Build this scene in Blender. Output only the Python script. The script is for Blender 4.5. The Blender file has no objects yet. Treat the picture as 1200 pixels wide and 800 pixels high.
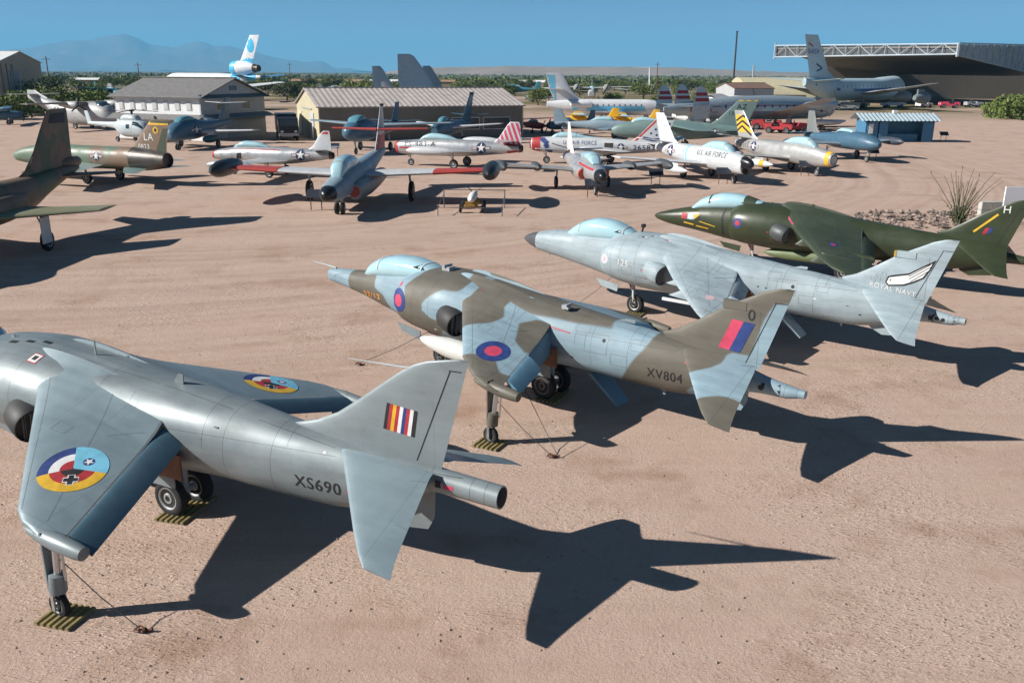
import bpy, bmesh, math, random
from mathutils import Vector, Matrix, noise
from mathutils.bvhtree import BVHTree
HAZE = 1.0e-4
rad, cos, sin, pi = math.radians, math.cos, math.sin, math.pi
random.seed(7)
S = bpy.context.scene
COL = S.collection
# ------------------------------------------------------------ camera
CF, CP, CH, CR = 1025.589, rad(17.05), 7.4512, rad(0.3192)      # focal (px of 1200), pitch, height, roll
cd = bpy.data.cameras.new('camera'); cam = bpy.data.objects.new('camera', cd); COL.objects.link(cam)
cd.sensor_width = 36.0; cd.lens = CF / 1200 * 36; cd.clip_start = 0.1; cd.clip_end = 60000
cam.matrix_world = Matrix.Translation((0, 0, CH)) @ Matrix.Rotation(pi/2 - CP, 4, 'X') @ Matrix.Rotation(CR, 4, 'Z')
S.camera = cam
# ------------------------------------------------------------ sky, sun, exposure
SUN_AZ, SUN_EL = rad(9.83), rad(31.5)          # direction the light travels in the ground plane, elevation
w = bpy.data.worlds.new('World'); S.world = w; w.use_nodes = True
nt = w.node_tree; bg = nt.nodes['Background']
sky = nt.nodes.new('ShaderNodeTexSky'); sky.sky_type = 'NISHITA'; sky.sun_disc = False
sky.sun_elevation = SUN_EL; sky.sun_rotation = rad(270) - SUN_AZ
sky.air_density = 0.42; sky.dust_density = 0.0; sky.ozone_density = 2.5; sky.altitude = 800
nt.links.new(sky.outputs[0], bg.inputs[0]); bg.inputs[1].default_value = 0.05
sl = bpy.data.lights.new('sun', 'SUN'); sl.energy = 5.0; sl.angle = rad(0.53); sl.color = (1.0, 0.955, 0.895)
sun = bpy.data.objects.new('sun', sl); COL.objects.link(sun)
sun.rotation_euler = Vector((cos(SUN_AZ)*cos(SUN_EL), sin(SUN_AZ)*cos(SUN_EL), -sin(SUN_EL))).to_track_quat('-Z', 'Y').to_euler()
S.view_settings.view_transform = 'Standard'; S.view_settings.look = 'None'
S.view_settings.exposure = 0.76; S.view_settings.gamma = 1.0; S.view_settings.use_curve_mapping = False
S.render.engine = 'CYCLES'; S.cycles.use_denoising = True; S.cycles.max_bounces = 5; S.cycles.use_adaptive_sampling = True; S.cycles.adaptive_threshold = 0.025
S.cycles.volume_bounces = 0; S.cycles.diffuse_bounces = 3; S.cycles.glossy_bounces = 3
# ------------------------------------------------------------ helpers
def G(u, v, z=0.0):
    """ground point seen at photo pixel (u, v)"""
    dx, dy = (u-600)/CF, (400-v)/CF
    a, b = dx*cos(CR)-dy*sin(CR), dx*sin(CR)+dy*cos(CR)
    d = Vector((a, cos(CP)+b*sin(CP), -sin(CP)+b*cos(CP)))
    return Vector((0, 0, CH)) + d*((z-CH)/d.z)
def GY(u, v, y):
    dx, dy = (u-600)/CF, (400-v)/CF
    a, b = dx*cos(CR)-dy*sin(CR), dx*sin(CR)+dy*cos(CR)
    d = Vector((a, cos(CP)+b*sin(CP), -sin(CP)+b*cos(CP)))
    return Vector((0, 0, CH)) + d*(y/d.y)

MATS = {}
def mat(name, col, rough=0.55, metal=0.0, var=0.10, scale=1.5, bump=0.0, bscale=20, spec=0.4, col2=None, coat=0.0):
    """painted / plain surface: a base colour with soft mottling and dust"""
    if name in MATS: return MATS[name]
    m = bpy.data.materials.new(name); m.use_nodes = True; MATS[name] = m
    n, l = m.node_tree.nodes, m.node_tree.links; b = n['Principled BSDF']
    b.inputs['Roughness'].default_value = rough; b.inputs['Metallic'].default_value = metal
    b.inputs['Specular IOR Level'].default_value = spec
    if coat: b.inputs['Coat Weight'].default_value = coat; b.inputs['Coat Roughness'].default_value = 0.15
    b.inputs['Base Color'].default_value = (*col, 1)
    if var:
        tc = n.new('ShaderNodeTexCoord'); no = n.new('ShaderNodeTexNoise'); mx = n.new('ShaderNodeMix'); mx.data_type = 'RGBA'
        no.inputs['Scale'].default_value = scale; no.inputs['Detail'].default_value = 4; no.inputs['Roughness'].default_value = 0.68
        l.new(tc.outputs['Object'], no.inputs['Vector'])
        c2 = col2 or [min(1, c*(1+var)) for c in col]
        mx.inputs[6].default_value = (*[c*(1-var) for c in col], 1) if col2 is None else (*col, 1)
        mx.inputs[7].default_value = (*c2, 1)
        mr = n.new('ShaderNodeMapRange'); mr.inputs[1].default_value = 0.32; mr.inputs[2].default_value = 0.68
        l.new(no.outputs[0], mr.inputs[0]); l.new(mr.outputs[0], mx.inputs[0]); l.new(mx.outputs[2], b.inputs['Base Color'])
        rr = n.new('ShaderNodeMapRange'); rr.inputs[3].default_value = max(0.05, rough-0.08); rr.inputs[4].default_value = min(1, rough+0.1)
        l.new(no.outputs[0], rr.inputs[0]); l.new(rr.outputs[0], b.inputs['Roughness'])
        if bump:
            n2 = n.new('ShaderNodeTexNoise'); n2.inputs['Scale'].default_value = bscale; n2.inputs['Detail'].default_value = 5
            bp = n.new('ShaderNodeBump'); bp.inputs['Strength'].default_value = bump; bp.inputs['Distance'].default_value = 0.02
            l.new(tc.outputs['Object'], n2.inputs['Vector']); l.new(n2.outputs[0], bp.inputs['Height']); l.new(bp.outputs[0], b.inputs['Normal'])
    return m
def skin(name, col, rough=0.45, metal=0.0, line=0.55, var=0.07, streak=0.10, px=0.9, pz=0.42, col2=None, attr=False, camo_scale=None, thr=0.5, oil=0.0, grime=0.22):
    """aircraft skin: paint with panel joints, fine rivet-like mottling and fore-aft streaks; optional second camouflage colour"""
    if name in MATS: return MATS[name]
    m = bpy.data.materials.new(name); m.use_nodes = True; MATS[name] = m
    n, l = m.node_tree.nodes, m.node_tree.links; b = n['Principled BSDF']
    b.inputs['Metallic'].default_value = metal; b.inputs['Specular IOR Level'].default_value = 0.45
    def N(t, **k):
        o = n.new(t)
        for a, v in k.items(): setattr(o, a, v)
        return o
    def math_(op, a, b_=None, c=None):
        o = N('ShaderNodeMath', operation=op)
        for i, v in enumerate((a, b_, c)):
            if v is None: continue
            if isinstance(v, (int, float)): o.inputs[i].default_value = v
            else: l.new(v, o.inputs[i])
        return o.outputs[0]
    tc = N('ShaderNodeTexCoord'); xyz = N('ShaderNodeSeparateXYZ'); l.new(tc.outputs['Object'], xyz.inputs[0])
    base = N('ShaderNodeRGB'); base.outputs[0].default_value = (*col, 1); cur = base.outputs[0]
    def mixc(fac, a, bcol, blend='MIX'):
        o = N('ShaderNodeMix', data_type='RGBA', blend_type=blend)
        if isinstance(fac, (int, float)): o.inputs[0].default_value = fac
        else: l.new(fac, o.inputs[0])
        l.new(a, o.inputs[6])
        if isinstance(bcol, tuple): o.inputs[7].default_value = (*bcol, 1)
        else: l.new(bcol, o.inputs[7])
        return o.outputs[2]
    def noise_(scale, detail=5, sc=None, rough_=0.6):
        o = N('ShaderNodeTexNoise'); o.inputs['Scale'].default_value = scale; o.inputs['Detail'].default_value = detail; o.inputs['Roughness'].default_value = rough_
        if sc:
            mp = N('ShaderNodeMapping'); mp.inputs['Scale'].default_value = sc; l.new(tc.outputs['Object'], mp.inputs[0]); l.new(mp.outputs[0], o.inputs['Vector'])
        else: l.new(tc.outputs['Object'], o.inputs['Vector'])
        return o.outputs[0]
    def rng(v, a, b_, c=0.0, d=1.0):
        o = N('ShaderNodeMapRange'); l.new(v, o.inputs[0])
        for i, q in enumerate((a, b_, c, d)): o.inputs[i+1].default_value = q
        return o.outputs[0]
    if col2 is not None:
        if attr:
            at = N('ShaderNodeAttribute', attribute_name='camo'); f = rng(at.outputs['Fac'], -0.025, 0.025)
        else:
            f = rng(noise_(camo_scale or 0.35, 1.5), thr-0.015, thr+0.015)
        cur = mixc(f, cur, col2)
    # mottling, streaks
    mo = rng(noise_(2.2, 5, None, 0.7), 0.3, 0.7, 1-var, 1+var)
    st = rng(noise_(1.0, 3, (0.5, 5, 5)), 0.3, 0.75, 1+streak*0.5, 1-streak)
    tone = math_('MULTIPLY', mo, st)
    cc = N('ShaderNodeCombineColor'); [l.new(tone, cc.inputs[i]) for i in range(3)]
    cur = mixc(1.0, cur, cc.outputs[0], 'MULTIPLY')
    # panel joints: every px metres along the body, every pz metres up and across
    if line:
        def joint(sock, period, wd, off=0.0):
            q = math_('ABSOLUTE', math_('SUBTRACT', math_('FRACT', math_('ADD', math_('DIVIDE', sock, period), off)), 0.5))
            return math_('LESS_THAN', q, wd/period)
        j = math_('MAXIMUM', joint(xyz.outputs[0], px, 0.0045), joint(xyz.outputs[0], px*1.73, 0.0045, 0.31))
        gate = math_('GREATER_THAN', noise_(0.55, 0), 0.47)
        gate2 = math_('GREATER_THAN', noise_(0.8, 0, (1, 1, 1.3)), 0.52)
        jz = math_('MULTIPLY', math_('MAXIMUM', joint(xyz.outputs[2], pz*1.9, 0.0035, 0.13), joint(xyz.outputs[1], pz*2.3, 0.0045, 0.27)), gate2)
        j = math_('MAXIMUM', math_('MULTIPLY', j, gate), jz)
        cur = mixc(math_('MULTIPLY', j, line), cur, (0.02, 0.02, 0.022))
    if grime:
        gr = rng(noise_(1.0, 4, (0.9, 3.0, 3.0), 0.7), 0.56, 0.76, 0, grime); cur = mixc(gr, cur, (0.10, 0.085, 0.065))
        sp_ = rng(noise_(26, 1), 0.70, 0.76, 0, grime*1.2); cur = mixc(sp_, cur, (0.05, 0.045, 0.04))
        fd = rng(noise_(0.55, 3), 0.5, 0.8, 0, grime*0.3); cur = mixc(fd, cur, (0.45, 0.46, 0.45))
    l.new(cur, b.inputs['Base Color'])
    l.new(rng(noise_(1.3, 2), 0.3, 0.7, max(0.08, rough-0.1), min(1, rough+0.12)), b.inputs['Roughness'])
    bp = N('ShaderNodeBump'); bp.inputs['Strength'].default_value = 0.10 + oil; bp.inputs['Distance'].default_value = 0.02
    l.new(noise_(2.6, 1), bp.inputs['Height']); l.new(bp.outputs[0], b.inputs['Normal'])
    return m
def obj(name, V, Fc, m, parent=None, smooth=True, ang=40, mi=None):
    me = bpy.data.meshes.new(name); me.from_pydata([tuple(v) for v in V], [], Fc)
    for x in (m if isinstance(m, (list, tuple)) else [m]): me.materials.append(x)
    if mi: me.polygons.foreach_set('material_index', mi)
    bm = bmesh.new(); bm.from_mesh(me); bmesh.ops.recalc_face_normals(bm, faces=bm.faces); bm.to_mesh(me); bm.free()
    if smooth:
        me.polygons.foreach_set('use_smooth', [True]*len(me.polygons)); me.set_sharp_from_angle(angle=rad(ang))
    me.update()
    o = bpy.data.objects.new(name, me); COL.objects.link(o)
    if parent: o.parent = parent
    return o
def thing(name, label, cat, loc=(0, 0, 0), heading=0.0, group=None, scale=1.0):
    o = bpy.data.objects.new(name, None); COL.objects.link(o); o.empty_display_size = 0.3
    o.location = loc; o.rotation_euler = (0, 0, rad(heading)); o.scale = (scale,)*3
    tag(o, label, cat, group); return o
def tag(o, label=None, cat=None, group=None, kind=None):
    if label: o['label'] = label
    if cat: o['category'] = cat
    if group: o['group'] = group
    if kind: o['kind'] = kind
    return o
def clone(o, parent=None):
    c = o.copy(); COL.objects.link(c); c.parent = parent
    for ch in [x for x in bpy.data.objects if x.parent == o]: clone(ch, c)
    return c
class MB:
    """collects shapes for ONE mesh"""
    def __init__(s): s.V, s.F, s.M = [], [], []
    def add(s, V, Fc, m=0):
        k = len(s.V); s.V += [Vector(v) for v in V]; s.F += [tuple(i+k for i in f) for f in Fc]; s.M += [m]*len(Fc); return s
    def box(s, c, d, rz=0.0, m=0, rx=0.0):
        x, y, z = (q/2 for q in d); R = Matrix.Rotation(rz, 3, 'Z') @ Matrix.Rotation(rx, 3, 'X')
        V = [Vector(c) + R @ Vector((sx*x, sy*y, sz*z)) for sz in (-1, 1) for sy in (-1, 1) for sx in (-1, 1)]
        return s.add(V, [(0, 2, 3, 1), (4, 5, 7, 6), (0, 1, 5, 4), (2, 6, 7, 3), (0, 4, 6, 2), (1, 3, 7, 5)], m)
    def tube(s, pts, r, n=8, m=0, cap=True):
        pts = [Vector(p) for p in pts]; rs = r if isinstance(r, (list, tuple)) else [r]*len(pts); V = []
        for i, p in enumerate(pts):
            d = (pts[min(i+1, len(pts)-1)] - pts[max(i-1, 0)]).normalized()
            a = d.orthogonal().normalized() if abs(d.z) > 0.95 else d.cross(Vector((0, 0, 1))).normalized(); b = d.cross(a)
            V += [p + (a*cos(2*pi*k/n) + b*sin(2*pi*k/n))*rs[i] for k in range(n)]
        Fc = [(i*n+k, i*n+(k+1) % n, (i+1)*n+(k+1) % n, (i+1)*n+k) for i in range(len(pts)-1) for k in range(n)]
        if cap: Fc += [tuple(range(n))[::-1], tuple(range((len(pts)-1)*n, len(pts)*n))]
        return s.add(V, Fc, m)
    def lathe(s, o, ax, prof, n=16, m=0):
        """prof: (distance along ax, radius)"""
        o, ax = Vector(o), Vector(ax).normalized(); a = ax.orthogonal().normalized(); b = ax.cross(a)
        V = [o + ax*d + (a*cos(2*pi*k/n) + b*sin(2*pi*k/n))*max(r, 1e-4) for d, r in prof for k in range(n)]
        Fc = [(i*n+k, i*n+(k+1) % n, (i+1)*n+(k+1) % n, (i+1)*n+k) for i in range(len(prof)-1) for k in range(n)]
        Fc += [tuple(range(n))[::-1], tuple(range((len(prof)-1)*n, len(prof)*n))]
        return s.add(V, Fc, m)
    def prism(s, poly, a, b, m=0):
        """poly: 3D points; extruded by vector b-a"""
        d = Vector(b)-Vector(a); n = len(poly)
        V = [Vector(p) for p in poly] + [Vector(p)+d for p in poly]
        return s.add(V, [tuple(range(n))[::-1], tuple(range(n, 2*n))] + [(i, (i+1) % n, n+(i+1) % n, n+i) for i in range(n)], m)
    def build(s, name, m, parent=None, smooth=True, ang=40):
        return obj(name, s.V, s.F, m, parent, smooth, ang, s.M if isinstance(m, (list, tuple)) else None)
# ---- interpolation
def pchip(xs, ys, x):
    n = len(xs)
    if x <= xs[0]: return ys[0]
    if x >= xs[-1]: return ys[-1]
    i = max(k for k in range(n-1) if xs[k] <= x)
    def sl(k): return (ys[k+1]-ys[k])/(xs[k+1]-xs[k])
    def tg(k):
        if k == 0: return sl(0)
        if k == n-1: return sl(n-2)
        a, b = sl(k-1), sl(k); return 0 if a*b <= 0 else 2*a*b/(a+b)
    h = xs[i+1]-xs[i]; t = (x-xs[i])/h
    return (2*t**3-3*t*t+1)*ys[i] + (t**3-2*t*t+t)*h*tg(i) + (-2*t**3+3*t*t)*ys[i+1] + (t**3-t*t)*h*tg(i+1)
def lerp(a, b, t): return a+(b-a)*t
def plin(pts, x):
    if x <= pts[0][0]: return pts[0][1]
    for (a, b), (c, d) in zip(pts, pts[1:]):
        if x <= c: return b + (d-b)*(x-a)/(c-a)
    return pts[-1][1]
# ---- 2D shapes for markings
_txt = {}
def text2d(t, shear=0.0):
    if (t, shear) in _txt: return _txt[(t, shear)]
    c = bpy.data.curves.new('t', 'FONT'); c.body = t; c.resolution_u = 5; c.shear = shear; c.space_character = 1.12
    o = bpy.data.objects.new('t', c); COL.objects.link(o); bpy.context.view_layer.update()
    me = o.evaluated_get(bpy.context.evaluated_depsgraph_get()).to_mesh()
    V = [(v.co.x, v.co.y) for v in me.vertices]; Fc = [tuple(p.vertices) for p in me.polygons]
    bpy.data.objects.remove(o); bpy.data.curves.remove(c)
    x0, y0, x1, y1 = min(v[0] for v in V), min(v[1] for v in V), max(v[0] for v in V), max(v[1] for v in V)
    V = [((x-x0)/(y1-y0), (y-y0)/(y1-y0)) for x, y in V]
    _txt[(t, shear)] = (V, Fc); return V, Fc
def disc2d(r0, r1, a0=0, a1=360, n=28, rings=3):
    V, Fc = [], []
    for i in range(rings+1):
        r = r0+(r1-r0)*i/rings
        V += [(r*cos(rad(a0+(a1-a0)*k/n)), r*sin(rad(a0+(a1-a0)*k/n))) for k in range(n+1)]
    for i in range(rings):
        Fc += [(i*(n+1)+k, i*(n+1)+k+1, (i+1)*(n+1)+k+1, (i+1)*(n+1)+k) for k in range(n)]
    return V, Fc
def quad2d(p, nu=6, nv=6):
    """grid over quad p0..p3"""
    V = [tuple(lerp(lerp(p[0][k], p[1][k], i/nu), lerp(p[3][k], p[2][k], i/nu), j/nv) for k in (0, 1)) for j in range(nv+1) for i in range(nu+1)]
    return V, [(j*(nu+1)+i, j*(nu+1)+i+1, (j+1)*(nu+1)+i+1, (j+1)*(nu+1)+i) for j in range(nv) for i in range(nu)]
def line2d(pts, wd):
    V, Fc = [], []
    for (a, b), (c, d) in zip(pts, pts[1:]):
        L = math.hypot(c-a, d-b); n = max(1, int(L/0.08)); nx, ny = -(d-b)/L*wd/2, (c-a)/L*wd/2; k = len(V)
        for i in range(n+1):
            x, y = lerp(a, c, i/n), lerp(b, d, i/n); V += [(x+nx, y+ny), (x-nx, y-ny)]
        Fc += [(k+2*i, k+2*i+1, k+2*i+3, k+2*i+2) for i in range(n)]
    return V, Fc
def star2d(r, cx=0, cy=0):
    V = [(cx, cy)] + [(cx+(r if k % 2 == 0 else r*0.382)*sin(pi*k/5), cy+(r if k % 2 == 0 else r*0.382)*cos(pi*k/5)) for k in range(10)]
    return V, [(0, 1+k, 1+(k+1) % 10) for k in range(10)]
def poly2d(p): return list(p), [tuple(range(len(p)))]
def bvh_of(*os):
    V, Fc = [], []
    for o in os:
        k = len(V); V += [v.co.copy() for v in o.data.vertices]; Fc += [tuple(i+k for i in p.vertices) for p in o.data.polygons]
    return BVHTree.FromPolygons(V, Fc)
def decal(name, parent, bvh, shapes, origin, ux, uy, mats, off=0.006, maxe=0.12, start=3.0):
    """lay flat 2D shapes [(V, F, material index, lift)] onto a skin along -(ux x uy)"""
    ux, uy, origin = Vector(ux), Vector(uy), Vector(origin); nrm = ux.cross(uy).normalized(); out = MB()
    for V, Fc, mi, lift in shapes:
        bm = bmesh.new(); vs = [bm.verts.new((x, y, 0)) for x, y in V]
        for f in Fc:
            try: bm.faces.new([vs[i] for i in f])
            except ValueError: pass
        bmesh.ops.triangulate(bm, faces=bm.faces)
        for _ in range(4):
            le = [e for e in bm.edges if e.calc_length() > maxe]
            if not le: break
            bmesh.ops.subdivide_edges(bm, edges=le, cuts=1); bmesh.ops.triangulate(bm, faces=bm.faces)
        bm.verts.index_update(); P = []
        for v in bm.verts:
            q = origin + ux*v.co.x + uy*v.co.y + nrm*start
            h = bvh.ray_cast(q, -nrm, start+(2.5 if start < 5 else 9))
            P.append(None if h[0] is None else h[0] + (h[1] if h[1].dot(nrm) > 0 else -h[1])*(off+lift))
        idx = {}; VV = []
        for i, p in enumerate(P):
            if p is not None: idx[i] = len(VV); VV.append(p)
        FF = [tuple(idx[v.index] for v in f.verts) for f in bm.faces if all(v.index in idx for v in f.verts)]
        bm.free(); out.add(VV, FF, mi)
    return out.build(name, mats if isinstance(mats, (list, tuple)) else [mats], parent, True, 60) if out.F else None
# ---- common markings colours and small materials
BLACK = mat('black_paint', (0.018, 0.018, 0.02), 0.6, var=.3, scale=6); WHITE = mat('white_paint', (0.64, 0.64, 0.62), 0.55, var=0.10, scale=5)
RED = mat('red_paint', (0.36, 0.03, 0.035), 0.55, var=.25, scale=5); BLUE = mat('roundel_blue', (0.02, 0.042, 0.16), 0.6, var=.25, scale=5); NAVYB = mat('insignia_blue', (0.012, 0.022, 0.075), 0.5)
YEL = mat('yellow_paint', (0.62, 0.37, 0.03), 0.55, var=.18, scale=5); SKYB = mat('sky_blue_paint', (0.16, 0.44, 0.58), 0.55, var=.15, scale=5); CRIM = mat('faded_red_paint', (0.48, 0.05, 0.10), 0.6, var=.2, scale=5)
RUB = mat('tyre_rubber', (0.018, 0.018, 0.019), 0.85, bump=0.2); RIM = mat('wheel_rim', (0.30, 0.31, 0.31), 0.45, 0.3)
STEEL = mat('oleo_steel', (0.55, 0.56, 0.57), 0.3, 0.8); DARK = mat('dark_cavity', (0.012, 0.012, 0.013), 0.8); GUN = mat('burnt_metal', (0.10, 0.085, 0.07), 0.42, 0.8, var=0.35, scale=3)
GREYL = mat('gear_grey', (0.33, 0.35, 0.36), 0.5); WOOD = mat('olive_mat_plank', (0.215, 0.175, 0.075), 0.75, var=0.35, scale=6, bump=0.4); CABLE = mat('cable', (0.05, 0.045, 0.045), 0.6)
RUST = mat('rusty_steel', (0.12, 0.045, 0.025), 0.8, var=0.3)
GLASS = mat('canopy_glazing', (0.36, 0.55, 0.60), 0.14, 0.0, var=0.05, spec=0.8, coat=0.6)
# ---- aircraft builder; stations s run aft from the nose, y to port, z up from the ground
def L(s, y, z): return Vector((-s, y, z))
class Body:
    """lofted body: sections (s, z_bottom, z_top, half_width, exponent, widest fraction)"""
    def __init__(b, secs): b.q = [tuple(x)+(2.3, 0.5)[len(x)-4:] if len(x) < 6 else tuple(x) for x in secs]; b.xs = [x[0] for x in b.q]
    def par(b, s): return [pchip(b.xs, [x[k] for x in b.q], s) for k in range(1, 6)]
    def pt(b, s, a, off=0.0):
        zb, zt, wd, e, fr = b.par(s); zm = lerp(zb, zt, fr); c, q = cos(a), sin(a)
        y = (wd+off)*math.copysign(abs(c)**(2/e), c); z = zm + ((zt-zm if q > 0 else zm-zb)+off)*math.copysign(abs(q)**(2/e), q)
        return L(s, y, z)
    def loft(b, n=28, step=0.25, s0=None, s1=None, cap0=True, cap1=True):
        s0, s1 = b.xs[0] if s0 is None else s0, b.xs[-1] if s1 is None else s1
        ss = sorted({round(x, 3) for x in b.xs if s0 <= x <= s1} | {s0, s1}); out = []
        for a, c in zip(ss, ss[1:]):
            k = max(1, int(math.ceil((c-a)/step))); out += [a+(c-a)*i/k for i in range(k)]
        out.append(ss[-1]); V = [b.pt(s, 2*pi*k/n) for s in out for k in range(n)]
        Fc = [(i*n+k, i*n+(k+1) % n, (i+1)*n+(k+1) % n, (i+1)*n+k) for i in range(len(out)-1) for k in range(n)]
        if cap0: Fc.append(tuple(range(n)))
        if cap1: Fc.append(tuple(range((len(out)-1)*n, len(out)*n)))
        return V, Fc
CS = [1, .86, .7, .54, .38, .25, .14, .06, .015, 0]
def afoil(c): return 5*(0.2969*math.sqrt(c)-0.126*c-0.3516*c*c+0.2843*c**3-0.1036*c**4)
def foil(st, up=(0, 0, 1), sub=1, c0=0.0, c1=1.0, cs=None):
    """stations ((s,y,z) of leading edge, (s,y,z) of trailing edge, thickness); part of chord c0..c1"""
    up = Vector(up).normalized(); full = []
    for a, b in zip(st, st[1:]):
        for k in range(sub): t = k/sub; full.append((Vector(a[0]).lerp(Vector(b[0]), t), Vector(a[1]).lerp(Vector(b[1]), t), lerp(a[2], b[2], t)))
    full.append((Vector(st[-1][0]), Vector(st[-1][1]), st[-1][2]))
    base = cs or CS
    c_ = [c0+(c1-c0)*c for c in base]; V, Fc = [], []
    for le, te, th in full:
        le, te = L(*le), L(*te); d = te-le
        V += [le + d*c + up*(th*(afoil(c)+0.006)) for c in c_] + [le + d*c - up*(th*(afoil(c)+0.006)) for c in reversed(c_[:-1] if c0 == 0 else c_)]
    n = len(V)//len(full)
    Fc = [(i*n+k, i*n+(k+1) % n, (i+1)*n+(k+1) % n, (i+1)*n+k) for i in range(len(full)-1) for k in range(n)]
    Fc += [tuple(range(n)), tuple(range((len(full)-1)*n, len(full)*n))]
    return V, Fc
def mirror(st): return [((a[0], -a[1], a[2]), (b[0], -b[1], b[2]), t) for a, b, t in st]
def wheel(parent, s, y, r, wd, rimm=None, n=20, z=None, steer=0.0):
    z = r if z is None else z; ax = Vector((sin(steer), cos(steer), 0)); o = L(s, y, z) - ax*wd/2
    t = MB().lathe(o, ax, [(0.12*wd, r*.60), (0.02*wd, r*.68), (0, r*.80), (0.10*wd, r*.94), (.30*wd, r*.995), (.5*wd, r), (.70*wd, r*.995), (.90*wd, r*.94), (wd, r*.80), (.98*wd, r*.68), (.88*wd, r*.60)], n).build('tyre', RUB, parent)
    m = MB().lathe(o, ax, [(0.16*wd, r*.16), (0.06*wd, r*.17), (0.06*wd, r*.27), (0.20*wd, r*.34), (0.20*wd, r*.48), (0.05*wd, r*.56), (0.03*wd, r*.62), (0.97*wd, r*.62), (0.95*wd, r*.56), (0.8*wd, r*.48), (0.8*wd, r*.34), (.94*wd, r*.27), (.94*wd, r*.17), (.84*wd, r*.16)], n).build('rim', rimm or RIM, t)
    return t
def star_and_bar(name, parent, bvh, origin, ux, uy, r, off=0.008):
    b = r
    sh = [(*quad2d([(-2*b, -.30*b), (2*b, -.30*b), (2*b, .30*b), (-2*b, .30*b)], 14, 3), 0, 0.0), (*disc2d(0.01, b*1.08), 0, 0.001),
          (*quad2d([(-1.88*b, -.2*b), (-.95*b, -.2*b), (-.95*b, .2*b), (-1.88*b, .2*b)], 5, 3), 1, 0.003), (*quad2d([(.95*b, -.2*b), (1.88*b, -.2*b), (1.88*b, .2*b), (.95*b, .2*b)], 5, 3), 1, 0.003),
          (*quad2d([(-1.88*b, -.06*b), (-.95*b, -.06*b), (-.95*b, .06*b), (-1.88*b, .06*b)], 5, 1), 2, 0.005), (*quad2d([(.95*b, -.06*b), (1.88*b, -.06*b), (1.88*b, .06*b), (.95*b, .06*b)], 5, 1), 2, 0.005), (*star2d(b), 1, 0.005)]
    return decal(name, parent, bvh, sh, origin, ux, uy, [NAVYB, WHITE, RED], off, maxe=max(0.12, r*0.4))
PORT = ((-1, 0, 0), (0, 0, 1)); STBD = ((1, 0, 0), (0, 0, 1)); TOP = ((-1, 0, 0), (0, -1, 0))
def words(name, parent, bvh, t, s, z, h, m, side=PORT, y=0.0, slope=0.0, shear=0.0, off=0.007, wscale=1.0, maxe=0.12):
    V, Fc = text2d(t, shear); ux, uy = Vector(side[0]), Vector(side[1])
    R = Matrix.Rotation(slope, 3, ux.cross(uy)); ux, uy = R @ ux, R @ uy
    return decal(name, parent, bvh, [([(x*h*wscale, yy*h) for x, yy in V], Fc, 0, 0)], L(s, y, z), ux, uy, [m], off, maxe)
def words_w(t): return max(v[0] for v in text2d(t)[0])
def sdf(p, poly):
    x, y = p; d = 1e9; ins = False; n = len(poly)
    for i in range(n):
        ax, ay = poly[i]; bx, by = poly[(i+1) % n]; ex, ey = bx-ax, by-ay; wx, wy = x-ax, y-ay
        t = max(0, min(1, (wx*ex+wy*ey)/(ex*ex+ey*ey+1e-12))); d = min(d, (wx-ex*t)**2+(wy-ey*t)**2)
        if (ay > y) != (by > y) and x < (bx-ax)*(y-ay)/(by-ay+1e-12)+ax: ins = not ins
    return math.sqrt(d)*(1 if ins else -1)
def camo_attr(o, polys, key):
    me = o.data; a = me.attributes.new('camo', 'FLOAT', 'POINT')
    for i, v in enumerate(me.vertices):
        q = key(v.co)
        a.data[i].value = max([sdf(q[:2], p) for p in (polys(v.co) if callable(polys) else polys)] + [-1]) + 0.05*noise.noise(v.co*1.6)
# ============================================================ ground
gm = bpy.data.materials.new('desert_dirt'); gm.use_nodes = True
n, l = gm.node_tree.nodes, gm.node_tree.links; b = n['Principled BSDF']; b.inputs['Roughness'].default_value = .92; b.inputs['Specular IOR Level'].default_value = .12
def gN(t, **k):
    o = n.new(t)
    for a, v in k.items(): setattr(o, a, v)
    return o
tc = gN('ShaderNodeTexCoord')
def gnoise(scale, detail=6, sc=None, rot=0, rough=.6, dist=0):
    o = gN('ShaderNodeTexNoise'); o.inputs['Scale'].default_value = scale; o.inputs['Detail'].default_value = detail; o.inputs['Roughness'].default_value = rough; o.inputs['Distortion'].default_value = dist
    if sc:
        mp = gN('ShaderNodeMapping'); mp.inputs['Scale'].default_value = sc; mp.inputs['Rotation'].default_value = (0, 0, rot); l.new(tc.outputs['Object'], mp.inputs[0]); l.new(mp.outputs[0], o.inputs['Vector'])
    else: l.new(tc.outputs['Object'], o.inputs['Vector'])
    return o.outputs[0]
def grng(v, a, b_, c=0.0, d=1.0):
    o = gN('ShaderNodeMapRange'); l.new(v, o.inputs[0])
    for i, q in enumerate((a, b_, c, d)): o.inputs[i+1].default_value = q
    return o.outputs[0]
def gmix(f, a, c, blend='MIX'):
    o = gN('ShaderNodeMix', data_type='RGBA', blend_type=blend)
    if isinstance(f, (int, float)): o.inputs[0].default_value = f
    else: l.new(f, o.inputs[0])
    for i, q in ((6, a), (7, c)):
        if isinstance(q, tuple): o.inputs[i].default_value = (*q, 1)
        else: l.new(q, o.inputs[i])
    return o.outputs[2]
def gm2(op, a, c):
    o = gN('ShaderNodeMath', operation=op)
    for i, q in enumerate((a, c)):
        if isinstance(q, (int, float)): o.inputs[i].default_value = q
        else: l.new(q, o.inputs[i])
    return o.outputs[0]
D1, D2, D3 = (.440, .312, .248), (.505, .370, .300), (.315, .20, .142)
c = gmix(grng(gnoise(.22, 5, rough=.65), .35, .65), D1, D2)
c = gmix(grng(gnoise(.36, 4, rough=.7), .52, .68, 0, .85), c, D3)                            # reddish damp patches
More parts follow.
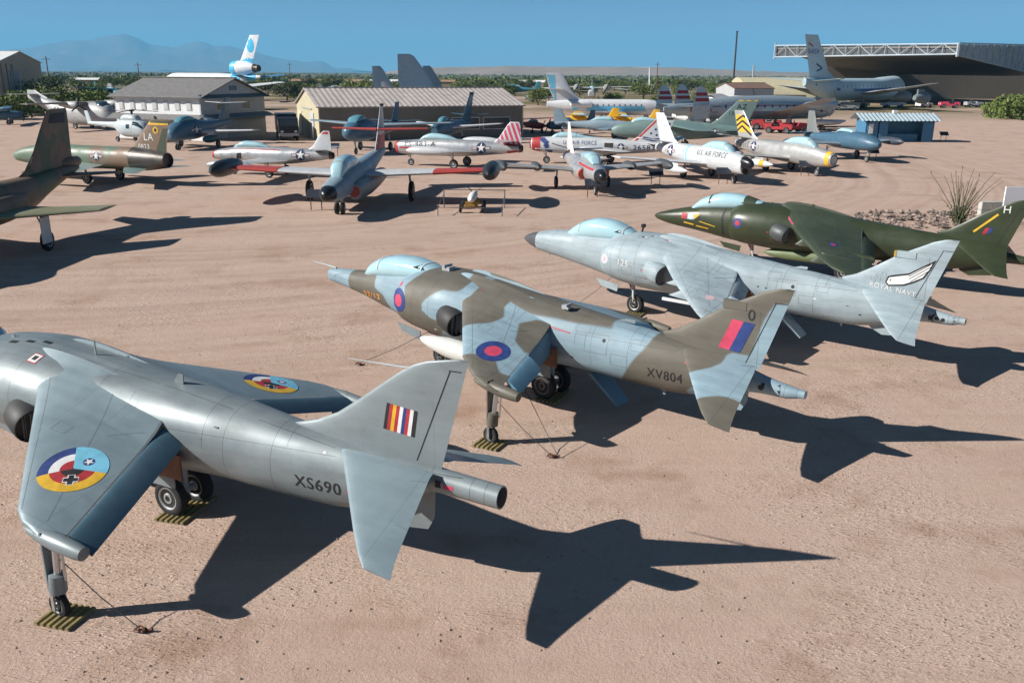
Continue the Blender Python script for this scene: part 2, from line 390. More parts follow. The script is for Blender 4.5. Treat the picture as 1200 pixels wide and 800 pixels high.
c = gmix(grng(gnoise(1.0, 3, (.035, .75, 1), rad(-14), dist=.3), .42, .62, 0, .45), c, (.50, .385, .305))   # wheel tracks
c = gmix(grng(gnoise(1.0, 2, (.05, 1.6, 1), rad(9), dist=.4), .56, .68, 0, .30), c, (.345, .255, .19))
cv = gN('ShaderNodeVectorMath', operation='SUBTRACT'); cv.inputs[1].default_value = (-30, 90, 0); l.new(tc.outputs['Object'], cv.inputs[0])
lv = gN('ShaderNodeVectorMath', operation='LENGTH'); l.new(cv.outputs[0], lv.inputs[0]); rr_ = lv.outputs['Value']
cx_ = gN('ShaderNodeCombineXYZ'); l.new(gm2('ADD', rr_, gm2('MULTIPLY', gnoise(.03, 1), 5.0)), cx_.inputs[0]); xq = gN('ShaderNodeSeparateXYZ'); l.new(tc.outputs['Object'], xq.inputs[0]); l.new(gm2('MULTIPLY', xq.outputs[0], .03), cx_.inputs[1])
tn = gN('ShaderNodeTexNoise'); tn.inputs['Scale'].default_value = 1.5; tn.inputs['Detail'].default_value = 3; l.new(cx_.outputs[0], tn.inputs['Vector'])
band = gm2('MULTIPLY', grng(rr_, 40, 50), grng(rr_, 84, 72))
c = gmix(gm2('MULTIPLY', grng(tn.outputs[0], .50, .62), gm2('MULTIPLY', band, .34)), c, (.33, .235, .18))       # curving wheel ruts
c = gmix(gm2('MULTIPLY', grng(tn.outputs[0], .46, .36), gm2('MULTIPLY', band, .34)), c, (.53, .405, .33))
c = gmix(grng(gnoise(14, 3, rough=.75), .38, .72, .0, .33), c, (.30, .215, .163))
vo = gN('ShaderNodeTexVoronoi'); vo.inputs['Scale'].default_value = 9; l.new(tc.outputs['Object'], vo.inputs['Vector'])
c = gmix(gm2('MULTIPLY', grng(vo.outputs['Distance'], .05, .10, .5, 0), grng(gnoise(1.3, 1), .5, .6)), c, (.20, .15, .12))                 # pebbles
xyz = gN('ShaderNodeSeparateXYZ'); l.new(tc.outputs['Object'], xyz.inputs[0])
far = gm2('MULTIPLY', grng(xyz.outputs[1], 150, 210), grng(gnoise(.02, 3), .40, .55))
c = gmix(far, c, (.16, .135, .065))
c = gmix(gm2('MULTIPLY', grng(xyz.outputs[1], 260, 420), .85), c, (.12, .11, .06))
l.new(c, b.inputs['Base Color'])
# relief: clods, grader chatter and boot / tyre prints
patch = grng(gnoise(.22, 2), .44, .60)
r1 = grng(gnoise(5.2, 2, (1, 3.0, 1), rad(32)), .55, .66); r2 = grng(gnoise(5.2, 2, (1, 3.2, 1), rad(-48)), .55, .66)
prints = gm2('MULTIPLY', gm2('MAXIMUM', r1, r2), patch)
hgt = gm2('ADD', gm2('MULTIPLY', prints, 1.25), gm2('ADD', gm2('MULTIPLY', gnoise(19, 4, rough=.8), 1.15), gm2('MULTIPLY', gnoise(2.5, 2), .9)))
bp = gN('ShaderNodeBump'); bp.inputs['Strength'].default_value = .46; bp.inputs['Distance'].default_value = .05
l.new(hgt, bp.inputs['Height']); l.new(bp.outputs[0], b.inputs['Normal'])
# one sheet to the horizon, gently uneven nearby
xs = [-30000, -9000, -3000, -1000, -400, -160] + [-80+4*i for i in range(41)] + [160, 400, 1000, 3000, 9000, 30000]
ys = [-200, -60, -20] + [2*i for i in range(61)] + [140, 180, 240, 400, 800, 2000, 6000, 16000, 34000]
V = []
for y in ys:
    for x in xs:
        k = max(0, min(1, (110-y)/40))*max(0, min(1, (78-abs(x))/20))
        V.append((x, y, -.004+.0*k))
nx = len(xs)
tag(obj('ground', V, [(j*nx+i, j*nx+i+1, (j+1)*nx+i+1, (j+1)*nx+i) for j in range(len(ys)-1) for i in range(nx-1)], gm, None, False), kind='structure')
# loose stones on the dirt
def stones(name, cnt, area, smin, smax, m, seed=1):
    R_ = random.Random(seed); q = MB(); ico = [(0, 0, 1), (.9, 0, .1), (.28, .85, .15), (-.72, .53, .1), (-.72, -.53, .15), (.28, -.85, .1), (0, 0, -.4)]
    fc = [(0, 1, 2), (0, 2, 3), (0, 3, 4), (0, 4, 5), (0, 5, 1), (6, 2, 1), (6, 3, 2), (6, 4, 3), (6, 5, 4), (6, 1, 5)]
    for _ in range(cnt):
        x, y = area(R_); s_ = smin+(smax-smin)*R_.random()**3; a = R_.random()*6.28; sx, sy, sz = (.7+.6*R_.random() for _ in range(3))
        q.add([(x+s_*(sx*v[0]*cos(a)-sy*v[1]*sin(a)), y+s_*(sx*v[0]*sin(a)+sy*v[1]*cos(a)), s_*sz*v[2]*.8) for v in ico], fc)
    return q.build(name, m, None, False)
def near_area(R_):
    d = 7+33*R_.random()**1.6; return (d*(R_.random()-.5)*1.35, d)
tag(stones('gravel', 3600, near_area, .005, .032, mat('pebble', (.30, .225, .175), .9, var=.4, scale=40), 3), 'small loose stones scattered over the pale dirt', 'gravel', kind='stuff')
# ============================================================ the four jump jets in front
HOLD = {}
def flap_part(name, root, y0, y1, hinge, chord0, chord1, defl, zf, m, th=0.07, sgn=1):
    st = []
    for i in range(4):
        t = i/3; y = lerp(y0, y1, t); c = lerp(chord0, chord1, t); h = hinge(y)-0.012; z = zf(y, h)-0.012
        st.append(((h, sgn*y, z), (h+c*cos(rad(defl)), sgn*y, z-c*sin(rad(defl))), th))
    return obj(name, *foil(st, (sin(rad(defl))*-1, 0, cos(rad(defl))), 2), m, root, ang=50)
def jump_jet(name, label, pose, sp):
    x0, y0, hd = pose
    r = thing(name, label, 'jet', (x0, y0, 0), hd, 'retired jump jets parked in a row')
    M_, MF, MT, MN = sp['skin'], sp.get('fin_skin', sp['skin']), sp.get('tail_skin', sp['skin']), sp.get('nose_skin', sp['skin'])
    body = Body(sp['body']); nose = Body(sp['nose'])
    fus = obj('fuselage', *body.loft(44, 0.09), M_, r); body_o = fus
    fwd = obj('forward_fuselage', *nose.loft(32, 0.09), MN, r)
    # intake mouths behind the cockpit sides
    LIP = sp['body'][0][0]-.01
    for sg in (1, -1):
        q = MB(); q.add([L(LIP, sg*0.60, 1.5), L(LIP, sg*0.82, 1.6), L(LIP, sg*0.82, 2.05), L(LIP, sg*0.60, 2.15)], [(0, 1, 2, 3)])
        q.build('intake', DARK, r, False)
    # canopy and windscreen
    can = Body(sp['canopy']); ws = sp['frame_s']
    c1 = obj('canopy', *can.loft(28, 0.12, s0=ws), sp.get('glass', GLASS), r)
    obj('windscreen', *can.loft(28, 0.12, s1=ws), sp.get('glass', GLASS), r)
    n = 20
    for s_, wd in sp['frames']:
        fm = MB()
        V = [can.pt(s_+d, pi*k/n, 0.012) for d in (-wd, wd) for k in range(n+1)]
        fm.add(V, [(k, k+1, n+2+k, n+1+k) for k in range(n)])
        fm.build('canopy_frame', sp.get('frame_mat', GREYL), c1, True)
    cvb = bvh_of(c1); decal('quarterlight', c1, cvb, [([(sp['canopy'][-3][0]+.22, 2.62+sp.get('qz', 0)), (sp['canopy'][-2][0]+.12, 2.58+sp.get('qz', 0)), (sp['canopy'][-2][0]-.05, 2.70+sp.get('qz', 0))], [(0, 1, 2)], 0, 0)], (0, 0, 0), *PORT, [DARK], .006)
    # wings with separate flaps and ailerons
    wst, zf, hinge = sp['wing'], sp['wz'], sp['hinge']
    W = []
    for sg in (1, -1):
        st = [((le, sg*y, zf(y, le)+.26*max(0, (1.35-y)/1.1)**2), (te, sg*y, zf(y, te)+.22*max(0, (1.35-y)/1.1)**2), th) for y, le, te, th in wst]
        CSW = [1, .93, .86, .78, .7, .62, .54, .46, .38, .31, .25, .19, .14, .09, .05, .015, 0]
        wg = obj('wing', *foil(st, (0, sg*0.2, 1), 6, cs=CSW), sp.get('wing_skin', M_), r, ang=50); W.append(wg)
        for (nm, a, b, c0, c1_, de, fm_) in sp['flaps']:
            flap_part(nm, r, a, b, hinge, c0, c1_, de, zf, fm_, sgn=sg)
        # wing-tip outrigger: pod, leg, cuff, door, wheel
        oy, os_, oz = sp['out_y'], sp['out_s'], sp['out_z']
        ox = sp.get('out_top', os_+0.25)
        MB().lathe(L(ox-0.62, sg*(oy+.02), zf(oy, ox-.6)-0.06), (-1, -sg*.03, -0.11), [(0, .01), (.12, .06), (.35, .105), (.7, .135), (1.05, .12), (1.18, .10), (1.2, .03)], 14).build('outrigger_fairing', sp.get('pod_mat', M_), r)
        lg = MB().tube([L(ox, sg*oy, zf(oy, ox)-.05), L(lerp(ox, os_, .55), sg*oy, oz*.42)], [.055, .05], 10)
        lg.tube([L(lerp(ox, os_, .5), sg*oy, oz*.5), L(os_, sg*oy, .2)], [.035, .035], 8)
        lg.tube([L(ox+.1, sg*oy, zf(oy, ox)-.1), L(lerp(ox, os_, .5)+.12, sg*(oy-.03), .62)], .022, 6)
        for d in (-.09, .09): lg.box(L(os_, sg*oy+d, .26), (.06, .025, .26))
        lg = lg.build('outrigger_leg', STEEL, r)
        MB().lathe(L(lerp(ox, os_, .55), sg*oy, .72), L(lerp(ox, os_, .9)-lerp(ox, os_, .55), 0, -.4), [(0, .06), (.02, .115), (.30, .125), (.32, .05)], 14).build('cuff', sp.get('cuff', M_), lg)
        MB().box(L(lerp(ox, os_, .35)-.13, sg*oy, oz*.62), (.03, .20, oz*.62)).build('leg_door', sp.get('cuff', M_), r, False)
        wheel(r, os_, sg*oy, .185, .11, sp.get('rim'))
    # tailplanes
    TP = []
    for sg in (1, -1):
        st = [((le, sg*y, z), (te, sg*y, z2), th) for y, le, te, z, z2, th in sp['tail']]
        TP.append(obj('tailplane', *foil(st, (0, sg*.37, 1), 5), MT, r, ang=50))
    # fin: curved leading edge
    F_ = sp['fin_le']; te = sp['fin_te']; zs = [F_[0][1]-.42+(F_[0][1]+.36-F_[0][1]+.06)*i/3 for i in range(3)]
    st = []; zz = [F_[0][1]-.4, F_[0][1]-.15] + [p[1] for p in F_]
    for z in zz:
        sl_ = plin([(p[1], p[0]) for p in F_], z) if z >= F_[0][1] else F_[0][0]+.12
        st.append(((sl_, 0, z), (lerp(te[1][0], te[0][0], (z-te[1][1])/(te[0][1]-te[1][1])), 0, z), lerp(.15, .05, max(0, (z-1.8)/1.8))))
    fin = obj('fin', *foil(st, (0, 1, 0), 4), MF, r, ang=60)
    fb = bvh_of(fin); bb = bvh_of(fus); nb = bvh_of(fwd); wb = bvh_of(W[0]); tb = bvh_of(TP[0])
    # rudder hinge, fin root and tailplane hinge seams
    rh = sp['rudder']
    decal('seams', r, fb, [(*line2d([(p[0], p[1]) for p in rh], 0.016), 0, 0), (*line2d([(rh[0][0]-.02, rh[0][1]), (te[0][0]-.02, rh[0][1]+.0)], .014), 0, 0)], (0, 0, 0), *PORT, [BLACK], .004)
    decal('seams', r, wb, [(*line2d([(hinge(y)-.03, -y) for y in (wst[1][0], wst[-2][0])], .010), 0, 0), (*line2d([(lerp(wst[1][1], wst[1][2], .12), -wst[1][0]), (lerp(wst[-3][1], wst[-3][2], .10), -wst[-3][0])], .005), 0, 0), (*line2d([(lerp(wst[1][1], wst[1][2], .62), -wst[1][0]), (lerp(wst[-3][1], wst[-3][2], .60), -wst[-3][0])], .005), 0, 0)], (0, 0, 0), *TOP, [mat('seam_grey', (.145, .155, .16), .6)], .004)
    # tail boom nozzle end
    e = sp['body'][-1]; o = L(e[0]+.004, 0, (e[1]+e[2])/2)
    MB().lathe(o, (-1, 0, 0), [(0, e[3]*.86), (.004, e[3]*.8), (.005, .01)], 18).build('tail_outlet', sp.get('boom_end', DARK), r)
    # ventral fin and tail bumper
    v = sp['ventral']; obj('ventral_fin', *foil([((v[0], 0, v[2]+.42), (v[1]+.05, 0, v[2]+v[3]), .08), ((v[0]+.2, 0, v[2]+.14), (v[1]+.02, 0, v[2]+.3), .06), ((v[0]+.5, 0, v[2]), (v[1]-.1, 0, v[2]+.08), .04)], (0, 1, 0), 2), M_, r)
    # four swivelling nozzles
    for sg in (1, -1):
        for (ns, ny, nz, rr, front) in sp['nozzles']:
            ax = Vector((-.90, sg*.30, -.20)).normalized(); o = L(ns, sg*ny, nz)
            sh = MB().lathe(o-ax*.45, ax, [(0, rr*.85), (.12, rr*1.02), (.4, rr*1.04), (.62, rr), (.64, rr*.95), (.56, rr*.90), (.55, rr*.9)], 20).build('nozzle', sp.get('noz_mat', GUN), r)
            MB().lathe(o-ax*.02, ax, [(0, rr*.93), (.02, rr*.93)], 20).build('nozzle_throat', DARK, sh)
            vm = MB(); side = ax.cross(Vector((0, 0, 1))).normalized(); up = side.cross(ax)
            for d in (-.4, 0, .4):
                c = o+ax*.13+side*rr*d
                vm.add([c-ax*.1-up*rr*.8, c+ax*.06-up*rr*.8, c+ax*.06+up*rr*.8, c-ax*.1+up*rr*.8], [(0, 1, 2, 3)])
                vm.add([p+side*.03 for p in vm.V[-4:]], [(0, 1, 2, 3)])
            vm.build('vane', GREYL, sh, False)
            # swivel ring on the fuselage side
        MB().box(L(8.3, sg*.78, 1.28), (.75, .03, .45)).build('heat_shield', mat('scorched_orange', (.16, .07, .035), .6, var=.4, scale=3), r, False)
    # landing gear
    ms = sp['main_s']; g = MB().tube([L(ms, 0, 1.2), L(ms, 0, .36)], [.10, .08], 12).tube([L(ms, -.3, .34), L(ms, .3, .34)], .06, 10).tube([L(ms-.45, 0, 1.0), L(ms, 0, .55)], .04, 8)
    g.build('main_leg', GREYL, r)
    for sg in (1, -1):
        wheel(r, ms, sg*.29, .34, .21, sp.get('rim'))
        MB().box(L(ms-.1, sg*.42, .78), (.75, .02, .34)).build('gear_door', sp.get('door_mat', M_), r, False)
    nsx = sp['nose_s']; g = MB().tube([L(nsx-.15, 0, 1.2), L(nsx-.1, 0, .75)], .07, 10).tube([L(nsx-.1, 0, .8), L(nsx, .17, .55), L(nsx, .17, .3)], .04, 8).tube([L(nsx, -.18, .3), L(nsx, .18, .3)], .035, 8)
    g.build('nose_leg', GREYL, r); wheel(r, nsx, 0, .30, .2, sp.get('rim'))
    MB().tube([L(nsx-.3, .02, 1.05), L(nsx-.12, .02, .75)], .035, 8).build('drag_strut', CRIM, r)
    MB().prism([L(nsx-1.35, .30, 1.02), L(nsx-.45, .34, .93), L(nsx-.5, .34, .70), L(nsx-1.15, .30, .80)], (0, 0, 0), (0, .025, 0)).build('nose_gear_door', sp.get('door_mat', M_), r, False)
    # airbrake
    if sp.get('airbrake'):
        MB().prism([L(9.25, -.28, .93), L(9.25, .28, .93), L(10.0, .24, .30), L(10.0, -.24, .30)], (0, 0, 0), (.03, 0, -.05)).build('airbrake', sp.get('brake_mat', M_), r, False)
    # aerials and small fairings
    for (s_, y_, z_, h_, c_, nm) in sp.get('blades', []):
        MB().prism([L(s_, y_-.008, z_), L(s_+c_, y_-.008, z_-.01), L(s_+c_*1.05, y_-.008, z_+h_), L(s_+c_*.55, y_-.008, z_+h_)], (0, 0, 0), (0, .016, 0)).build(nm, sp.get('blade_mat', M_), r, False)
    # access hatches let into the skin
    RH = random.Random(len(name)); SM = mat('seam_grey', (.145, .155, .16), .6)
    SM = sp.get('seam', SM)
    for (s_, z_, w_, h_) in ([] if sp.get('plain') else [(4.5, 1.5, .35, .28), (5.0, 1.25, .5, .22), (6.6, 1.35, .45, .3), (9.3, 1.55, .55, .4), (9.95, 1.35, .4, .25), (10.4, 1.75, .3, .22), (9.0, 1.95, .35, .16), (11.95, 1.45, .22, .22), (12.4, 1.62, .25, .16)]):
        q = [(s_, z_), (s_+w_, z_), (s_+w_, z_+h_), (s_, z_+h_), (s_, z_)]; decal('access_hatch', r, bb, [(*line2d([a, b], .009), 0, 0) for a, b in zip(q, q[1:])], (0, 0, 0), *PORT, [SM], .003)
    for (s_, y_, w_, h_) in [] if sp.get('plain') else [(5.6, .12, .4, .3), (6.8, .1, .5, .35), (7.7, .05, .4, .25), (4.7, .3, .35, .25), (8.6, -.15, .5, .3)]:
        q = [(s_, -y_), (s_+w_, -y_), (s_+w_, -y_-h_), (s_, -y_-h_), (s_, -y_)]; decal('access_hatch', r, bb, [(*line2d([a, b], .009), 0, 0) for a, b in zip(q, q[1:])], (0, 0, 0), *TOP, [SM], .003)
    for (c_, y_, w_, h_) in [(.3, 1.5, .3, .2), (.45, 2.2, .25, .2), (.25, 2.6, .2, .14), (.6, 1.7, .35, .12), (.5, 3.1, .15, .15)][:2 if sp.get('plain') else 5]:
        le_, te_ = plin([(a[0], a[1]) for a in wst], y_), plin([(a[0], a[2]) for a in wst], y_); s_ = lerp(le_, te_, c_); q = [(s_, -y_), (s_+w_, -y_), (s_+w_, -y_-h_), (s_, -y_-h_), (s_, -y_)]
        decal('access_hatch', r, wb, [(*line2d([a, b], .007), 0, 0) for a, b in zip(q, q[1:])], (0, 0, 0), *TOP, [SM], .003)
    for k in range(14):
        s_, z_ = RH.uniform(4.3, 12.4), RH.uniform(1.2, 1.9); decal('stencil', r, bb, [(*quad2d([(0, 0), (RH.uniform(.04, .12), 0), (.05, .035), (0, .03)], 1, 1), 0, 0)], L(s_, 0, z_), *PORT, [RH.choice((BLACK, CRIM, WHITE, SM, SM))], .004)
    HOLD[name] = (r, fb, bb, nb, wb, tb, body)
    return r
def zline(a, b, c=.11): return lambda y, s: a-b*y-c*s
# ---------------- Kestrel-like silver jet
silver = skin('silver_dope', (0.19, 0.226, 0.236), 0.47, 0.22, line=.7, var=.09, streak=.2, grime=.3)
silver_fin = skin('silver_dope_fin', (0.20, 0.237, 0.247), 0.48, 0.15, line=.25, var=.05)
silver_wing = skin('silver_dope_wing', (0.19, 0.25, 0.275), 0.46, 0.2, line=.30, var=.06)
flap_shaded = skin('silver_flap_shade', (0.055, 0.115, 0.155), 0.55, 0.05, line=.15)  # silver flap; its tilt away from the sun is painted in as dark teal
t = rad(153.142); sh = 1.10
K = jump_jet('silver_jump_jet', 'bare silver jet with tricolour wing disc and XS690 on its flank', (-11.7725+sh*cos(t), 17.1064+sh*sin(t), 153.142), dict(
    skin=silver, plain=True, fin_skin=silver_fin, wing_skin=silver_wing, tail_skin=silver_wing, pod_mat=silver,
    nose=[(0, 1.75, 1.82, .03), (.4, 1.6, 2.02, .25), (1.3, 1.4, 2.25, .45), (2.0, 1.25, 2.38, .52), (2.9, 1.15, 2.48, .58), (3.6, 1.05, 2.5, .6)],
    body=[(2.9, 1.25, 2.44, .92, 2.4), (3.05, 1.17, 2.52, 1.0, 2.4), (3.5, 1.1, 2.6, 1.06, 2.4), (4.6, .98, 2.68, 1.13, 2.3), (5.3, .93, 2.64, 1.10, 2.3), (6.2, .9, 2.56, 1.0, 2.2), (7.2, .9, 2.48, .86, 2.2), (8.2, .92, 2.40, .75, 2.1), (9.2, .95, 2.30, .64, 2.1), (10.2, .91, 2.18, .54, 2.1), (11.2, .92, 2.08, .45, 2.1), (12.2, 1.10, 1.99, .34, 2.1), (12.85, 1.44, 1.95, .25, 2.0), (13.1, 1.56, 1.93, .19, 2.0), (13.6, 1.55, 1.90, .175, 2.0), (14.15, 1.53, 1.87, .17, 2.0)],
    canopy=[(.9, 2.05, 2.22, .2), (1.3, 2.1, 2.6, .36), (2.0, 2.15, 2.76, .42), (2.5, 2.2, 2.74, .41), (2.85, 2.25, 2.66, .36), (3.05, 2.3, 2.56, .25)], frame_s=1.35, frames=[(1.35, .03), (2.85, .02)],
    wing=[(.3, 4.85, 8.14, .34), (.5, 5.06, 8.20, .33), (.69, 5.27, 8.26, .32), (.9, 5.5, 8.33, .31), (1.15, 5.78, 8.40, .30), (1.4, 6.06, 8.48, .29), (2.39, 7.15, 8.78, .22), (3.09, 7.93, 9.0, .15), (3.22, 8.2, 9.03, .12), (3.29, 8.55, 9.04, .07)], wz=zline(2.95, .213), hinge=lambda y: 8.27+(y-.72)*.309,
    flaps=[('flap', .72, 3.08, .50, .48, 26, flap_shaded)], out_y=3.2, out_s=8.72, out_z=1.45, out_top=8.85,
    tail=[(.2, 11.5, 13.15, 1.97, 1.95, .13), (.33, 11.62, 13.16, 1.93, 1.92, .13), (1.45, 12.63, 13.4, 1.5, 1.46, .08), (1.75, 12.92, 13.48, 1.39, 1.34, .06), (1.92, 13.12, 13.55, 1.32, 1.26, .03)],
    fin_le=[(10.45, 2.15), (10.91, 2.29), (11.32, 2.48), (11.71, 2.75), (12.1, 3.04), (12.47, 3.31), (12.71, 3.46), (12.94, 3.55), (13.28, 3.62), (13.46, 3.65)], fin_te=((13.63, 3.65), (13.18, 2.0)),
    rudder=[(13.34, 3.47), (12.75, 1.99)], ventral=(11.7, 13.0, .80, .86), nozzles=[(5.45, 1.10, 1.60, .32, 1), (7.75, .86, 1.42, .31, 0)], main_s=7.79, nose_s=4.35, noz_mat=mat('sooty_nozzle', (.03, .03, .03), .6),
    blades=[(5.9, .0, 2.6, .26, .05, 'aerial'), (3.65, .05, 2.62, .06, .12, 'vent_scoop'), (5.2, .3, 2.63, .05, .18, 'vent_scoop'), (7.9, .05, 2.42, .16, .22, 'blade_aerial'), (9.15, .52, 1.98, .05, .16, 'vent_scoop')]))
r, fb, bb, nb, wb, tb, body = HOLD['silver_jump_jet']
stripes = [BLACK, RED, YEL, RED, WHITE, BLUE, RED, WHITE, BLACK]; A, B, C_, D = (12.27, 2.82), (12.79, 2.77), (12.72, 2.35), (12.19, 2.40)
decal('fin_flash', r, fb, [(*quad2d([tuple(lerp(D[k], C_[k], i/9) for k in (0, 1)), tuple(lerp(D[k], C_[k], (i+1)/9) for k in (0, 1)), tuple(lerp(A[k], B[k], (i+1)/9) for k in (0, 1)), tuple(lerp(A[k], B[k], i/9) for k in (0, 1))], 1, 3), i, 0) for i in range(9)], (0, 0, 0), *PORT, stripes)
words('serial_number', r, bb, 'XS690', 10.78, 1.33, .20, BLACK, slope=rad(-1.5), wscale=.82/(.20*words_w('XS690')))
words('serial_number', r, bb, 'XS690', 11.73, 1.30, .20, BLACK, STBD, wscale=.86/(.20*words_w('XS690')))
TRI = [BLUE, WHITE, RED, SKYB, YEL, BLACK]
for sg, wbv in ((1, wb),):
    sh_ = []
    for r0, r1, m_ in ((.34, .50, 0), (.19, .34, 1), (.01, .19, 2)): sh_.append((*disc2d(r0, r1, 135, 232, 14, 2), m_, 0))
    sh_.append((*disc2d(.01, .50, 25, 135, 16, 4), 3, 0))
    for r0, r1, m_ in ((.33, .50, 4), (.17, .33, 2), (.01, .17, 5)): sh_.append((*disc2d(r0, r1, 232, 385, 18, 2), m_, 0))
    cx, cy = .24*cos(rad(75)), .24*sin(rad(75))
    V, F2 = disc2d(.005, .085); sh_.append(([(x+cx, y+cy) for x, y in V], F2, 0, .002)); sh_.append((*star2d(.085, cx, cy), 1, .004))
    cx, cy = .25*cos(rad(312)), .25*sin(rad(312)); q = rad(40)
    for a in (q, q+pi/2):
        for k, (hw, hl, m_) in enumerate(((.055, .11, 1), (.036, .10, 5))):
            ex, ey = cos(a), sin(a)
            sh_.append(([(cx+ex*hl*i-ey*hw*j, cy+ey*hl*i+ex*hw*j) for i, j in ((-1, -1), (1, -1), (1, 1), (-1, 1))], [(0, 1, 2, 3)], m_, .002+.002*k))
    decal('wing_disc', r, wb, sh_, L(7.98, 2.17, 2), *TOP, TRI)
    W2 = [o for o in bpy.data.objects if o.parent == r and o.name.startswith('wing') and o.data.vertices[0].co.y < 0][0]
    decal('wing_disc', r, bvh_of(W2), sh_, L(7.98, -2.17, 2), *TOP, TRI)
decal('rescue_marking', r, bb, [(*quad2d([(0, 0), (.24, 0), (.24, .22), (0, .22)], 2, 2), 0, 0), (*quad2d([(.02, .02), (.22, .02), (.22, .20), (.02, .20)], 2, 2), 1, .003), (*quad2d([(.07, .06), (.17, .06), (.17, .16), (.07, .16)], 2, 2), 2, .006)], L(4.98, .70, 3), *TOP, [RED, WHITE, BLACK])
for k in range(3): decal('spine_louvre', r, bb, [(*quad2d([(0, 0), (.2, 0), (.2, .09), (0, .09)], 2, 1), 0, 0)], L(4.0+k*.34, .34-.10*k, 3), *TOP, [BLACK], .008)
decal('stencil', r, bb, [(*quad2d([(0, 0), (.10, 0), (.10, .1), (0, .1)], 1, 1), 0, 0), (*quad2d([(.14, 0), (.3, .0), (.3, .06), (.14, .06)], 1, 1), 1, 0)], L(13.15, .2, 1.72), *PORT, [BLACK, CRIM])
MB().tube([L(12.72, 0, 3.40), L(12.2, 0, 3.39), L(11.55, 0, 3.38)], [.02, .014, .006], 8).build('pitot_probe', GREYL, r)
# ---------------- camouflaged jump jet
OL, LB = (0.112, 0.103, 0.082), (0.205, 0.295, 0.345)
cam_skin = skin('grey_blue_and_olive_camouflage', LB, .6, 0, line=.6, col2=OL, attr=True, streak=.2, grime=.16)
cflap = skin('blue_grey_flap', (0.10, 0.21, 0.29), .5, 0, line=.2)
GRW = [(.2, 5.25, 8.27, .34), (.5, 5.57, 8.34, .32), (.8, 5.83, 8.41, .305), (1.1, 6.1, 8.48, .29), (1.35, 6.32, 8.54, .27), (2.03, 6.93, 8.70, .22), (2.68, 7.51, 8.85, .16), (3.0, 7.97, 8.92, .13), (3.15, 8.25, 8.96, .1), (3.27, 8.65, 8.98, .05)]
GRB = [(3.6, 1.22, 2.42, .95, 2.4), (3.75, 1.14, 2.5, 1.02, 2.4), (4.0, 1.08, 2.58, 1.08, 2.4), (4.6, .98, 2.66, 1.12, 2.3), (5.3, .93, 2.66, 1.10, 2.3), (6.2, .9, 2.57, 1.0, 2.2), (7.2, .9, 2.46, .86, 2.2), (8.2, .92, 2.36, .75, 2.1), (9.2, .92, 2.26, .64, 2.1), (10.2, .89, 2.16, .55, 2.1), (11.2, .88, 2.06, .45, 2.1), (12.2, 1.04, 1.92, .32, 2.1), (12.9, 1.26, 1.76, .22, 2.0), (13.3, 1.30, 1.66, .175, 2.0), (13.75, 1.31, 1.58, .15, 2.0), (14.0, 1.37, 1.55, .09, 2.2), (14.1, 1.38, 1.54, .085, 2.4)]
GRT = [(.2, 11.5, 13.12, 1.93, 1.90, .13), (.38, 11.62, 13.17, 1.86, 1.83, .13), (1.45, 12.48, 13.33, 1.45, 1.40, .08), (1.8, 12.78, 13.4, 1.32, 1.26, .06), (2.02, 13.02, 13.47, 1.23, 1.16, .03)]
GRF = [(10.88, 2.16), (11.26, 2.3), (11.63, 2.52), (11.99, 2.76), (12.3, 2.97), (12.6, 3.13), (12.85, 3.26), (13.07, 3.38), (13.34, 3.47), (13.5, 3.49)]
base3 = dict(body=GRB, wing=GRW, tail=GRT, fin_le=GRF, fin_te=((13.68, 3.49), (13.11, 1.77)), rudder=[(13.34, 3.19), (12.78, 1.75)], ventral=(11.6, 12.9, .74, .70),
    wz=zline(2.95, .213), hinge=lambda y: 8.37+(y-.64)*.234, out_y=3.12, out_s=8.68, out_z=1.5, out_top=8.85, nozzles=[(5.8, 1.05, 1.68, .32, 1), (7.75, .86, 1.42, .31, 0)], main_s=7.96, nose_s=4.40, airbrake=True)
can3 = [(1.68, 2.02, 2.2, .2), (2.0, 2.06, 2.5, .35), (2.4, 2.1, 2.68, .41), (3.0, 2.15, 2.79, .43), (3.5, 2.2, 2.80, .42), (4.0, 2.3, 2.72, .37), (4.3, 2.42, 2.62, .26)]
nose3 = [(0, 1.74, 1.97, .10, 2.6), (.06, 1.68, 2.02, .16, 2.5), (.5, 1.64, 2.07, .23), (1.0, 1.58, 2.11, .31), (1.6, 1.50, 2.17, .39), (2.2, 1.38, 2.28, .47), (2.9, 1.22, 2.38, .53), (3.7, 1.08, 2.5, .59), (4.4, 1.0, 2.55, .6)]
jump_jet('camouflaged_jump_jet', 'olive and pale blue camouflaged jet with XV804 on its flank', (-5.2754, 24.8534, 141.437), dict(base3, skin=cam_skin, nose=nose3, canopy=can3, frame_s=2.42, frames=[(2.42, .03), (4.0, .02)], frame_mat=mat('pale_blue_frame', (.45, .55, .6)),
    flaps=[('flap', .72, 1.78, .52, .48, 78, cflap), ('aileron', 1.84, 2.85, .46, .42, 30, cflap)], cuff=mat('olive_cuff', OL), pod_mat=mat('olive_pod', OL, .5), brake_mat=cflap, boom_end=mat('pale_blue_end', (.35, .45, .5)), noz_mat=mat('sooty_nozzle', (.03, .03, .03), .6), rim=mat('dark_rim', (.1, .1, .1)),
    blades=[(9.75, 0, 2.21, .07, .45, 'spine_aerial'), (10.95, .05, .97, -.2, .12, 'blade_aerial'), (6.2, .3, 2.5, .05, .15, 'vent_scoop')]))
r, fb, bb, nb, wb, tb, body = HOLD['camouflaged_jump_jet']
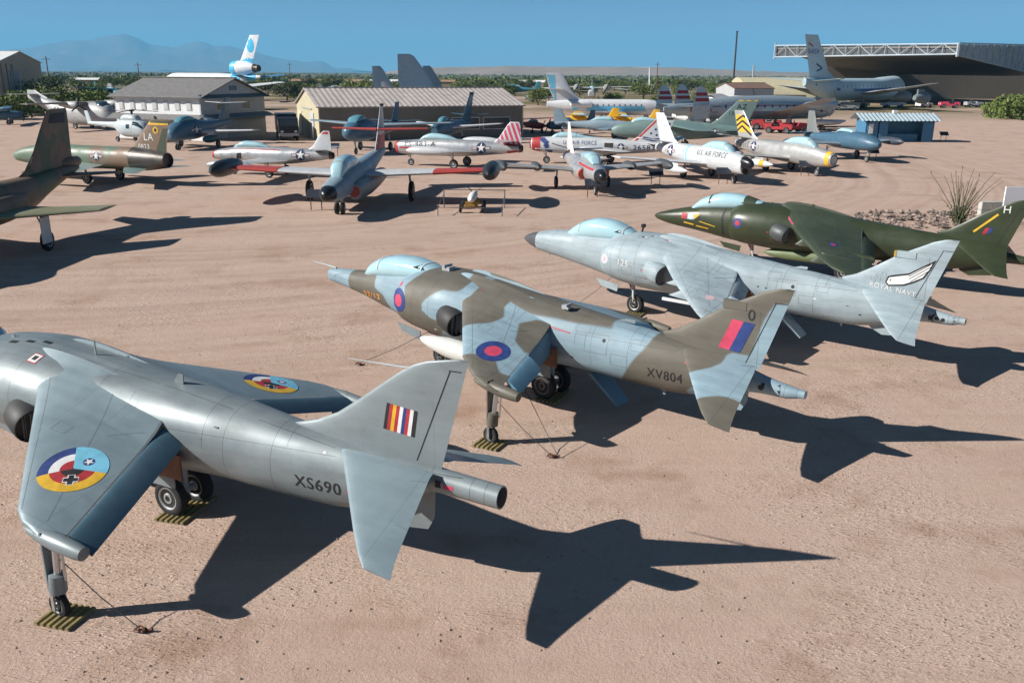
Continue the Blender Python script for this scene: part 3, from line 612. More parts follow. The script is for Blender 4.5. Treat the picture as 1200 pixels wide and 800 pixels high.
SIDE = [[(1.05, 2.3), (1.9, 2.35), (2.35, 2.17), (2.39, 1.9), (2.76, 1.78), (2.94, 1.42), (2.04, 1.3), (1.2, 1.5)],
        [(4.19, 2.9), (5.25, 2.9), (5.93, 2.75), (5.77, 2.4), (5.27, 2.36), (4.93, 2.15), (4.77, 1.97), (4.77, 1.79), (5.03, 1.64), (5.46, 1.58), (5.45, 1.43), (4.8, .9), (4.0, .95), (3.55, 1.3), (3.65, 1.56), (4.04, 1.71), (4.14, 2.06), (4.01, 2.29), (4.22, 2.53)],
        [(6.15, 2.75), (6.05, 1.85), (7.05, 1.85), (7.3, 2.2), (8.3, 2.12), (9.9, 2.06), (9.7, 2.3), (8.3, 2.45), (7.4, 2.60)],
        [(10.95, 2.35), (10.71, 1.85), (10.42, 1.43), (10.1, .95), (10.6, .9), (11.7, .88), (11.66, 1.04), (11.78, 1.17), (12.2, 1.27), (12.42, 1.62), (12.35, 1.8), (12.4, 2.2)]]
PLAN = [[(5.6, .80), (5.7, .1), (7.5, -.1), (7.5, .3), (7.16, .52), (7.13, .77), (7.35, 1.05), (7.26, 1.39), (6.65, 1.83)],
        [(7.79, 1.03), (8.05, .69), (8.4, .6), (8.75, 1.69), (8.53, 1.79), (8.14, 1.61)], [(7.4, 2.72), (7.92, 2.53), (8.32, 2.5), (8.62, 2.77), (9.2, 2.6), (9.5, 3.6), (7.9, 3.6)]]
TAILP = [[(11.3, 0), (12.45, 0), (12.49, .48), (12.29, .69), (12.0, .88), (11.5, .6)], [(12.5, 1.50), (12.94, 1.25), (13.15, 1.22), (13.5, 1.26), (13.7, 2.3), (12.7, 2.3)]]
FINP = [[(10.6, 1.7), (12.36, 1.7), (12.36, 1.80), (12.4, 2.02), (12.82, 2.08), (12.87, 2.05), (13.3, 3.19), (13.7, 3.24), (13.8, 3.7), (11.5, 3.7)]]
for o in list(bpy.data.objects):
    if o.parent != r or o.type != 'MESH': continue
    k = o.name.split('.')[0]
    if k in ('fuselage', 'forward_fuselage', 'ventral_fin'): camo_attr(o, SIDE, lambda c: (-c.x, c.z))
    elif k == 'wing': camo_attr(o, PLAN, lambda c: (-c.x, abs(c.y)))
    elif k == 'tailplane': camo_attr(o, TAILP, lambda c: (-c.x, abs(c.y)))
    elif k == 'fin': camo_attr(o, FINP, lambda c: (-c.x, c.z))
MB().box(L(12.5, 0, 3.02), (.5, .10, .17)).build('fin_fairing', mat('olive_pod', OL), r, True)
MB().tube([L(.3, .02, 2.07), L(-.1, .02, 2.10), L(-.75, .02, 2.13)], [.03, .02, .008], 8).build('pitot_probe', GREYL, r)
for side, bbv in ((PORT, bb), (STBD, bb)):
    decal('roundel', r, bbv, [(*disc2d(.16, .30), 0, 0), (*disc2d(.005, .16), 1, 0)], L(3.86, 0, 1.90), *side, [BLUE, CRIM])
decal('roundel', r, wb, [(*disc2d(.19, .38), 0, 0), (*disc2d(.005, .19), 1, 0)], L(8.01, 2.24, 2), *TOP, [BLUE, CRIM])
decal('fin_flash', r, fb, [(*quad2d([(12.22, 2.09), (12.455, 2.07), (12.72, 2.715), (12.48, 2.73)], 2, 5), 0, 0), (*quad2d([(12.455, 2.07), (12.69, 2.05), (12.96, 2.70), (12.72, 2.715)], 2, 5), 1, 0)], (0, 0, 0), *PORT, [CRIM, BLUE])
words('fin_letter', r, fb, '0', 12.80, 2.76, .23, BLACK)
words('serial_number', r, bb, 'XV804', 10.82, 1.25, .21, BLACK, wscale=.78/(.205*words_w('XV804')), slope=rad(-1))
words('nose_number', r, nb, '52/12', 1.86, 1.60, .14, mat('orange_paint', (.75, .28, .02), .5), wscale=.72/(.14*words_w('52/12')))
decal('stencil', r, bb, [(*disc2d(.002, .04, n=10, rings=1), 0, 0)], L(9.75, 0, 1.85), *PORT, [BLACK])
decal('stencil', r, bb, [(*poly2d([(0, 0), (.14, 0), (.07, -.12)]), 0, 0)], L(3.72, .5, 2.32), *PORT, [CRIM])
decal('stencil', r, bb, [(*quad2d([(0, 0), (.07, 0), (.07, .1), (0, .1)], 1, 1), 0, 0), (*disc2d(.34, .40, n=10, rings=1), 0, 0), (*disc2d(.002, .06, n=10, rings=1), 0, 0)], L(13.25, .1, 1.47), *PORT, [BLACK])
for pts in ([(6.12, .16), (6.17, -.38), (6.35, -.80), (6.71, -.74), (7.65, -.66)], [(7.65, -.70), (8.0, -.68), (8.4, -.66), (8.9, -.62)]):
    decal('walkway_line', r, bb, [(*line2d(pts, .013), 0, 0)], (0, 0, 0), *TOP, [mat('faded_line_red', (.34, .09, .11), .6)])
for sg in (1, -1):
    obj('pylon', *foil([((7.1, sg*1.7, 1.75), (7.9, sg*1.7, 1.7), .1), ((7.0, sg*1.7, 1.45), (7.8, sg*1.7, 1.4), .09)], (0, 1, 0)), cam_skin if False else cflap, r)
    MB().lathe(L(5.25, sg*1.7, 1.32), (-1, 0, -.06), [(0, .01), (.12, .08), (.4, .16), (.9, .235), (1.5, .25), (2.2, .25), (2.9, .14), (3.2, .03)], 20).build('drop_tank', mat('pale_grey_tank', (.52, .53, .50), .5, var=.1), r)
MB().box(L(4.75, .1, 2.70), (.25, .22, .10)).box(L(4.72, .1, 2.77), (.06, .3, .06)).build('cockpit_hinge', GREYL, r, False)
MB().box(L(8.55, .28, 2.36), (.18, .12, .09)).box(L(8.6, .28, 2.42), (.05, .2, .04)).build('refuel_cap', GREYL, r, False)
# ---------------- grey naval jump jet
navy = skin('sea_grey_paint', (0.28, 0.345, 0.375), .6, 0, line=.75, var=.10, streak=.22, grime=.3)
jump_jet('naval_jump_jet', 'pale grey naval jet with dark nose cone and ROYAL NAVY on its fin', (.5858, 30.3365, 140.983), dict(base3, skin=navy, wing=[(.2, 5.25, 8.0, .34), (.6, 5.52, 8.12, .32), (.9, 5.8, 8.21, .305), (1.2, 6.08, 8.3, .29), (1.4, 6.26, 8.36, .27), (2.03, 6.85, 8.55, .22), (2.9, 7.8, 8.82, .16), (3.3, 8.26, 8.92, .11), (3.47, 8.5, 8.96, .06)], hinge=lambda y: 8.1+(y-.54)*.305,
    nose=[(.5, 1.60, 2.23, .32), (.9, 1.54, 2.32, .38), (1.4, 1.47, 2.38, .44), (2.0, 1.38, 2.44, .5), (2.7, 1.26, 2.48, .55), (3.7, 1.08, 2.5, .6), (4.4, 1.0, 2.55, .6)],
    canopy=[(1.75, 2.2, 2.4, .22), (2.1, 2.2, 2.66, .36), (2.5, 2.2, 2.85, .43), (3.0, 2.22, 2.95, .45), (3.5, 2.25, 2.92, .43), (3.95, 2.35, 2.78, .37), (4.25, 2.45, 2.64, .26)], frame_s=2.35, frames=[(2.35, .025), (4.0, .03)], frame_mat=mat('pale_grey_frame', (.4, .46, .5)),
    flaps=[('flap', .72, 1.9, .52, .48, 40, navy), ('aileron', 1.96, 3.1, .44, .40, 12, navy)], noz_mat=navy, boom_end=mat('ochre_end', (.35, .22, .05)),
    blades=[(9.5, 0, 2.23, .06, .4, 'spine_aerial'), (6.6, .1, 2.5, .05, .2, 'vent_scoop'), (1.2, .1, 2.36, .05, .04, 'vane'), (.95, .1, 1.55, -.12, .04, 'vane'), (10.95, .05, .98, -.18, .1, 'blade_aerial'), (9.3, .5, .98, -.1, .1, 'blade_aerial')]))
r, fb, bb, nb, wb, tb, body = HOLD['naval_jump_jet']
obj('radome', *Body([(-.22, 1.90, 1.93, .012), (-.1, 1.82, 2.03, .10), (.15, 1.71, 2.14, .21), (.5, 1.60, 2.23, .318)]).loft(28, .08), mat('dark_grey_radome', (.075, .08, .085), .4), r)
MB().box(L(12.48, 0, 2.98), (.48, .12, .17)).build('fin_fairing', navy, r, True)
MB().box(L(12.2, 0, 2.98), (.06, .115, .15)).build('fin_fairing_cap', mat('ochre_end', (.35, .22, .05)), r, True)
bird = [(12.04, 2.20), (12.10, 2.37), (12.25, 2.42), (12.6, 2.51), (12.95, 2.76), (13.21, 2.93), (13.12, 2.68), (12.98, 2.42), (12.75, 2.27), (12.52, 2.16), (12.12, 2.10)]
cx, cz = sum(p[0] for p in bird)/len(bird), sum(p[1] for p in bird)/len(bird)
inner = [(12.08, 2.20), (12.13, 2.335), (12.27, 2.375), (12.61, 2.465), (12.93, 2.70), (13.13, 2.83), (13.08, 2.68), (12.94, 2.44), (12.73, 2.31), (12.5, 2.20), (12.14, 2.14)]
sh_ = [(*poly2d(bird), 0, 0), (*poly2d(inner), 1, .004)]
for a, b in (((12.62, 2.36), (13.1, 2.74)), ((12.66, 2.29), (13.05, 2.62)), ((12.6, 2.42), (13.09, 2.80))): sh_.append((*line2d([a, b], .014), 0, .008))
sh_.append(([(12.17+.02*cos(k), 2.27+.02*sin(k)) for k in range(6)], [(0, 1, 2, 3, 4, 5)], 0, .008))
decal('winged_emblem', r, fb, sh_, (0, 0, 0), *PORT, [BLACK, WHITE])
words('fin_lettering', r, fb, 'ROYAL NAVY', 11.66, 2.03, .135, WHITE, slope=rad(-6), wscale=1.18/(.135*words_w('ROYAL NAVY')))
words('faded_number', r, fb, '000', 11.7, 2.12, .2, mat('faded_grey', (.27, .31, .34), .6), slope=rad(28))
words('side_number', r, bb, '125', 4.36, 1.76, .2, WHITE, slope=rad(-4), wscale=.36/(.2*words_w('125')))
decal('roundel', r, bb, [(*disc2d(.08, .15), 0, 0), (*disc2d(.005, .08), 1, 0)], L(3.82, 0, 1.87), *PORT, [mat('faded_pale', (.45, .48, .52)), mat('faded_pink', (.5, .36, .38))])
decal('stencil', r, bb, [(*disc2d(.002, .05, n=10, rings=1), 0, 0)], L(9.75, 0, 1.8), *PORT, [BLACK])
decal('stencil', r, bb, [(*disc2d(.002, .05, n=10, rings=1), 0, 0), (*quad2d([(-.35, -.05), (-.25, -.05), (-.25, .07), (-.35, .07)], 1, 1), 0, 0), (*quad2d([(-.2, -.02), (-.1, -.02), (-.1, .05), (-.2, .05)], 1, 1), 0, 0), (*disc2d(.24, .29, n=10, rings=1), 0, 0)], L(13.6, .1, 1.45), *PORT, [BLACK])
for s_, y_ in ((5.35, .25), (5.6, .45), (4.8, .5), (5.05, .35), (6.2, .5)):
    decal('stencil', r, bb, [(*quad2d([(0, 0), (.09, 0), (.09, .06), (0, .06)], 1, 1), 0, 0), (*quad2d([(.12, 0), (.18, .0), (.18, .05), (.12, .05)], 1, 1), 1, 0)], L(s_, y_, 3), *TOP, [CRIM if y_ == .45 else BLACK, WHITE])
decal('access_panel', r, bb, [(*quad2d([(0, 0), (.3, 0), (.3, .17), (0, .17)], 2, 2), 0, 0)], L(5.75, .25, 3), *TOP, [BLACK])
MB().tube([L(4.45, -.1, 2.6), L(4.5, -.1, 2.82)], .03, 6).box(L(4.5, -.1, 2.85), (.1, .12, .1)).build('seat_head', DARK, r, False)
decal('wing_marking', r, wb, [(*disc2d(.005, .13), 0, 0)], L(8.2, 2.45, 3), *TOP, [mat('faded_pink', (.5, .36, .38))])
for sg in (1, -1):
    for y_ in (1.5, 2.2):
        obj('pylon', *foil([((6.9+(y_-1.5)*.7, sg*y_, 1.84-.21*(y_-1.5)), (8.1+(y_-1.5)*.5, sg*y_, 1.72-.21*(y_-1.5)), .1), ((6.3+(y_-1.5)*.7, sg*y_, 1.56-.21*(y_-1.5)), (7.9+(y_-1.5)*.5, sg*y_, 1.42-.21*(y_-1.5)), .1)], (0, 1, 0)), navy, r)
    MB().box(L(7.4, sg*2.2, 1.27), (1.6, .07, .08)).build('missile_rail', mat('rail_white', (.55, .57, .58)), r, False)
# ---------------- dark green jump jet, the larger-winged kind
dg = skin('dark_green_paint', (0.032, 0.043, 0.020), .42, 0, grime=.08, line=.5, var=.10, streak=.12)
dgw = skin('dark_green_wing', (0.036, 0.050, 0.031), .5, 0, grime=.08, line=.45)
dgl = skin('pale_green_belly', (0.12, 0.16, 0.075), .5, 0, line=.3)
jump_jet('green_jump_jet', 'dark green jet with yellow bars on nose, white H on its fin', (6.0, 36.9, 146.0), dict(base3, skin=dg, wing_skin=dgw,
    nose=[(0, 1.72, 1.76, .015), (.1, 1.64, 1.84, .1), (.5, 1.52, 1.98, .25), (1.1, 1.42, 2.13, .38), (1.7, 1.35, 2.26, .47), (2.4, 1.25, 2.38, .54), (3.2, 1.12, 2.46, .6), (4.2, 1.0, 2.55, .62)],
    body=[(3.6, 1.16, 2.5, .93, 2.4), (3.75, 1.1, 2.57, 1.0, 2.4), (4.0, 1.04, 2.63, 1.06, 2.4)] + GRB[3:],
    canopy=[(1.7, 2.1, 2.28, .2), (2.1, 2.2, 2.62, .38), (2.6, 2.22, 2.83, .46), (3.1, 2.25, 2.93, .48), (3.6, 2.28, 2.92, .46), (4.1, 2.35, 2.82, .40), (4.6, 2.42, 2.68, .3)], frame_s=2.55, frames=[(2.55, .035), (4.15, .22)], frame_mat=mat('green_frame', (.04, .055, .03)),
    wing=[(.2, 5.35, 8.35, .36), (.5, 5.6, 8.5, .35), (.9, 5.88, 8.6, .335), (1.3, 6.15, 8.7, .32), (2.15, 6.74, 8.92, .27), (3.73, 8.02, 9.34, .17), (4.1, 8.45, 9.42, .12), (4.28, 8.85, 9.45, .06)],
    wz=zline(3.0, .20), hinge=lambda y: 8.5+(y-.5)*.26, flaps=[('flap', .8, 2.5, .55, .5, 30, dgw), ('aileron', 2.6, 4.0, .36, .3, 10, dgw)], out_y=2.6, out_s=8.7, out_z=1.5, out_top=8.9, brake_mat=dgl, seam=mat('seam_dark', (.018, .022, .013), .6), noz_mat=mat('pale_nozzle', (.075, .085, .085), .5, .3), cuff=dgl, boom_end=dg,
    blades=[(6.4, 0, 2.55, .2, .16, 'blade_aerial'), (4.9, .15, 2.62, .1, .12, 'vent_scoop')]))
r, fb, bb, nb, wb, tb, body = HOLD['green_jump_jet']
words('fin_letter', r, fb, 'H', 12.86, 3.0, .24, WHITE)
decal('fin_stripe', r, fb, [(*line2d([(12.05, 2.28), (12.72, 2.94)], .07), 0, 0)], (0, 0, 0), *PORT, [YEL])
decal('fin_flash', r, fb, [(*quad2d([(12.3, 2.22), (12.43, 2.24), (12.53, 2.46), (12.4, 2.44)], 1, 2), 0, 0), (*quad2d([(12.43, 2.24), (12.56, 2.26), (12.66, 2.48), (12.53, 2.46)], 1, 2), 1, 0)], (0, 0, 0), *PORT, [RED, BLUE])
decal('roundel', r, bb, [(*disc2d(.1, .19), 0, 0), (*disc2d(.005, .1), 1, 0)], L(3.98, 0, 1.93), *PORT, [BLUE, RED])
decal('roundel', r, wb, [(*disc2d(.08, .16), 0, 0), (*disc2d(.005, .08), 1, 0)], L(8.0, 2.45, 3), *TOP, [BLUE, RED])
decal('nose_emblem', r, nb, [(*quad2d([(0, 0), (.28, 0), (.28, .22), (0, .22)], 3, 2), 0, 0), (*quad2d([(.28, 0), (.56, 0), (.56, .22), (.28, .22)], 3, 2), 1, 0), (*quad2d([(.56, 0), (.84, .0), (.84, .22), (.56, .22)], 3, 2), 2, 0), (*poly2d([(.56, 0), (.84, 0), (.84, .22)]), 3, .003), ([(.42+.1*cos(k*pi/6), .11+.1*sin(k*pi/6)) for k in range(12)], [tuple(range(12))], 4, .003)], L(1.38, .4, 1.80), *PORT, [RED, SKYB, YEL, BLACK, WHITE])
decal('yellow_bar', r, nb, [(*line2d([(1.5, 1.66), (1.95, 1.60)], .05), 0, 0), (*line2d([(2.05, 1.57), (2.6, 1.5)], .05), 0, 0), (*line2d([(2.2, 1.76), (2.9, 1.62)], .03), 0, 0)], (0, 0, 0), *PORT, [YEL])
decal('black_band', r, nb, [(*line2d([(3.25, 2.42), (3.18, 2.0), (3.25, 1.3)], .09), 0, 0)], (0, 0, 0), *PORT, [BLACK])
decal('red_edge', r, wb, [(*line2d([(5.72, -.62), (6.2, -1.3)], .03), 0, 0)], (0, 0, 0), *TOP, [CRIM])
for sg in (1, -1):
    MB().lathe(L(4.9, sg*.42, .82), (-1, 0, 0), [(0, .02), (.25, .13), (.8, .2), (2.2, .22), (3.0, .16), (3.4, .04)], 16).build('gun_pod', dgl, r)
    for y_ in (1.9, 3.3): obj('pylon', *foil([((6.9+(y_-1.9)*.7, sg*y_, 1.86-.19*(y_-1.9)), (8.2+(y_-1.9)*.5, sg*y_, 1.72-.19*(y_-1.9)), .1), ((6.5+(y_-1.9)*.7, sg*y_, 1.52-.19*(y_-1.9)), (8.0+(y_-1.9)*.5, sg*y_, 1.40-.19*(y_-1.9)), .1)], (0, 1, 0)), dgw, r)
# ---- mats under the wheels and tie-down cables
def wheel_mat(label, x, y, rz, lx=.85, ly=.75):
    t_ = thing('wheel_mat', label, 'ground mat', (x, y, .012), rz, 'slatted mats under the wheels')
    for k in range(6):
        MB().prism([(-lx/2, ly*(k/6-.5)+.012, 0), (-lx/2, ly*((k+1)/6-.5)-.012, 0), (-lx/2, ly*((k+1)/6-.5)-.03, .035), (-lx/2, ly*(k/6-.5)+.03, .035)], (0, 0, 0), (lx, 0, 0)).build('plank', WOOD, t_, False)
def wp(pose, s, y, z=0):
    a = rad(pose[2]); return Vector((pose[0]-s*cos(a)-y*sin(a), pose[1]-s*sin(a)+y*cos(a), z))
PK = (-11.7725+sh*cos(t), 17.1064+sh*sin(t), 153.142); P2 = (-5.2754, 24.8534, 141.437); P3 = (.5858, 30.3365, 140.983); P4 = (6.0, 36.9, 146.0)
for ps, s_, y_, lb in ((PK, 8.80, 3.2, 'slatted olive mat under the silver jet\'s near wing-tip wheel'), (PK, 7.85, .05, 'slatted olive mat under the silver jet\'s main wheels'), (P2, 8.72, 3.2, 'slatted olive mat under the camouflaged jet\'s near wing-tip wheel'),
                       (P2, 8.05, 0, 'slatted mat in shadow under the camouflaged jet\'s main wheels'), (P3, 4.45, 0, 'slatted mat under the grey naval jet\'s nose wheel'), (PK, 4.4, 0, 'slatted mat under the silver jet\'s nose wheel')):
    p = wp(ps, s_, y_); wheel_mat(lb, p.x, p.y, ps[2]+90+12, 1.05 if y_ < 1 else .55, .62)
def tie_down(label, a, anchor, b=None):
    t_ = thing('tie_down_cable', label, 'cable', (anchor.x, anchor.y, 0), 0, 'tie-down cables pegged to the dirt')
    loc = a-Vector((anchor.x, anchor.y, 0)); mid = loc*.5 - Vector((0, 0, .05*loc.length*.3))
    MB().tube([loc, mid, Vector((0, 0, .05))], .008, 5).build('wire', CABLE, t_)
    if b is not None: MB().tube([b-Vector((anchor.x, anchor.y, 0)), Vector((.12, 0, .06))], .008, 5).build('wire', CABLE, t_)
    h = MB(); pts = [Vector((.06*cos(k*pi/5)-.03, .05*sin(k*pi/5), .05+.02*sin(k))) for k in range(11)]; h.tube(pts, .014, 5)
    h.tube([(.02, 0, .03), (.10, .01, .02), (.17, 0, .05)], .02, 6).build('shackle', RUST, t_)
    MB().lathe((0.05, 0, -.05), (0, 0, 1), [(0, .03), (.09, .03), (.10, .045), (.12, .02)], 8).build('anchor_stake', RUST, t_)
q = G(165, 740); tie_down('thin cable from the silver jet\'s wing-tip leg to a rusty shackle', wp(PK, 8.85, 3.18, .95), q)
q = G(646, 536); tie_down('thin cable from the camouflaged jet\'s wing-tip leg to a stake', wp(P2, 8.8, 3.1, 1.0), q, wp(P2, 8.9, 2.4, 1.25))
q = G(678, 357); tie_down('thin cable from the grey naval jet\'s nose to the dirt', wp(P3, 3.6, .1, 1.15), q)
q = G(420, 428); tie_down('thin cable from the camouflaged jet\'s nose leg to the dirt', wp(P2, 4.2, .1, 1.0), q)
# ============================================================ aircraft standing behind
def place(u, v, hd, s=0.0, y=0.0, sc=1.0):
    p = G(u, v); a = rad(hd); return (p.x+sc*(s*cos(a)+y*sin(a)), p.y+sc*(s*sin(a)-y*cos(a)), 0)
BARE = skin('bare_metal', (.44, .45, .455), .34, .5, line=.4, px=1.1); SILV2 = skin('dull_metal', (.42, .42, .41), .40, .4, line=.4, px=1.1); LWHITE = skin('grey_white_paint', (.47, .49, .50), .45, 0, line=.3, px=1.2)
GREYB = skin('blue_grey_paint', (.20, .27, .32), .5, 0, line=.3, px=1.1); NAVY = skin('sea_blue_paint', (.05, .115, .175), .42, 0, line=.3); SEA = skin('brown_green_camouflage', (.075, .088, .042), .55, 0, line=.3, col2=(.165, .105, .062), camo_scale=.42, thr=.44)
SEA2 = skin('pale_green_brown_camouflage', (.115, .165, .115), .5, 0, line=.3, col2=(.17, .115, .075), camo_scale=.22, thr=.60)
GRN = skin('green_grey_paint', (.13, .20, .19), .5, 0, line=.3); BURN = skin('scorched_metal', (.10, .09, .082), .38, .7, line=.7, px=.35)
PG = mat('pale_grey_plain', (.55, .57, .58), .45)
def jet(name, label, loc, hd, sc=1.0, cat='jet', skin_=BARE, fus=None, n=24, wing=None, wm=None, tail=None, tm=None, fin=None, fm=None, canopy=None, cframe=None, gear=(), group='jets parked in the middle distance', tips=None, tipm=None, drops=None, glass=GLASS, intake=None, exhaust=None, twin_fin=None, leg_m=GREYL):
    r = thing(name, label, cat, loc, hd, group, sc); P = {'root': r}
    b = Body(fus); P['body'] = b; P['fus'] = obj('fuselage', *b.loft(n, .35), skin_, r)
    for key, nm, st, m in (('wing', 'wing', wing, wm or skin_), ('tail', 'tailplane', tail, tm or skin_)):
        if st:
            P[key] = []
            for sg in (1, -1):
                q = [((le, sg*y, z), (te, sg*y, z2 if z2 is not None else z), th) for y, le, te, z, z2, th in st]; P[key].append(obj(nm, *foil(q, (0, 0, 1), 3), m, r, ang=50))
    if fin:
        for y in (twin_fin or [0]):
            P.setdefault('fins', []).append(obj('fin', *foil([((le, y, z), (te, y, z), th) for z, le, te, th in fin], (0, 1, 0), 3), fm or skin_, r, ang=50))
        P['fin'] = P['fins'][0]
    if canopy:
        cb = Body(canopy); P['canopy'] = obj('canopy', *cb.loft(20, .2), glass, r); P['cb'] = cb
        for s_ in (cframe or []):
            k = 14; obj('canopy_frame', [cb.pt(s_+d, pi*i/k, .012) for d in (-.04, .04) for i in range(k+1)], [(i, i+1, k+2+i, k+1+i) for i in range(k)], GREYL, P['canopy'])
    for g in gear:
        s_, y_, rr, zt = g[:4]; wd = g[4] if len(g) > 4 else rr*.45; st = g[5] if len(g) > 5 else 0
        MB().tube([L(s_-.1, y_*.97, zt), L(s_, y_, rr)], [.07, .055], 8).tube([L(s_-.45, y_*.97, zt), L(s_-.02, y_, rr*1.6)], .03, 6).tube([L(s_, y_-wd*.5, rr), L(s_, y_+wd*.5, rr)], .05, 6).build('gear_leg', leg_m, r)
        wheel(r, s_, y_, rr, wd, n=14, steer=st)
        if g[-1] == 'door': MB().box(L(s_-.15, y_+math.copysign(.16, y_+.01), (zt+rr)*.55), (.5, .025, (zt-rr)*.7)).build('gear_door', wm or skin_, r, False)
    for (s_, y_, z_, len_, rr) in (tips or []):
        for sg in (1, -1): P.setdefault('tips', []).append(MB().lathe(L(s_, sg*y_, z_), (-1, 0, 0), [(len_*f, max(.008, rr*q)) for f, q in ((0, 0), (.02, .22), (.07, .52), (.16, .82), (.3, .98), (.5, 1), (.68, .93), (.84, .66), (.94, .34), (1, .04))], 16).build('tip_tank', tipm or skin_, r))
    for (s_, y_, z_, len_, rr, zt) in (drops or []):
        for sg in (1, -1):
            MB().lathe(L(s_, sg*y_, z_), (-1, 0, 0), [(len_*f, max(.008, rr*q)) for f, q in ((0, 0), (.02, .2), (.08, .5), (.2, .86), (.36, 1), (.55, .98), (.75, .75), (.9, .36), (1, .05))], 16).build('drop_tank', tipm or skin_, r)
            obj('pylon', *foil([((s_+len_*.3, sg*y_, zt), (s_+len_*.65, sg*y_, zt), .1), ((s_+len_*.28, sg*y_, z_+rr*.9), (s_+len_*.6, sg*y_, z_+rr*.9), .09)], (0, 1, 0)), wm or skin_, r)
    if intake: MB().lathe(L(intake[0]+.02, 0, intake[1]), (-1, 0, 0), [(0, intake[2]), (-.06, intake[2]*1.04), (-.05, intake[2]*.9), (.25, intake[2]*.85), (.26, .01)], 20).build('intake', [intake[3] if len(intake) > 3 else DARK][0], r)
    if exhaust:
        s_, z_, rr, ln, m_ = exhaust[:5]; tp = exhaust[5] if len(exhaust) > 5 else .82; MB().lathe(L(s_, 0, z_), (-1, 0, 0), [(0, rr), (ln*.45, rr*lerp(1, tp, .3)), (ln, rr*tp), (ln+.01, rr*tp*.9), (ln-.25, rr*tp*.85), (ln-.26, .01)], 20).build('exhaust_nozzle', m_, r)
    return P
def arc_disc(P, name, s0, s1, m, off=.01, n=24, parent=None, a0=0, a1=2*pi):
    """a painted band or cap round the body from s0 to s1"""
    b = P['body']; k = 5; V = [b.pt(lerp(s0, s1, j/k), a0+(a1-a0)*i/n, off) for j in range(k+1) for i in range(n+1)]
    return obj(name, V, [(j*(n+1)+i, j*(n+1)+i+1, (j+1)*(n+1)+i+1, (j+1)*(n+1)+i) for j in range(k) for i in range(n)], m, parent or P['root'])
def fin_patch(P, name, shapes, mats, side=PORT, off=.012): return decal(name, P['root'], bvh_of(P['fin']), shapes, (0, 0, 0), *side, mats, off, maxe=.25)
def body_text(P, name, t, s, z, h, m, side=PORT, w_=None):
    words(name, P['root'], bvh_of(P['fus']), t, s, z, h, m, side, off=.015, wscale=(w_/(h*words_w(t)) if w_ else 1), maxe=.2)
def body_star(P, s, z, rr, side=PORT): star_and_bar('star_insignia', P['root'], bvh_of(P['fus']), L(s, 0, z), *side, rr, .015)
# ---- red and grey interceptor, nose to the camera
P = jet('red_trimmed_interceptor', 'blue grey jet facing the camera with red outer wings and black tip tanks', place(423, 235.5, -93, 8.2), -93, 1.0, skin_=GREYB,
    fus=[(0.75, .98, 1.82, .46), (2, .85, 2.0, .62), (4, .85, 2.25, .7), (6, .95, 2.4, .7), (9, 1.2, 2.5, .62), (12, 1.7, 2.6, .45), (15.6, 2.15, 2.65, .16)],
    wing=[(.4, 6.3, 9.9, 1.72, None, .34), (4.4, 6.8, 9.5, 1.85, None, .26), (7.7, 7.2, 9.25, 1.97, None, .18)], wm=LWHITE, tips=[(5.3, 7.95, 1.97, 5.2, .50)], tipm=mat('black_tank', (.018, .02, .022), .4),
    tail=[(.1, 13.9, 15.6, 3.85, None, .16), (3.2, 14.5, 15.4, 3.9, None, .09)], tm=mat('dull_red', (.36, .05, .04), .5), fin=[(2.3, 12.6, 16.2, .22), (3.3, 13.6, 16.2, .18), (4.6, 14.6, 16.1, .12), (5.35, 15.1, 16.0, .06)], fm=LWHITE,
    canopy=[(2.6, 1.9, 2.1, .25), (3.0, 2.0, 2.75, .42), (3.8, 2.1, 3.0, .48), (5.0, 2.15, 3.05, .48), (6.2, 2.2, 2.85, .42), (7.2, 2.3, 2.5, .2)], cframe=[3.2, 4.4, 5.4], gear=[(8.2, 3.1, .62, 1.7, .25), (8.2, -3.1, .62, 1.7, .25), (3.0, .16, .33, 1.0, .2), (3.0, -.16, .33, 1.0, .2)])
r = P['root']
obj('radome', *Body([(0, 1.33, 1.41, .03), (.12, 1.15, 1.6, .22), (.4, 1.02, 1.75, .37), (.78, .97, 1.83, .465)]).loft(24, .1), mat('black_radome', (.012, .013, .015), .3), r)
for sg in (1, -1):
    obj('wing_panel', *foil([((6.79, sg*4.6, 1.86), (9.51, sg*4.6, 1.86), .29), ((7.17, sg*7.6, 1.97), (9.28, sg*7.6, 1.97), .22)], (0, 0, 1), 3), mat('dull_red', (.36, .05, .04), .5), P['wing'][0 if sg > 0 else 1])
    obj('engine_nacelle', *[(lambda v, f: ([Vector((q.x, q.y+sg*.72, q.z)) for q in v], f))(*Body([(3.6, .75, 1.55, .36), (4.2, .62, 1.7, .46), (6, .6, 1.72, .5), (9, .75, 1.75, .46), (11.3, .95, 1.7, .36)]).loft(20, .4))][0], mat('grey_nacelle', (.22, .25, .27), .45, .2), r)
    MB().lathe(L(3.58, sg*.72, 1.15), (-1, 0, 0), [(0, .3), (.01, .01)], 16).build('intake', mat('dull_red', (.36, .05, .04), .5) if sg > 0 else DARK, r)
decal('fin_stripe', r, bvh_of(P['fin']), [(*quad2d([(13, 2.3), (16.3, 2.3), (16.3, 3.5), (13, 3.5)], 6, 4), 0, 0)], (0, 0, 0), *PORT, [mat('dull_red', (.36, .05, .04))], .012, .3)
decal('fin_stripe', r, bvh_of(P['fin']), [(*quad2d([(12, 2.3), (16.3, 2.3), (16.3, 3.5), (12, 3.5)], 6, 4), 0, 0)], (-28, 0, 0), *STBD, [mat('dull_red', (.36, .05, .04))], .012, .3)
MB().lathe(L(15.55, 0, 5.36), (-1, 0, 0), [(-.5, .02), (-.2, .1), (.3, .1), (.55, .03)], 10).build('fin_cap', BLACK, r)
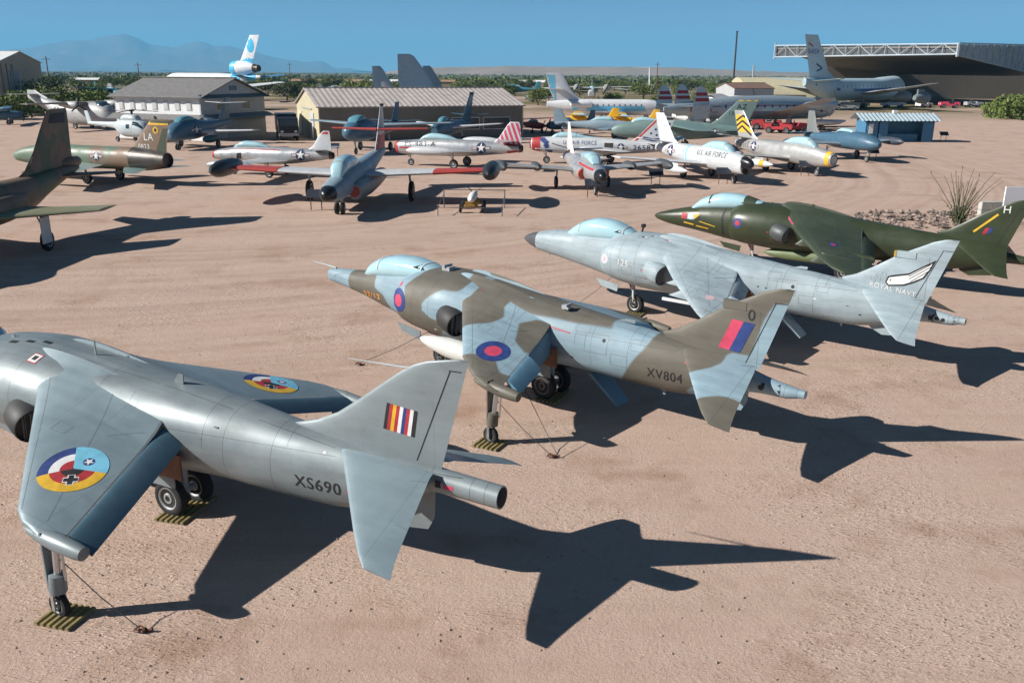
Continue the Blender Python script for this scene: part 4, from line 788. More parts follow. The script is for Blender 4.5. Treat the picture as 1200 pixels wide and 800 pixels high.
# ---- rocket on a little trolley inside a rail frame
q = G(554, 247); t_ = thing('missile_trolley', 'white missile on a yellow trolley inside a low rail barrier', 'trolley', q, -92)
MB().lathe((1.15, 0, .78), (-1, 0, 0), [(0, .02), (.12, .14), (.35, .22), (1.6, .23), (2.2, .19), (2.35, .2)], 18).build('missile', WHITE, t_)
for k in range(4): MB().prism([(-1.0, 0, 0), (-1.25, 0, 0), (-1.3, 0, .42), (-1.15, 0, .42)], (0, -.01, 0), (0, .01, 0)).build('missile_fin', BLACK, t_, False).matrix_local = Matrix.Translation((0, 0, .78)) @ Matrix.Rotation(pi/4+k*pi/2, 4, 'X') @ Matrix.Translation((0, 0, .16))
MB().box((0, 0, .42), (2.0, .35, .1)).box((.8, 0, .5), (.12, .7, .25)).box((-.6, 0, .5), (.12, .7, .25)).box((.8, 0, .34), (.1, 1.2, .08)).box((-.8, 0, .34), (.1, 1.2, .08)).build('chassis', mat('ochre_cart', (.30, .17, .03), .6), t_, False)
for a in (.8, -.8):
    for b_ in (.62, -.62): wheel(t_, -a, b_, .24, .14, n=12)
for y_ in (1.75, -1.75):
    q2 = MB().tube([(1.9, y_, 0), (1.9, y_, .55)], .025, 6).tube([(-1.2, y_, 0), (-1.2, y_, 1.05)], .03, 6).tube([(1.9, y_, .5), (-1.2, y_, .75)], .02, 6).tube([(-1.2, y_, 1.02), (-1.2, 0, 1.02)], .025, 6).tube([(1.9, y_, .45), (1.9, 0, .45)], .02, 6); q2.build('rail', mat('rail_dark', (.10, .10, .11), .6), t_)
# ---- polished trainer
P = jet('silver_straight_wing_jet', 'polished silver jet with thin red side line and white fin', place(327, 206.5, 163, 5.6), 163, .94, skin_=BARE,
    fus=[(0, 1.35, 1.65, .14), (.3, 1.2, 1.85, .36), (1.3, 1.05, 2.05, .55), (3, .95, 2.25, .66), (5, .9, 2.3, .72), (7, 1.0, 2.25, .66), (9, 1.25, 2.15, .5), (10.6, 1.5, 2.0, .33)], wing=[(.4, 4.2, 7.2, 1.25, None, .3), (5.6, 5.1, 6.6, 1.5, None, .14)], tail=[(.1, 9.2, 10.5, 2.2, None, .12), (2.3, 9.6, 10.3, 2.25, None, .07)],
    fin=[(1.9, 8.3, 10.7, .16), (2.4, 9.1, 10.7, .14), (3.3, 9.75, 10.65, .08), (3.6, 10.1, 10.6, .05)], fm=LWHITE, canopy=[(2.1, 2.05, 2.15, .2), (2.5, 2.1, 2.45, .36), (3.2, 2.15, 2.68, .42), (4.2, 2.15, 2.62, .4), (5.3, 2.2, 2.3, .2)], cframe=[2.7], gear=[(5.9, 1.3, .38, 1.2), (5.9, -1.3, .38, 1.2), (1.9, 0, .28, 1.1)], tips=[(3.4, 5.65, 1.35, 4.2, .36)], exhaust=(10.55, 1.75, .3, .3, GUN))
body_star(P, 8.3, 1.75, .38); arc_disc(P, 'red_line', .5, 6.5, RED, .01, 2, a0=rad(38), a1=rad(44)); arc_disc(P, 'nose_trim', .12, .4, RED, .01)
decal('intake', P['root'], bvh_of(P['fus']), [(*quad2d([(0, 0), (.5, .03), (.5, .5), (.1, .45)], 3, 3), 0, 0)], L(2.6, 0, 1.3), *PORT, [DARK], .01)
fin_patch(P, 'fin_cap', [(*quad2d([(9.9, 3.35), (10.8, 3.35), (10.8, 3.62), (9.9, 3.62)], 3, 2), 0, 0)], [RED])
# ---- candy-striped tail
P = jet('striped_tail_jet', 'silver jet with red and white candy stripes on its fin', place(546, 196.5, 161, 6.2), 161, .97, skin_=BARE,
    fus=[(0, 1.15, 1.95, .38), (.15, 1.05, 2.05, .46), (1.2, .95, 2.15, .58), (3, .9, 2.3, .66), (5, .9, 2.35, .7), (7, 1.0, 2.3, .66), (9.3, 1.2, 2.15, .52), (11.2, 1.45, 2.0, .36)], wing=[(.4, 4.4, 7.2, 1.35, None, .28), (5.5, 5.0, 6.5, 1.75, None, .14)], tips=[(3.6, 5.75, 1.8, 4.2, .36)], tipm=LWHITE,
    tail=[(.1, 9.5, 11.0, 2.35, None, .12), (2.5, 9.9, 10.8, 2.4, None, .07)], fin=[(1.9, 8.6, 11.3, .16), (2.6, 9.4, 11.3, .14), (3.6, 10.1, 11.2, .08), (3.85, 10.35, 11.1, .05)], fm=LWHITE, canopy=[(2.2, 2.1, 2.2, .2), (2.6, 2.15, 2.55, .38), (3.4, 2.2, 2.78, .44), (4.6, 2.2, 2.66, .4), (5.6, 2.25, 2.35, .2)], cframe=[2.8], gear=[(5.9, 1.5, .4, 1.3), (5.9, -1.5, .4, 1.3), (1.3, 0, .3, 1.2)], intake=(0, 1.55, .40), exhaust=(11.1, 1.73, .34, .3, GUN))
fin_patch(P, 'fin_stripe', [(*quad2d([(8.9+k*.42, 2.05), (9.12+k*.42, 2.05), (10.3+k*.42-1.9, 4.0), (10.08+k*.42-1.9, 4.0)], 2, 8), 0, 0) for k in range(1, 11)], [CRIM]); body_star(P, 8.0, 1.72, .4)
body_text(P, 'buzz_number', 'FS-483-A', 1.0, 1.72, .36, BLACK, w_=2.9); arc_disc(P, 'red_line', .5, 4.4, RED, .01, 3, a0=rad(-6), a1=rad(4)); arc_disc(P, 'nose_ring', 0, .3, RED, .012); arc_disc(P, 'tail_band', 9.9, 11.15, mat('dark_red_band', (.2, .02, .03)), .012, 12, a0=rad(40), a1=rad(140)); arc_disc(P, 'tail_band', 10.2, 11.15, RED, .012, 12, a0=rad(-120), a1=rad(-20))
# ---- display-team jet
P = jet('display_team_jet', 'white jet with red nose, blue lightning flash and starry tail', place(642, 191.5, 166, 1.5), 166, .92, skin_=LWHITE,
    fus=[(0, 1.35, 2.15, .40), (.15, 1.22, 2.3, .52), (1.2, 1.05, 2.42, .64), (3, .95, 2.5, .72), (5, .92, 2.5, .78), (7.5, 1.0, 2.4, .74), (10, 1.15, 2.25, .58), (12.6, 1.4, 2.1, .42)], wing=[(.4, 4.4, 8.2, 1.55, None, .3), (2.5, 6.2, 9.0, 1.6, None, .22), (5.1, 8.3, 10.0, 1.7, None, .12)], tail=[(.1, 10.6, 12.3, 2.1, None, .12), (2.4, 12.0, 13.0, 2.1, None, .07)],
    fin=[(2.0, 9.0, 12.3, .18), (2.6, 9.9, 12.5, .15), (3.6, 10.9, 12.9, .1), (4.4, 11.7, 13.2, .06)], canopy=[(1.9, 2.2, 2.42, .22), (2.3, 2.25, 2.72, .38), (3.1, 2.3, 2.92, .44), (4.2, 2.3, 2.85, .42), (5.2, 2.3, 2.6, .3), (6.5, 2.3, 2.45, .1)], cframe=[2.6, 4.3], gear=[(1.5, 0, .34, 1.3), (7.2, 2.1, .42, 1.5), (7.2, -2.1, .42, 1.5)], intake=(0, 1.75, .42), exhaust=(12.5, 1.75, .38, .3, GUN), drops=[(3.2, 2.2, .8, 4.6, .3, 1.4)])
arc_disc(P, 'red_nose', 0, 1.0, RED, .012); bv = bvh_of(P['fus'])
for side in (PORT,):
    decal('blue_flash', P['root'], bv, [(*line2d([(1.0, 2.36), (1.75, 1.85), (1.45, 1.55), (2.1, 1.1)], .42), 0, 0)], (0, 0, 0), *side, [BLUE], .014, .2)
    decal('blue_line', P['root'], bv, [(*line2d([(2.1, 1.9), (3.5, 1.55), (4.3, 1.35)], .07), 0, 0)], (0, 0, 0), *side, [BLACK], .014, .2)
body_text(P, 'lettering', 'U S AIR FORCE', 3.2, 1.85, .34, BLUE, w_=3.1); body_text(P, 'serial_number', '26583', 9.6, 1.48, .42, NAVYB, w_=1.9)
body_star(P, 8.5, 1.7, .3); decal('bare_panel', P['root'], bv, [(*quad2d([(7.0, 1.25), (7.8, 1.25), (7.8, 2.05), (7.0, 2.05)], 3, 3), 0, 0)], (0, 0, 0), *PORT, [GUN], .014, .25)
sh_ = [(*quad2d([(8.8, 2.0), (9.6, 2.0), (12.05, 4.5), (11.4, 4.5)], 3, 8), 0, 0), (*quad2d([(12.1, 4.15), (13.3, 4.15), (13.3, 4.5), (12.1, 4.5)], 2, 2), 1, 0)]
for k, (a, b_) in enumerate(((12.2, 3.9), (12.7, 3.8), (11.9, 3.6), (12.35, 3.5), (12.75, 3.35), (11.5, 3.3), (12.0, 3.15), (12.45, 3.0), (11.1, 2.95), (11.6, 2.8))): sh_.append(([(a+.1*cos(j*pi/4), b_+.1*sin(j*pi/4)) for j in range(8)], [tuple(range(8))], 2, .003))
sh_ += [(*line2d([(10.4, 2.55), (11.3, 2.35), (12.3, 2.45)], .25), 2, .003)]
fin_patch(P, 'fin_pattern', sh_, [RED, GUN, BLUE])
# ---- black-nosed interceptor facing the camera
P = jet('black_nosed_interceptor', 'silver jet facing the camera with black nose cone and red side flash', place(686, 222, -82, 5.0), -82, .95, skin_=BARE,
    fus=[(.95, 1.0, 1.85, .44), (2, .85, 2.0, .6), (4, .8, 2.2, .78), (6, .85, 2.25, .82), (8.5, 1.05, 2.2, .62), (11.8, 1.45, 2.05, .4)], wing=[(.5, 4.6, 7.6, 1.35, None, .3), (5.8, 5.5, 7.0, 1.75, None, .14)], wm=SILV2, tips=[(4.9, 3.4, 1.55, 3.0, .3), (4.2, 5.9, 1.65, 4.0, .34)], tipm=mat('dark_pod', (.06, .065, .07), .5),
    tail=[(.1, 10.5, 11.9, 2.3, None, .12), (2.6, 11.0, 11.8, 2.35, None, .07)], fin=[(1.9, 8.8, 12.0, .18), (2.6, 10.0, 12.0, .14), (3.9, 10.9, 12.0, .08), (4.3, 11.3, 11.9, .04)], fm=mat('pinkish_white', (.62, .52, .5), .5), canopy=[(2.2, 2.0, 2.1, .25), (2.7, 2.05, 2.55, .42), (3.6, 2.1, 2.75, .46), (5.0, 2.15, 2.65, .44), (6.2, 2.15, 2.3, .2)], cframe=[2.9, 4.2], gear=[(6.4, 1.9, .42, 1.35), (6.4, -1.9, .42, 1.35), (2.1, 0, .32, 1.0, .2)], exhaust=(11.7, 1.75, .36, .3, GUN))
obj('radome', *Body([(0, 1.36, 1.46, .04), (.12, 1.2, 1.62, .2), (.45, 1.06, 1.77, .34), (.98, .99, 1.86, .445)]).loft(20, .12), mat('black_radome', (.012, .013, .015), .3), P['root'])
ORNG = mat('orange_red', (.50, .09, .04), .5)
for sg in (1, -1):
    obj('intake_duct', *[(lambda v, f: ([Vector((q.x, q.y+sg*.70, q.z)) for q in v], f))(*Body([(3.0, .95, 1.75, .26), (3.6, .88, 1.8, .32), (5.2, .9, 1.85, .3), (6.6, 1.0, 1.8, .2)]).loft(16, .4))][0], BARE, P['root'])
    MB().lathe(L(2.98, sg*.72, 1.34), (-1, 0, 0), [(0, .27), (-.05, .33), (.02, .35), (.2, .33)], 14).build('intake_lip', ORNG, P['root'])
decal('red_flash', P['root'], bvh_of(P['fus']), [(*line2d([(-1.3, 1.75), (-4.6, 1.95)], .12), 0, 0)], (0, 0, 0), *STBD, [RED], .012, .2)
# ---- silver dog-nosed sabre type and its neighbour with the chequered chevrons
def swept(name, label, loc, hd, sc, dog, **k):
    return jet(name, label, loc, hd, sc, fus=([(.5, .75, 1.85, .42), (.8, .72, 2.0, .5)] if dog else [(0, .95, 1.75, .34), (.12, .88, 1.85, .42), (.8, .78, 2.0, .52)]) + [(2, .72, 2.2, .62), (4, .75, 2.35, .7), (6.5, .85, 2.35, .72), (9, 1.1, 2.3, .58), (11.4, 1.5, 2.15, .4)],
        wing=[(.4, 3.9, 7.1, 1.15, None, .3), (5.6, 8.0, 9.5, 1.45, None, .14)], tail=[(.1, 9.4, 11.0, 2.3, None, .12), (2.1, 10.8, 11.7, 2.6, None, .07)], fin=[(2.0, 8.2, 11.2, .18), (2.6, 9.3, 11.5, .15), (3.6, 10.2, 11.9, .1), (4.5, 11.0, 12.2, .06)],
        canopy=[(1.9, 2.05, 2.2, .2), (2.3, 2.1, 2.55, .36), (3.1, 2.15, 2.85, .42), (4.2, 2.2, 2.8, .4), (5.4, 2.25, 2.4, .2)], cframe=[2.6], gear=[(6.0, 1.3, .4, 1.1), (6.0, -1.3, .4, 1.1), (1.6, 0, .3, 1.0)], drops=[(3.6, 2.6, .75, 4.4, .28, 1.2)], exhaust=(11.3, 1.82, .36, .3, GUN), **k)
P = swept('radar_nosed_sabre', 'silver swept-wing jet with black radar nose over a chin intake', place(860, 215, -66, 1.6), -66, 1.0, True, skin_=LWHITE)
obj('radome', *Body([(-.35, 1.42, 1.52, .04), (-.2, 1.25, 1.7, .2), (.2, 1.12, 1.88, .34), (.6, 1.1, 1.98, .41)]).loft(20, .1), mat('black_radome', (.012, .013, .015), .3), P['root'])
MB().lathe(L(.42, 0, 1.0), (-1, 0, 0), [(0, .27), (.01, .01)], 16).build('intake', DARK, P['root'])
body_text(P, 'lettering', 'U.S. AIR FORCE', 5.3, 1.75, .34, BLACK, STBD, w_=-1*0+3.3); body_star(P, 9.0, 1.75, .38, STBD); body_text(P, 'lettering', 'U.S. AIR FORCE', 2.2, 1.75, .34, BLACK, PORT, w_=3.3)
arc_disc(P, 'pale_band', 6.6, 6.75, SKYB, .01); arc_disc(P, 'pale_band', 7.0, 7.06, SKYB, .01)
P = swept('chevron_tailed_sabre', 'silver swept-wing jet with black and yellow chevron fin and yellow intake', place(957, 206.5, -66, 1.6), -66, 1.0, False, skin_=SILV2, tipm=PG, intake=(.02, 1.36, .34))
for sd in (PORT, STBD):
    k_ = 1 if sd is PORT else -1
    sh_ = [(*quad2d([(k_*8.9, 2.75), (k_*12.2, 2.75), (k_*12.4, 4.15), (k_*8.9, 4.15)], 8, 4), 0, 0)]
    for j in range(3): sh_.append((*line2d([(k_*(9.6), 2.55+j*.5), (k_*10.95, 3.25+j*.42), (k_*12.2, 2.45+j*.5)], .17), 1, .006))
    fin_patch(P, 'fin_chevron', sh_, [YEL, BLACK], sd)
arc_disc(P, 'yellow_nose_band', .12, .5, YEL, .012); body_star(P, 8.6, 1.75, .36, STBD); body_text(P, 'buzz_number', 'FU-371', 10.9, 1.62, .3, BLACK, STBD, w_=1.5); body_text(P, 'fin_number', '31301', 9.9, 1.9, .2, BLACK, STBD)
for o in [x for x in bpy.data.objects if x.parent == P['root'] and x.name.startswith('drop_tank')]:
    s0 = sum(v.co.x for v in o.data.vertices)/len(o.data.vertices); c_ = o.data.vertices[80].co; yy = sum(v.co.y for v in o.data.vertices)/len(o.data.vertices)
    MB().lathe(L(4.55, yy, .75), (-1, 0, 0), [(0, .262), (.45, .292), (.46, .2)], 16).build('yellow_band', YEL, o)
# ---- green attack jet, only its tail half clear
P = jet('green_attack_jet', 'green grey jet with AZ on its swept fin and yellow fin cap', place(876, 176, 168, 14.0), 168, 1.0, skin_=GRN,
    fus=[(0, 1.5, 2.0, .25), (.5, 1.2, 2.35, .5), (2, 1.0, 2.7, .7), (4, .9, 2.9, .8), (7, .9, 2.85, .85), (10, 1.1, 2.65, .75), (12.5, 1.35, 2.4, .58), (14.2, 1.5, 2.25, .42)], wing=[(.4, 4.8, 9.2, 2.55, None, .3), (5.9, 8.5, 10.3, 2.2, None, .12)], tail=[(.3, 11.3, 13.4, 1.9, None, .13), (2.8, 13.0, 14.2, 2.1, None, .07)], fin=[(2.3, 9.6, 13.6, .2), (3.0, 10.8, 13.9, .17), (4.4, 12.2, 14.5, .1), (5.0, 12.8, 14.7, .07)],
    canopy=[(1.9, 2.4, 2.6, .25), (2.4, 2.5, 3.0, .42), (3.2, 2.6, 3.15, .44), (4.4, 2.65, 3.0, .36), (5.2, 2.7, 2.85, .2)], gear=[(7.6, 1.2, .42, 1.2), (7.6, -1.2, .42, 1.2), (2.9, 0, .3, 1.1)], exhaust=(14.1, 1.87, .4, .4, GUN))
fin_patch(P, 'fin_cap', [(*quad2d([(12.6, 4.82), (14.8, 4.82), (14.9, 5.02), (12.7, 5.02)], 3, 1), 0, 0)], [YEL]); fb_ = bvh_of(P['fin'])
words('tail_code', P['root'], fb_, 'AZ', 12.6, 4.05, .5, BLACK, off=.015); words('serial_number', P['root'], fb_, '1327', 11.9, 3.45, .36, BLACK, off=.015); star_and_bar('star_insignia', P['root'], bvh_of(P['fus']), L(10.6, 0, 1.9), *PORT, .22, .015)
# ---- dark blue trainer behind the chevron jet
P = jet('dark_nosed_trainer', 'dark blue jet with tip tank behind the chevron-tailed jet', place(993, 187, -74, 4.2), -74, 1.0, skin_=NAVY,
    fus=[(0, 1.45, 1.75, .18), (.4, 1.2, 2.0, .5), (1.5, 1.0, 2.35, .85), (3.2, .95, 2.55, 1.0), (5.5, .95, 2.4, .8), (8, 1.2, 2.2, .6), (11, 1.5, 2.0, .3)], wing=[(.5, 4.2, 6.6, 1.4, None, .3), (4.9, 4.7, 6.2, 1.6, None, .14)], wm=GREYB, tips=[(3.2, 5.1, 1.55, 3.8, .36)], tipm=mat('dark_tank', (.05, .06, .075), .4), tail=[(.1, 9.7, 10.9, 2.1, None, .12), (2.2, 10.0, 10.8, 2.1, None, .07)], fin=[(1.9, 8.6, 11.0, .16), (2.6, 9.4, 11.0, .14), (4.1, 10.0, 11.0, .07)], fm=mat('grey_fin', (.16, .17, .17)), canopy=[(3.4, 2.35, 2.5, .3), (3.9, 2.4, 2.75, .45), (5, 2.4, 2.8, .45), (6.2, 2.3, 2.4, .2)], gear=[(5.2, 1.7, .38, 1.2), (5.2, -1.7, .38, 1.2), (1.5, 0, .3, 1.0)])
# ---- dark jets in front of the long shed
P = jet('dark_bomber', 'dark blue jet with bulbous cockpit in front of the long shed', place(440, 176.5, -104, 6.5), -104, 1.0, skin_=NAVY, fus=[(0, 1.9, 2.3, .2), (.4, 1.5, 2.7, .7), (1.6, 1.2, 3.1, 1.0), (3.2, 1.1, 3.3, 1.05), (5.5, 1.2, 2.9, .9), (9, 1.5, 2.6, .7), (13, 1.9, 2.4, .3)], wing=[(.6, 5, 8, 2.5, None, .35), (7.5, 7.6, 9.2, 2.75, None, .15)], wm=GREYB, tail=[(.1, 11.4, 12.8, 2.6, None, .12), (2.8, 12, 12.9, 2.7, None, .07)], fin=[(2.2, 10.6, 13, .2), (3.4, 11.6, 13.2, .15), (4.5, 12.3, 13.4, .06)],
    canopy=[(1.2, 2.9, 3.0, .4), (1.7, 2.95, 3.45, .6), (2.6, 3.0, 3.6, .62), (3.8, 3.0, 3.3, .4)], gear=[(6.5, 1.6, .45, 1.6), (6.5, -1.6, .45, 1.6), (1.8, 0, .32, 1.3)], glass=mat('teal_glazing', (.10, .25, .30), .2))
P = jet('tall_finned_navy_jet', 'dark blue navy jet with tall raked fin before the long shed', place(530, 168, -106, 5.5), -106, .95, skin_=NAVY, fus=[(0, 1.2, 2.2, .45), (.15, 1.1, 2.3, .52), (1.5, .95, 2.6, .7), (4, .9, 2.7, .8), (7, 1.1, 2.6, .72), (10, 1.6, 2.5, .5), (12.6, 2.0, 2.4, .25)], wing=[(.6, 3.6, 7.2, 1.9, None, .35), (5.2, 7.6, 9.2, 2.2, None, .14)], wm=PG, tail=[(.1, 10.6, 12, 3.0, None, .12), (2.4, 12, 12.9, 3.1, None, .07)], fin=[(2.3, 8.6, 12.6, .24), (3.2, 10, 12.9, .18), (4.8, 11.6, 13.4, .1), (5.4, 12.3, 13.7, .06)], canopy=[(1.8, 2.5, 2.6, .2), (2.3, 2.5, 3.0, .38), (3.2, 2.55, 3.15, .42), (4.6, 2.6, 2.75, .2)], gear=[(5.8, 1.3, .42, 1.4), (5.8, -1.3, .42, 1.4), (1.8, 0, .3, 1.2)], intake=(.01, 1.7, .45), glass=mat('teal_glazing', (.10, .25, .30), .2))
MB().box(L(12.95, 0, 5.42), (1.3, .14, .32)).build('fin_cap', BLACK, P['root'])
P = jet('blue_navy_jet', 'deep blue navy jet with belly tank beside the two-storey barracks', place(210, 176, -103, 1.5), -103, .92, skin_=NAVY, fus=[(0, 1.3, 1.9, .35), (.3, 1.1, 2.3, .7), (1.6, .95, 2.9, 1.0), (4, .95, 3.1, 1.1), (6.5, 1.2, 2.9, 1.0), (9.5, 1.7, 2.8, .6), (12.5, 2.2, 2.7, .25)], wing=[(.8, 4.4, 7.2, 1.75, None, .35), (6.2, 6.2, 8.0, 1.9, None, .16)], wm=PG, tail=[(.1, 10.8, 12, 4.6, None, .12), (2.6, 11.6, 12.5, 4.7, None, .08)], tm=LWHITE, fin=[(2.5, 9.6, 12.3, .22), (3.6, 10.6, 12.5, .18), (4.8, 11.3, 12.7, .1), (5.2, 11.6, 12.8, .06)], canopy=[(1.6, 2.7, 2.9, .3), (2.2, 2.8, 3.35, .5), (3.4, 2.9, 3.5, .52), (5.2, 2.95, 3.1, .3)], gear=[(5.6, 2.3, .42, 1.7), (5.6, -2.3, .42, 1.7), (1.5, .12, .32, 1.1), (1.5, -.12, .32, 1.1)], drops=[(2.8, 2.2, 1.05, 3.6, .42, 1.7)], tipm=mat('deep_teal_tank', (.03, .10, .12), .4), glass=mat('teal_glazing', (.10, .25, .30), .2))
body_star(P, 3.6, 2.0, .5, PORT)
# ---- camouflaged pair on the left
P = jet('camouflaged_fighter_bomber', 'brown and green jet facing the camera at the left edge', (-22.5, 26.8, 0), -90, 1.0, skin_=SEA, fus=[(0, 1.9, 1.96, .03), (1, 1.7, 2.15, .22), (2.5, 1.4, 2.5, .5), (5, 1.15, 2.8, .7), (8, 1.0, 2.85, .82), (11, 1.05, 2.8, .8), (13.2, 1.2, 2.78, .75), (15, 1.7, 2.85, .62), (17, 2.2, 2.9, .45), (18.8, 2.55, 2.9, .22)],
    wing=[(.6, 7.4, 11.8, 1.72, None, .28), (2.2, 9.0, 12.0, 1.68, None, .2), (4.5, 11.2, 13.1, 1.62, None, .12)], wm=skin('pale_olive_underside', (.20, .20, .12), .5), tail=[(.2, 16.0, 18.3, 2.5, None, .14), (2.4, 18.0, 19.2, 2.5, None, .08)], tm=SEA, fin=[(2.5, 12.6, 18.6, .3), (3.0, 14.0, 18.6, .24), (3.8, 15.0, 18.6, .2), (5.0, 16.1, 18.7, .13), (5.55, 16.7, 18.7, .09), (5.65, 17.1, 18.65, .05)], gear=[(10.5, 2.45, .45, 1.6, .25, 0, 'door'), (10.5, -2.45, .45, 1.6, .25, 0, 'door'), (3.2, 0, .35, 1.3)] , canopy=[(3.0, 2.4, 2.55, .2), (3.5, 2.5, 2.95, .38), (4.5, 2.6, 3.1, .4), (6, 2.7, 2.85, .2)])
r = P['root']; MB().lathe(L(17.3, 0, 3.0), (-1, 0, 0), [(0, .02), (.3, .2), (.9, .27), (1.7, .26), (1.95, .16), (2.0, .02)], 16).build('parachute_fairing', SEA, r)
for sg in (1, -1):
    MB().box(L(10.2, sg*2.62, .95), (.75, .04, 1.1)).build('gear_door', PG, r, False)
    obj('intake_duct', *[(lambda v, f: ([Vector((q.x, q.y+sg*.95, q.z)) for q in v], f))(*Body([(7.6, 1.3, 2.25, .36), (8.2, 1.22, 2.35, .44), (10, 1.25, 2.35, .42), (12, 1.4, 2.3, .2)]).loft(18, .4))][0], SEA, r)
    MB().lathe(L(7.62, sg*.97, 1.78), (-1, 0, 0), [(-.02, .40), (.12, .47), (.5, .49), (.52, .42)], 16).build('intake_lip', GREYB, r)
decal('fin_stripe', r, bvh_of(P['fin']), [(*line2d([(14.45, 3.25), (15.7, 4.55)], .05), 0, 0)], (0, 0, 0), *PORT, [mat('pale_buff', (.4, .35, .28))], .012, .2)
decal('fin_panel', r, bvh_of(P['fin']), [(*quad2d([(16.6, 5.0), (18.3, 4.95), (18.4, 5.45), (16.9, 5.45)], 3, 2), 0, 0)], (0, 0, 0), *PORT, [BLACK], .012, .2)
P = jet('camouflaged_super_jet', 'green and brown jet with LA on its fin and scorched metal tailpipe', place(133, 214, 157, 9.0), 157, .95, skin_=SEA2, fus=[(0, 1.3, 1.9, .45), (.2, 1.2, 2.0, .55), (1.5, 1.05, 2.35, .65), (4, .95, 2.6, .78), (7, .95, 2.6, .82), (10, 1.0, 2.6, .84), (12, .98, 2.66, .84)], wing=[(.5, 5.0, 9.4, 1.35, None, .26), (5.6, 9.8, 11.4, 1.2, None, .1)], wm=skin('pale_green_wing', (.20, .26, .24), .45, 0, line=.3), tail=[(.5, 11.2, 13.4, 1.2, None, .13), (2.7, 13.4, 14.6, 1.15, None, .06)], tm=GRN,
    fin=[(2.1, 10.6, 14.9, .22), (2.8, 11.9, 14.9, .18), (3.9, 13.0, 15.2, .12), (4.6, 13.7, 15.4, .07)], fm=skin('brown_fin_paint', (.165, .112, .074), .55, 0, line=.3), canopy=[(2.6, 2.25, 2.4, .2), (3.0, 2.3, 2.8, .38), (3.9, 2.4, 3.0, .42), (5.2, 2.5, 2.75, .25)], gear=[(8.6, 1.5, .45, 1.4), (8.6, -1.5, .45, 1.4), (3.0, 0, .32, 1.2)], exhaust=(12.0, 1.82, .86, 2.9, BURN, .62), drops=[(5.6, 3.2, .85, 4.5, .3, 1.25)], tipm=mat('olive_tank', (.09, .09, .05)))
fb_ = bvh_of(P['fin']); r = P['root']
fin_patch(P, 'green_fin_patch', [(*quad2d([(13.9, 2.3), (15.2, 2.3), (15.6, 4.0), (14.75, 4.0)], 4, 6), 0, 0), (*quad2d([(13.4, 4.36), (15.6, 4.36), (15.6, 4.7), (13.6, 4.7)], 4, 2), 0, 0)], [mat('dark_green_patch', (.045, .06, .035), .6)], PORT, .008)
words('tail_code', r, fb_, 'LA', 13.0, 3.15, .5, WHITE, off=.015); words('serial_number', r, fb_, '0823', 12.4, 2.55, .34, WHITE, off=.015); fin_patch(P, 'fin_band', [(*quad2d([(13.2, 4.22), (15.5, 4.22), (15.6, 4.34), (13.2, 4.38)], 4, 1), 0, 0)], [YEL])
decal('shield_emblem', r, fb_, [(*disc2d(.005, .24, n=14, rings=1), 0, 0), ([(.0, .2), (.14, 0), (0, -.18), (-.14, 0)], [(0, 1, 2, 3)], 1, .004)], L(14.1, 0, 3.87), *PORT, [YEL, BLACK], .014); body_star(P, 9.0, 1.95, .3)
# ---- grey transport with upswept tail
TG = skin('weathered_grey', (.36, .37, .37), .5, .1, line=.4, px=1.4)
P = jet('grey_transport', 'stubby grey high-wing transport with raised tail at the left', place(118, 151.5, -22, 3.0), -22, .80, 'transport plane', TG, fus=[(0, 1.5, 2.2, .5), (.4, 1.1, 2.9, 1.0), (1.6, .7, 3.9, 1.5), (3.5, .55, 4.3, 1.65), (8, .55, 4.2, 1.65), (11, 1.0, 4.2, 1.5), (15, 2.9, 4.8, .85), (19, 4.6, 5.6, .3)], wing=[(.8, 5.0, 8.4, 4.2, None, .5), (11.5, 5.8, 7.6, 4.3, None, .2)], wm=mat('wing_dull', (.18, .17, .16), .5), tail=[(.2, 16.6, 18.8, 5.4, None, .2), (4.8, 17.2, 18.6, 5.5, None, .1)], fin=[(4.8, 14.5, 19.2, .3), (5.5, 16.2, 19.3, .25), (6.1, 17.4, 19.3, .15)], canopy=[(1.2, 3.2, 3.4, .7), (1.7, 3.2, 3.95, .95), (2.6, 3.3, 4.35, 1.0), (3.6, 3.5, 4.3, .8)], glass=mat('dark_glazing', (.02, .045, .06), .15), gear=[(7.4, 1.7, .5, 1.2), (7.4, -1.7, .5, 1.2), (2.2, 0, .4, 1.0)], group='larger aircraft')
for sg in (1, -1):
    MB().lathe(L(3.6, sg*4.0, 3.95), (-1, 0, 0), [(0, .1), (.15, .5), (.6, .66), (2.2, .6), (4.0, .25), (4.4, .05)], 16).build('engine_nacelle', TG, P['root'])
    for k in range(3): MB().box(L(3.55, sg*4.0+math.sin(k*2.094)*.9, 3.95+cos(k*2.094)*.9), (.06, .2, 1.7), 0, 0, -k*2.094).build('propeller_blade', BLACK, P['root'], False)
body_star(P, 11.5, 3.0, .6, STBD); body_star(P, 11.5, 3.0, .6, PORT)
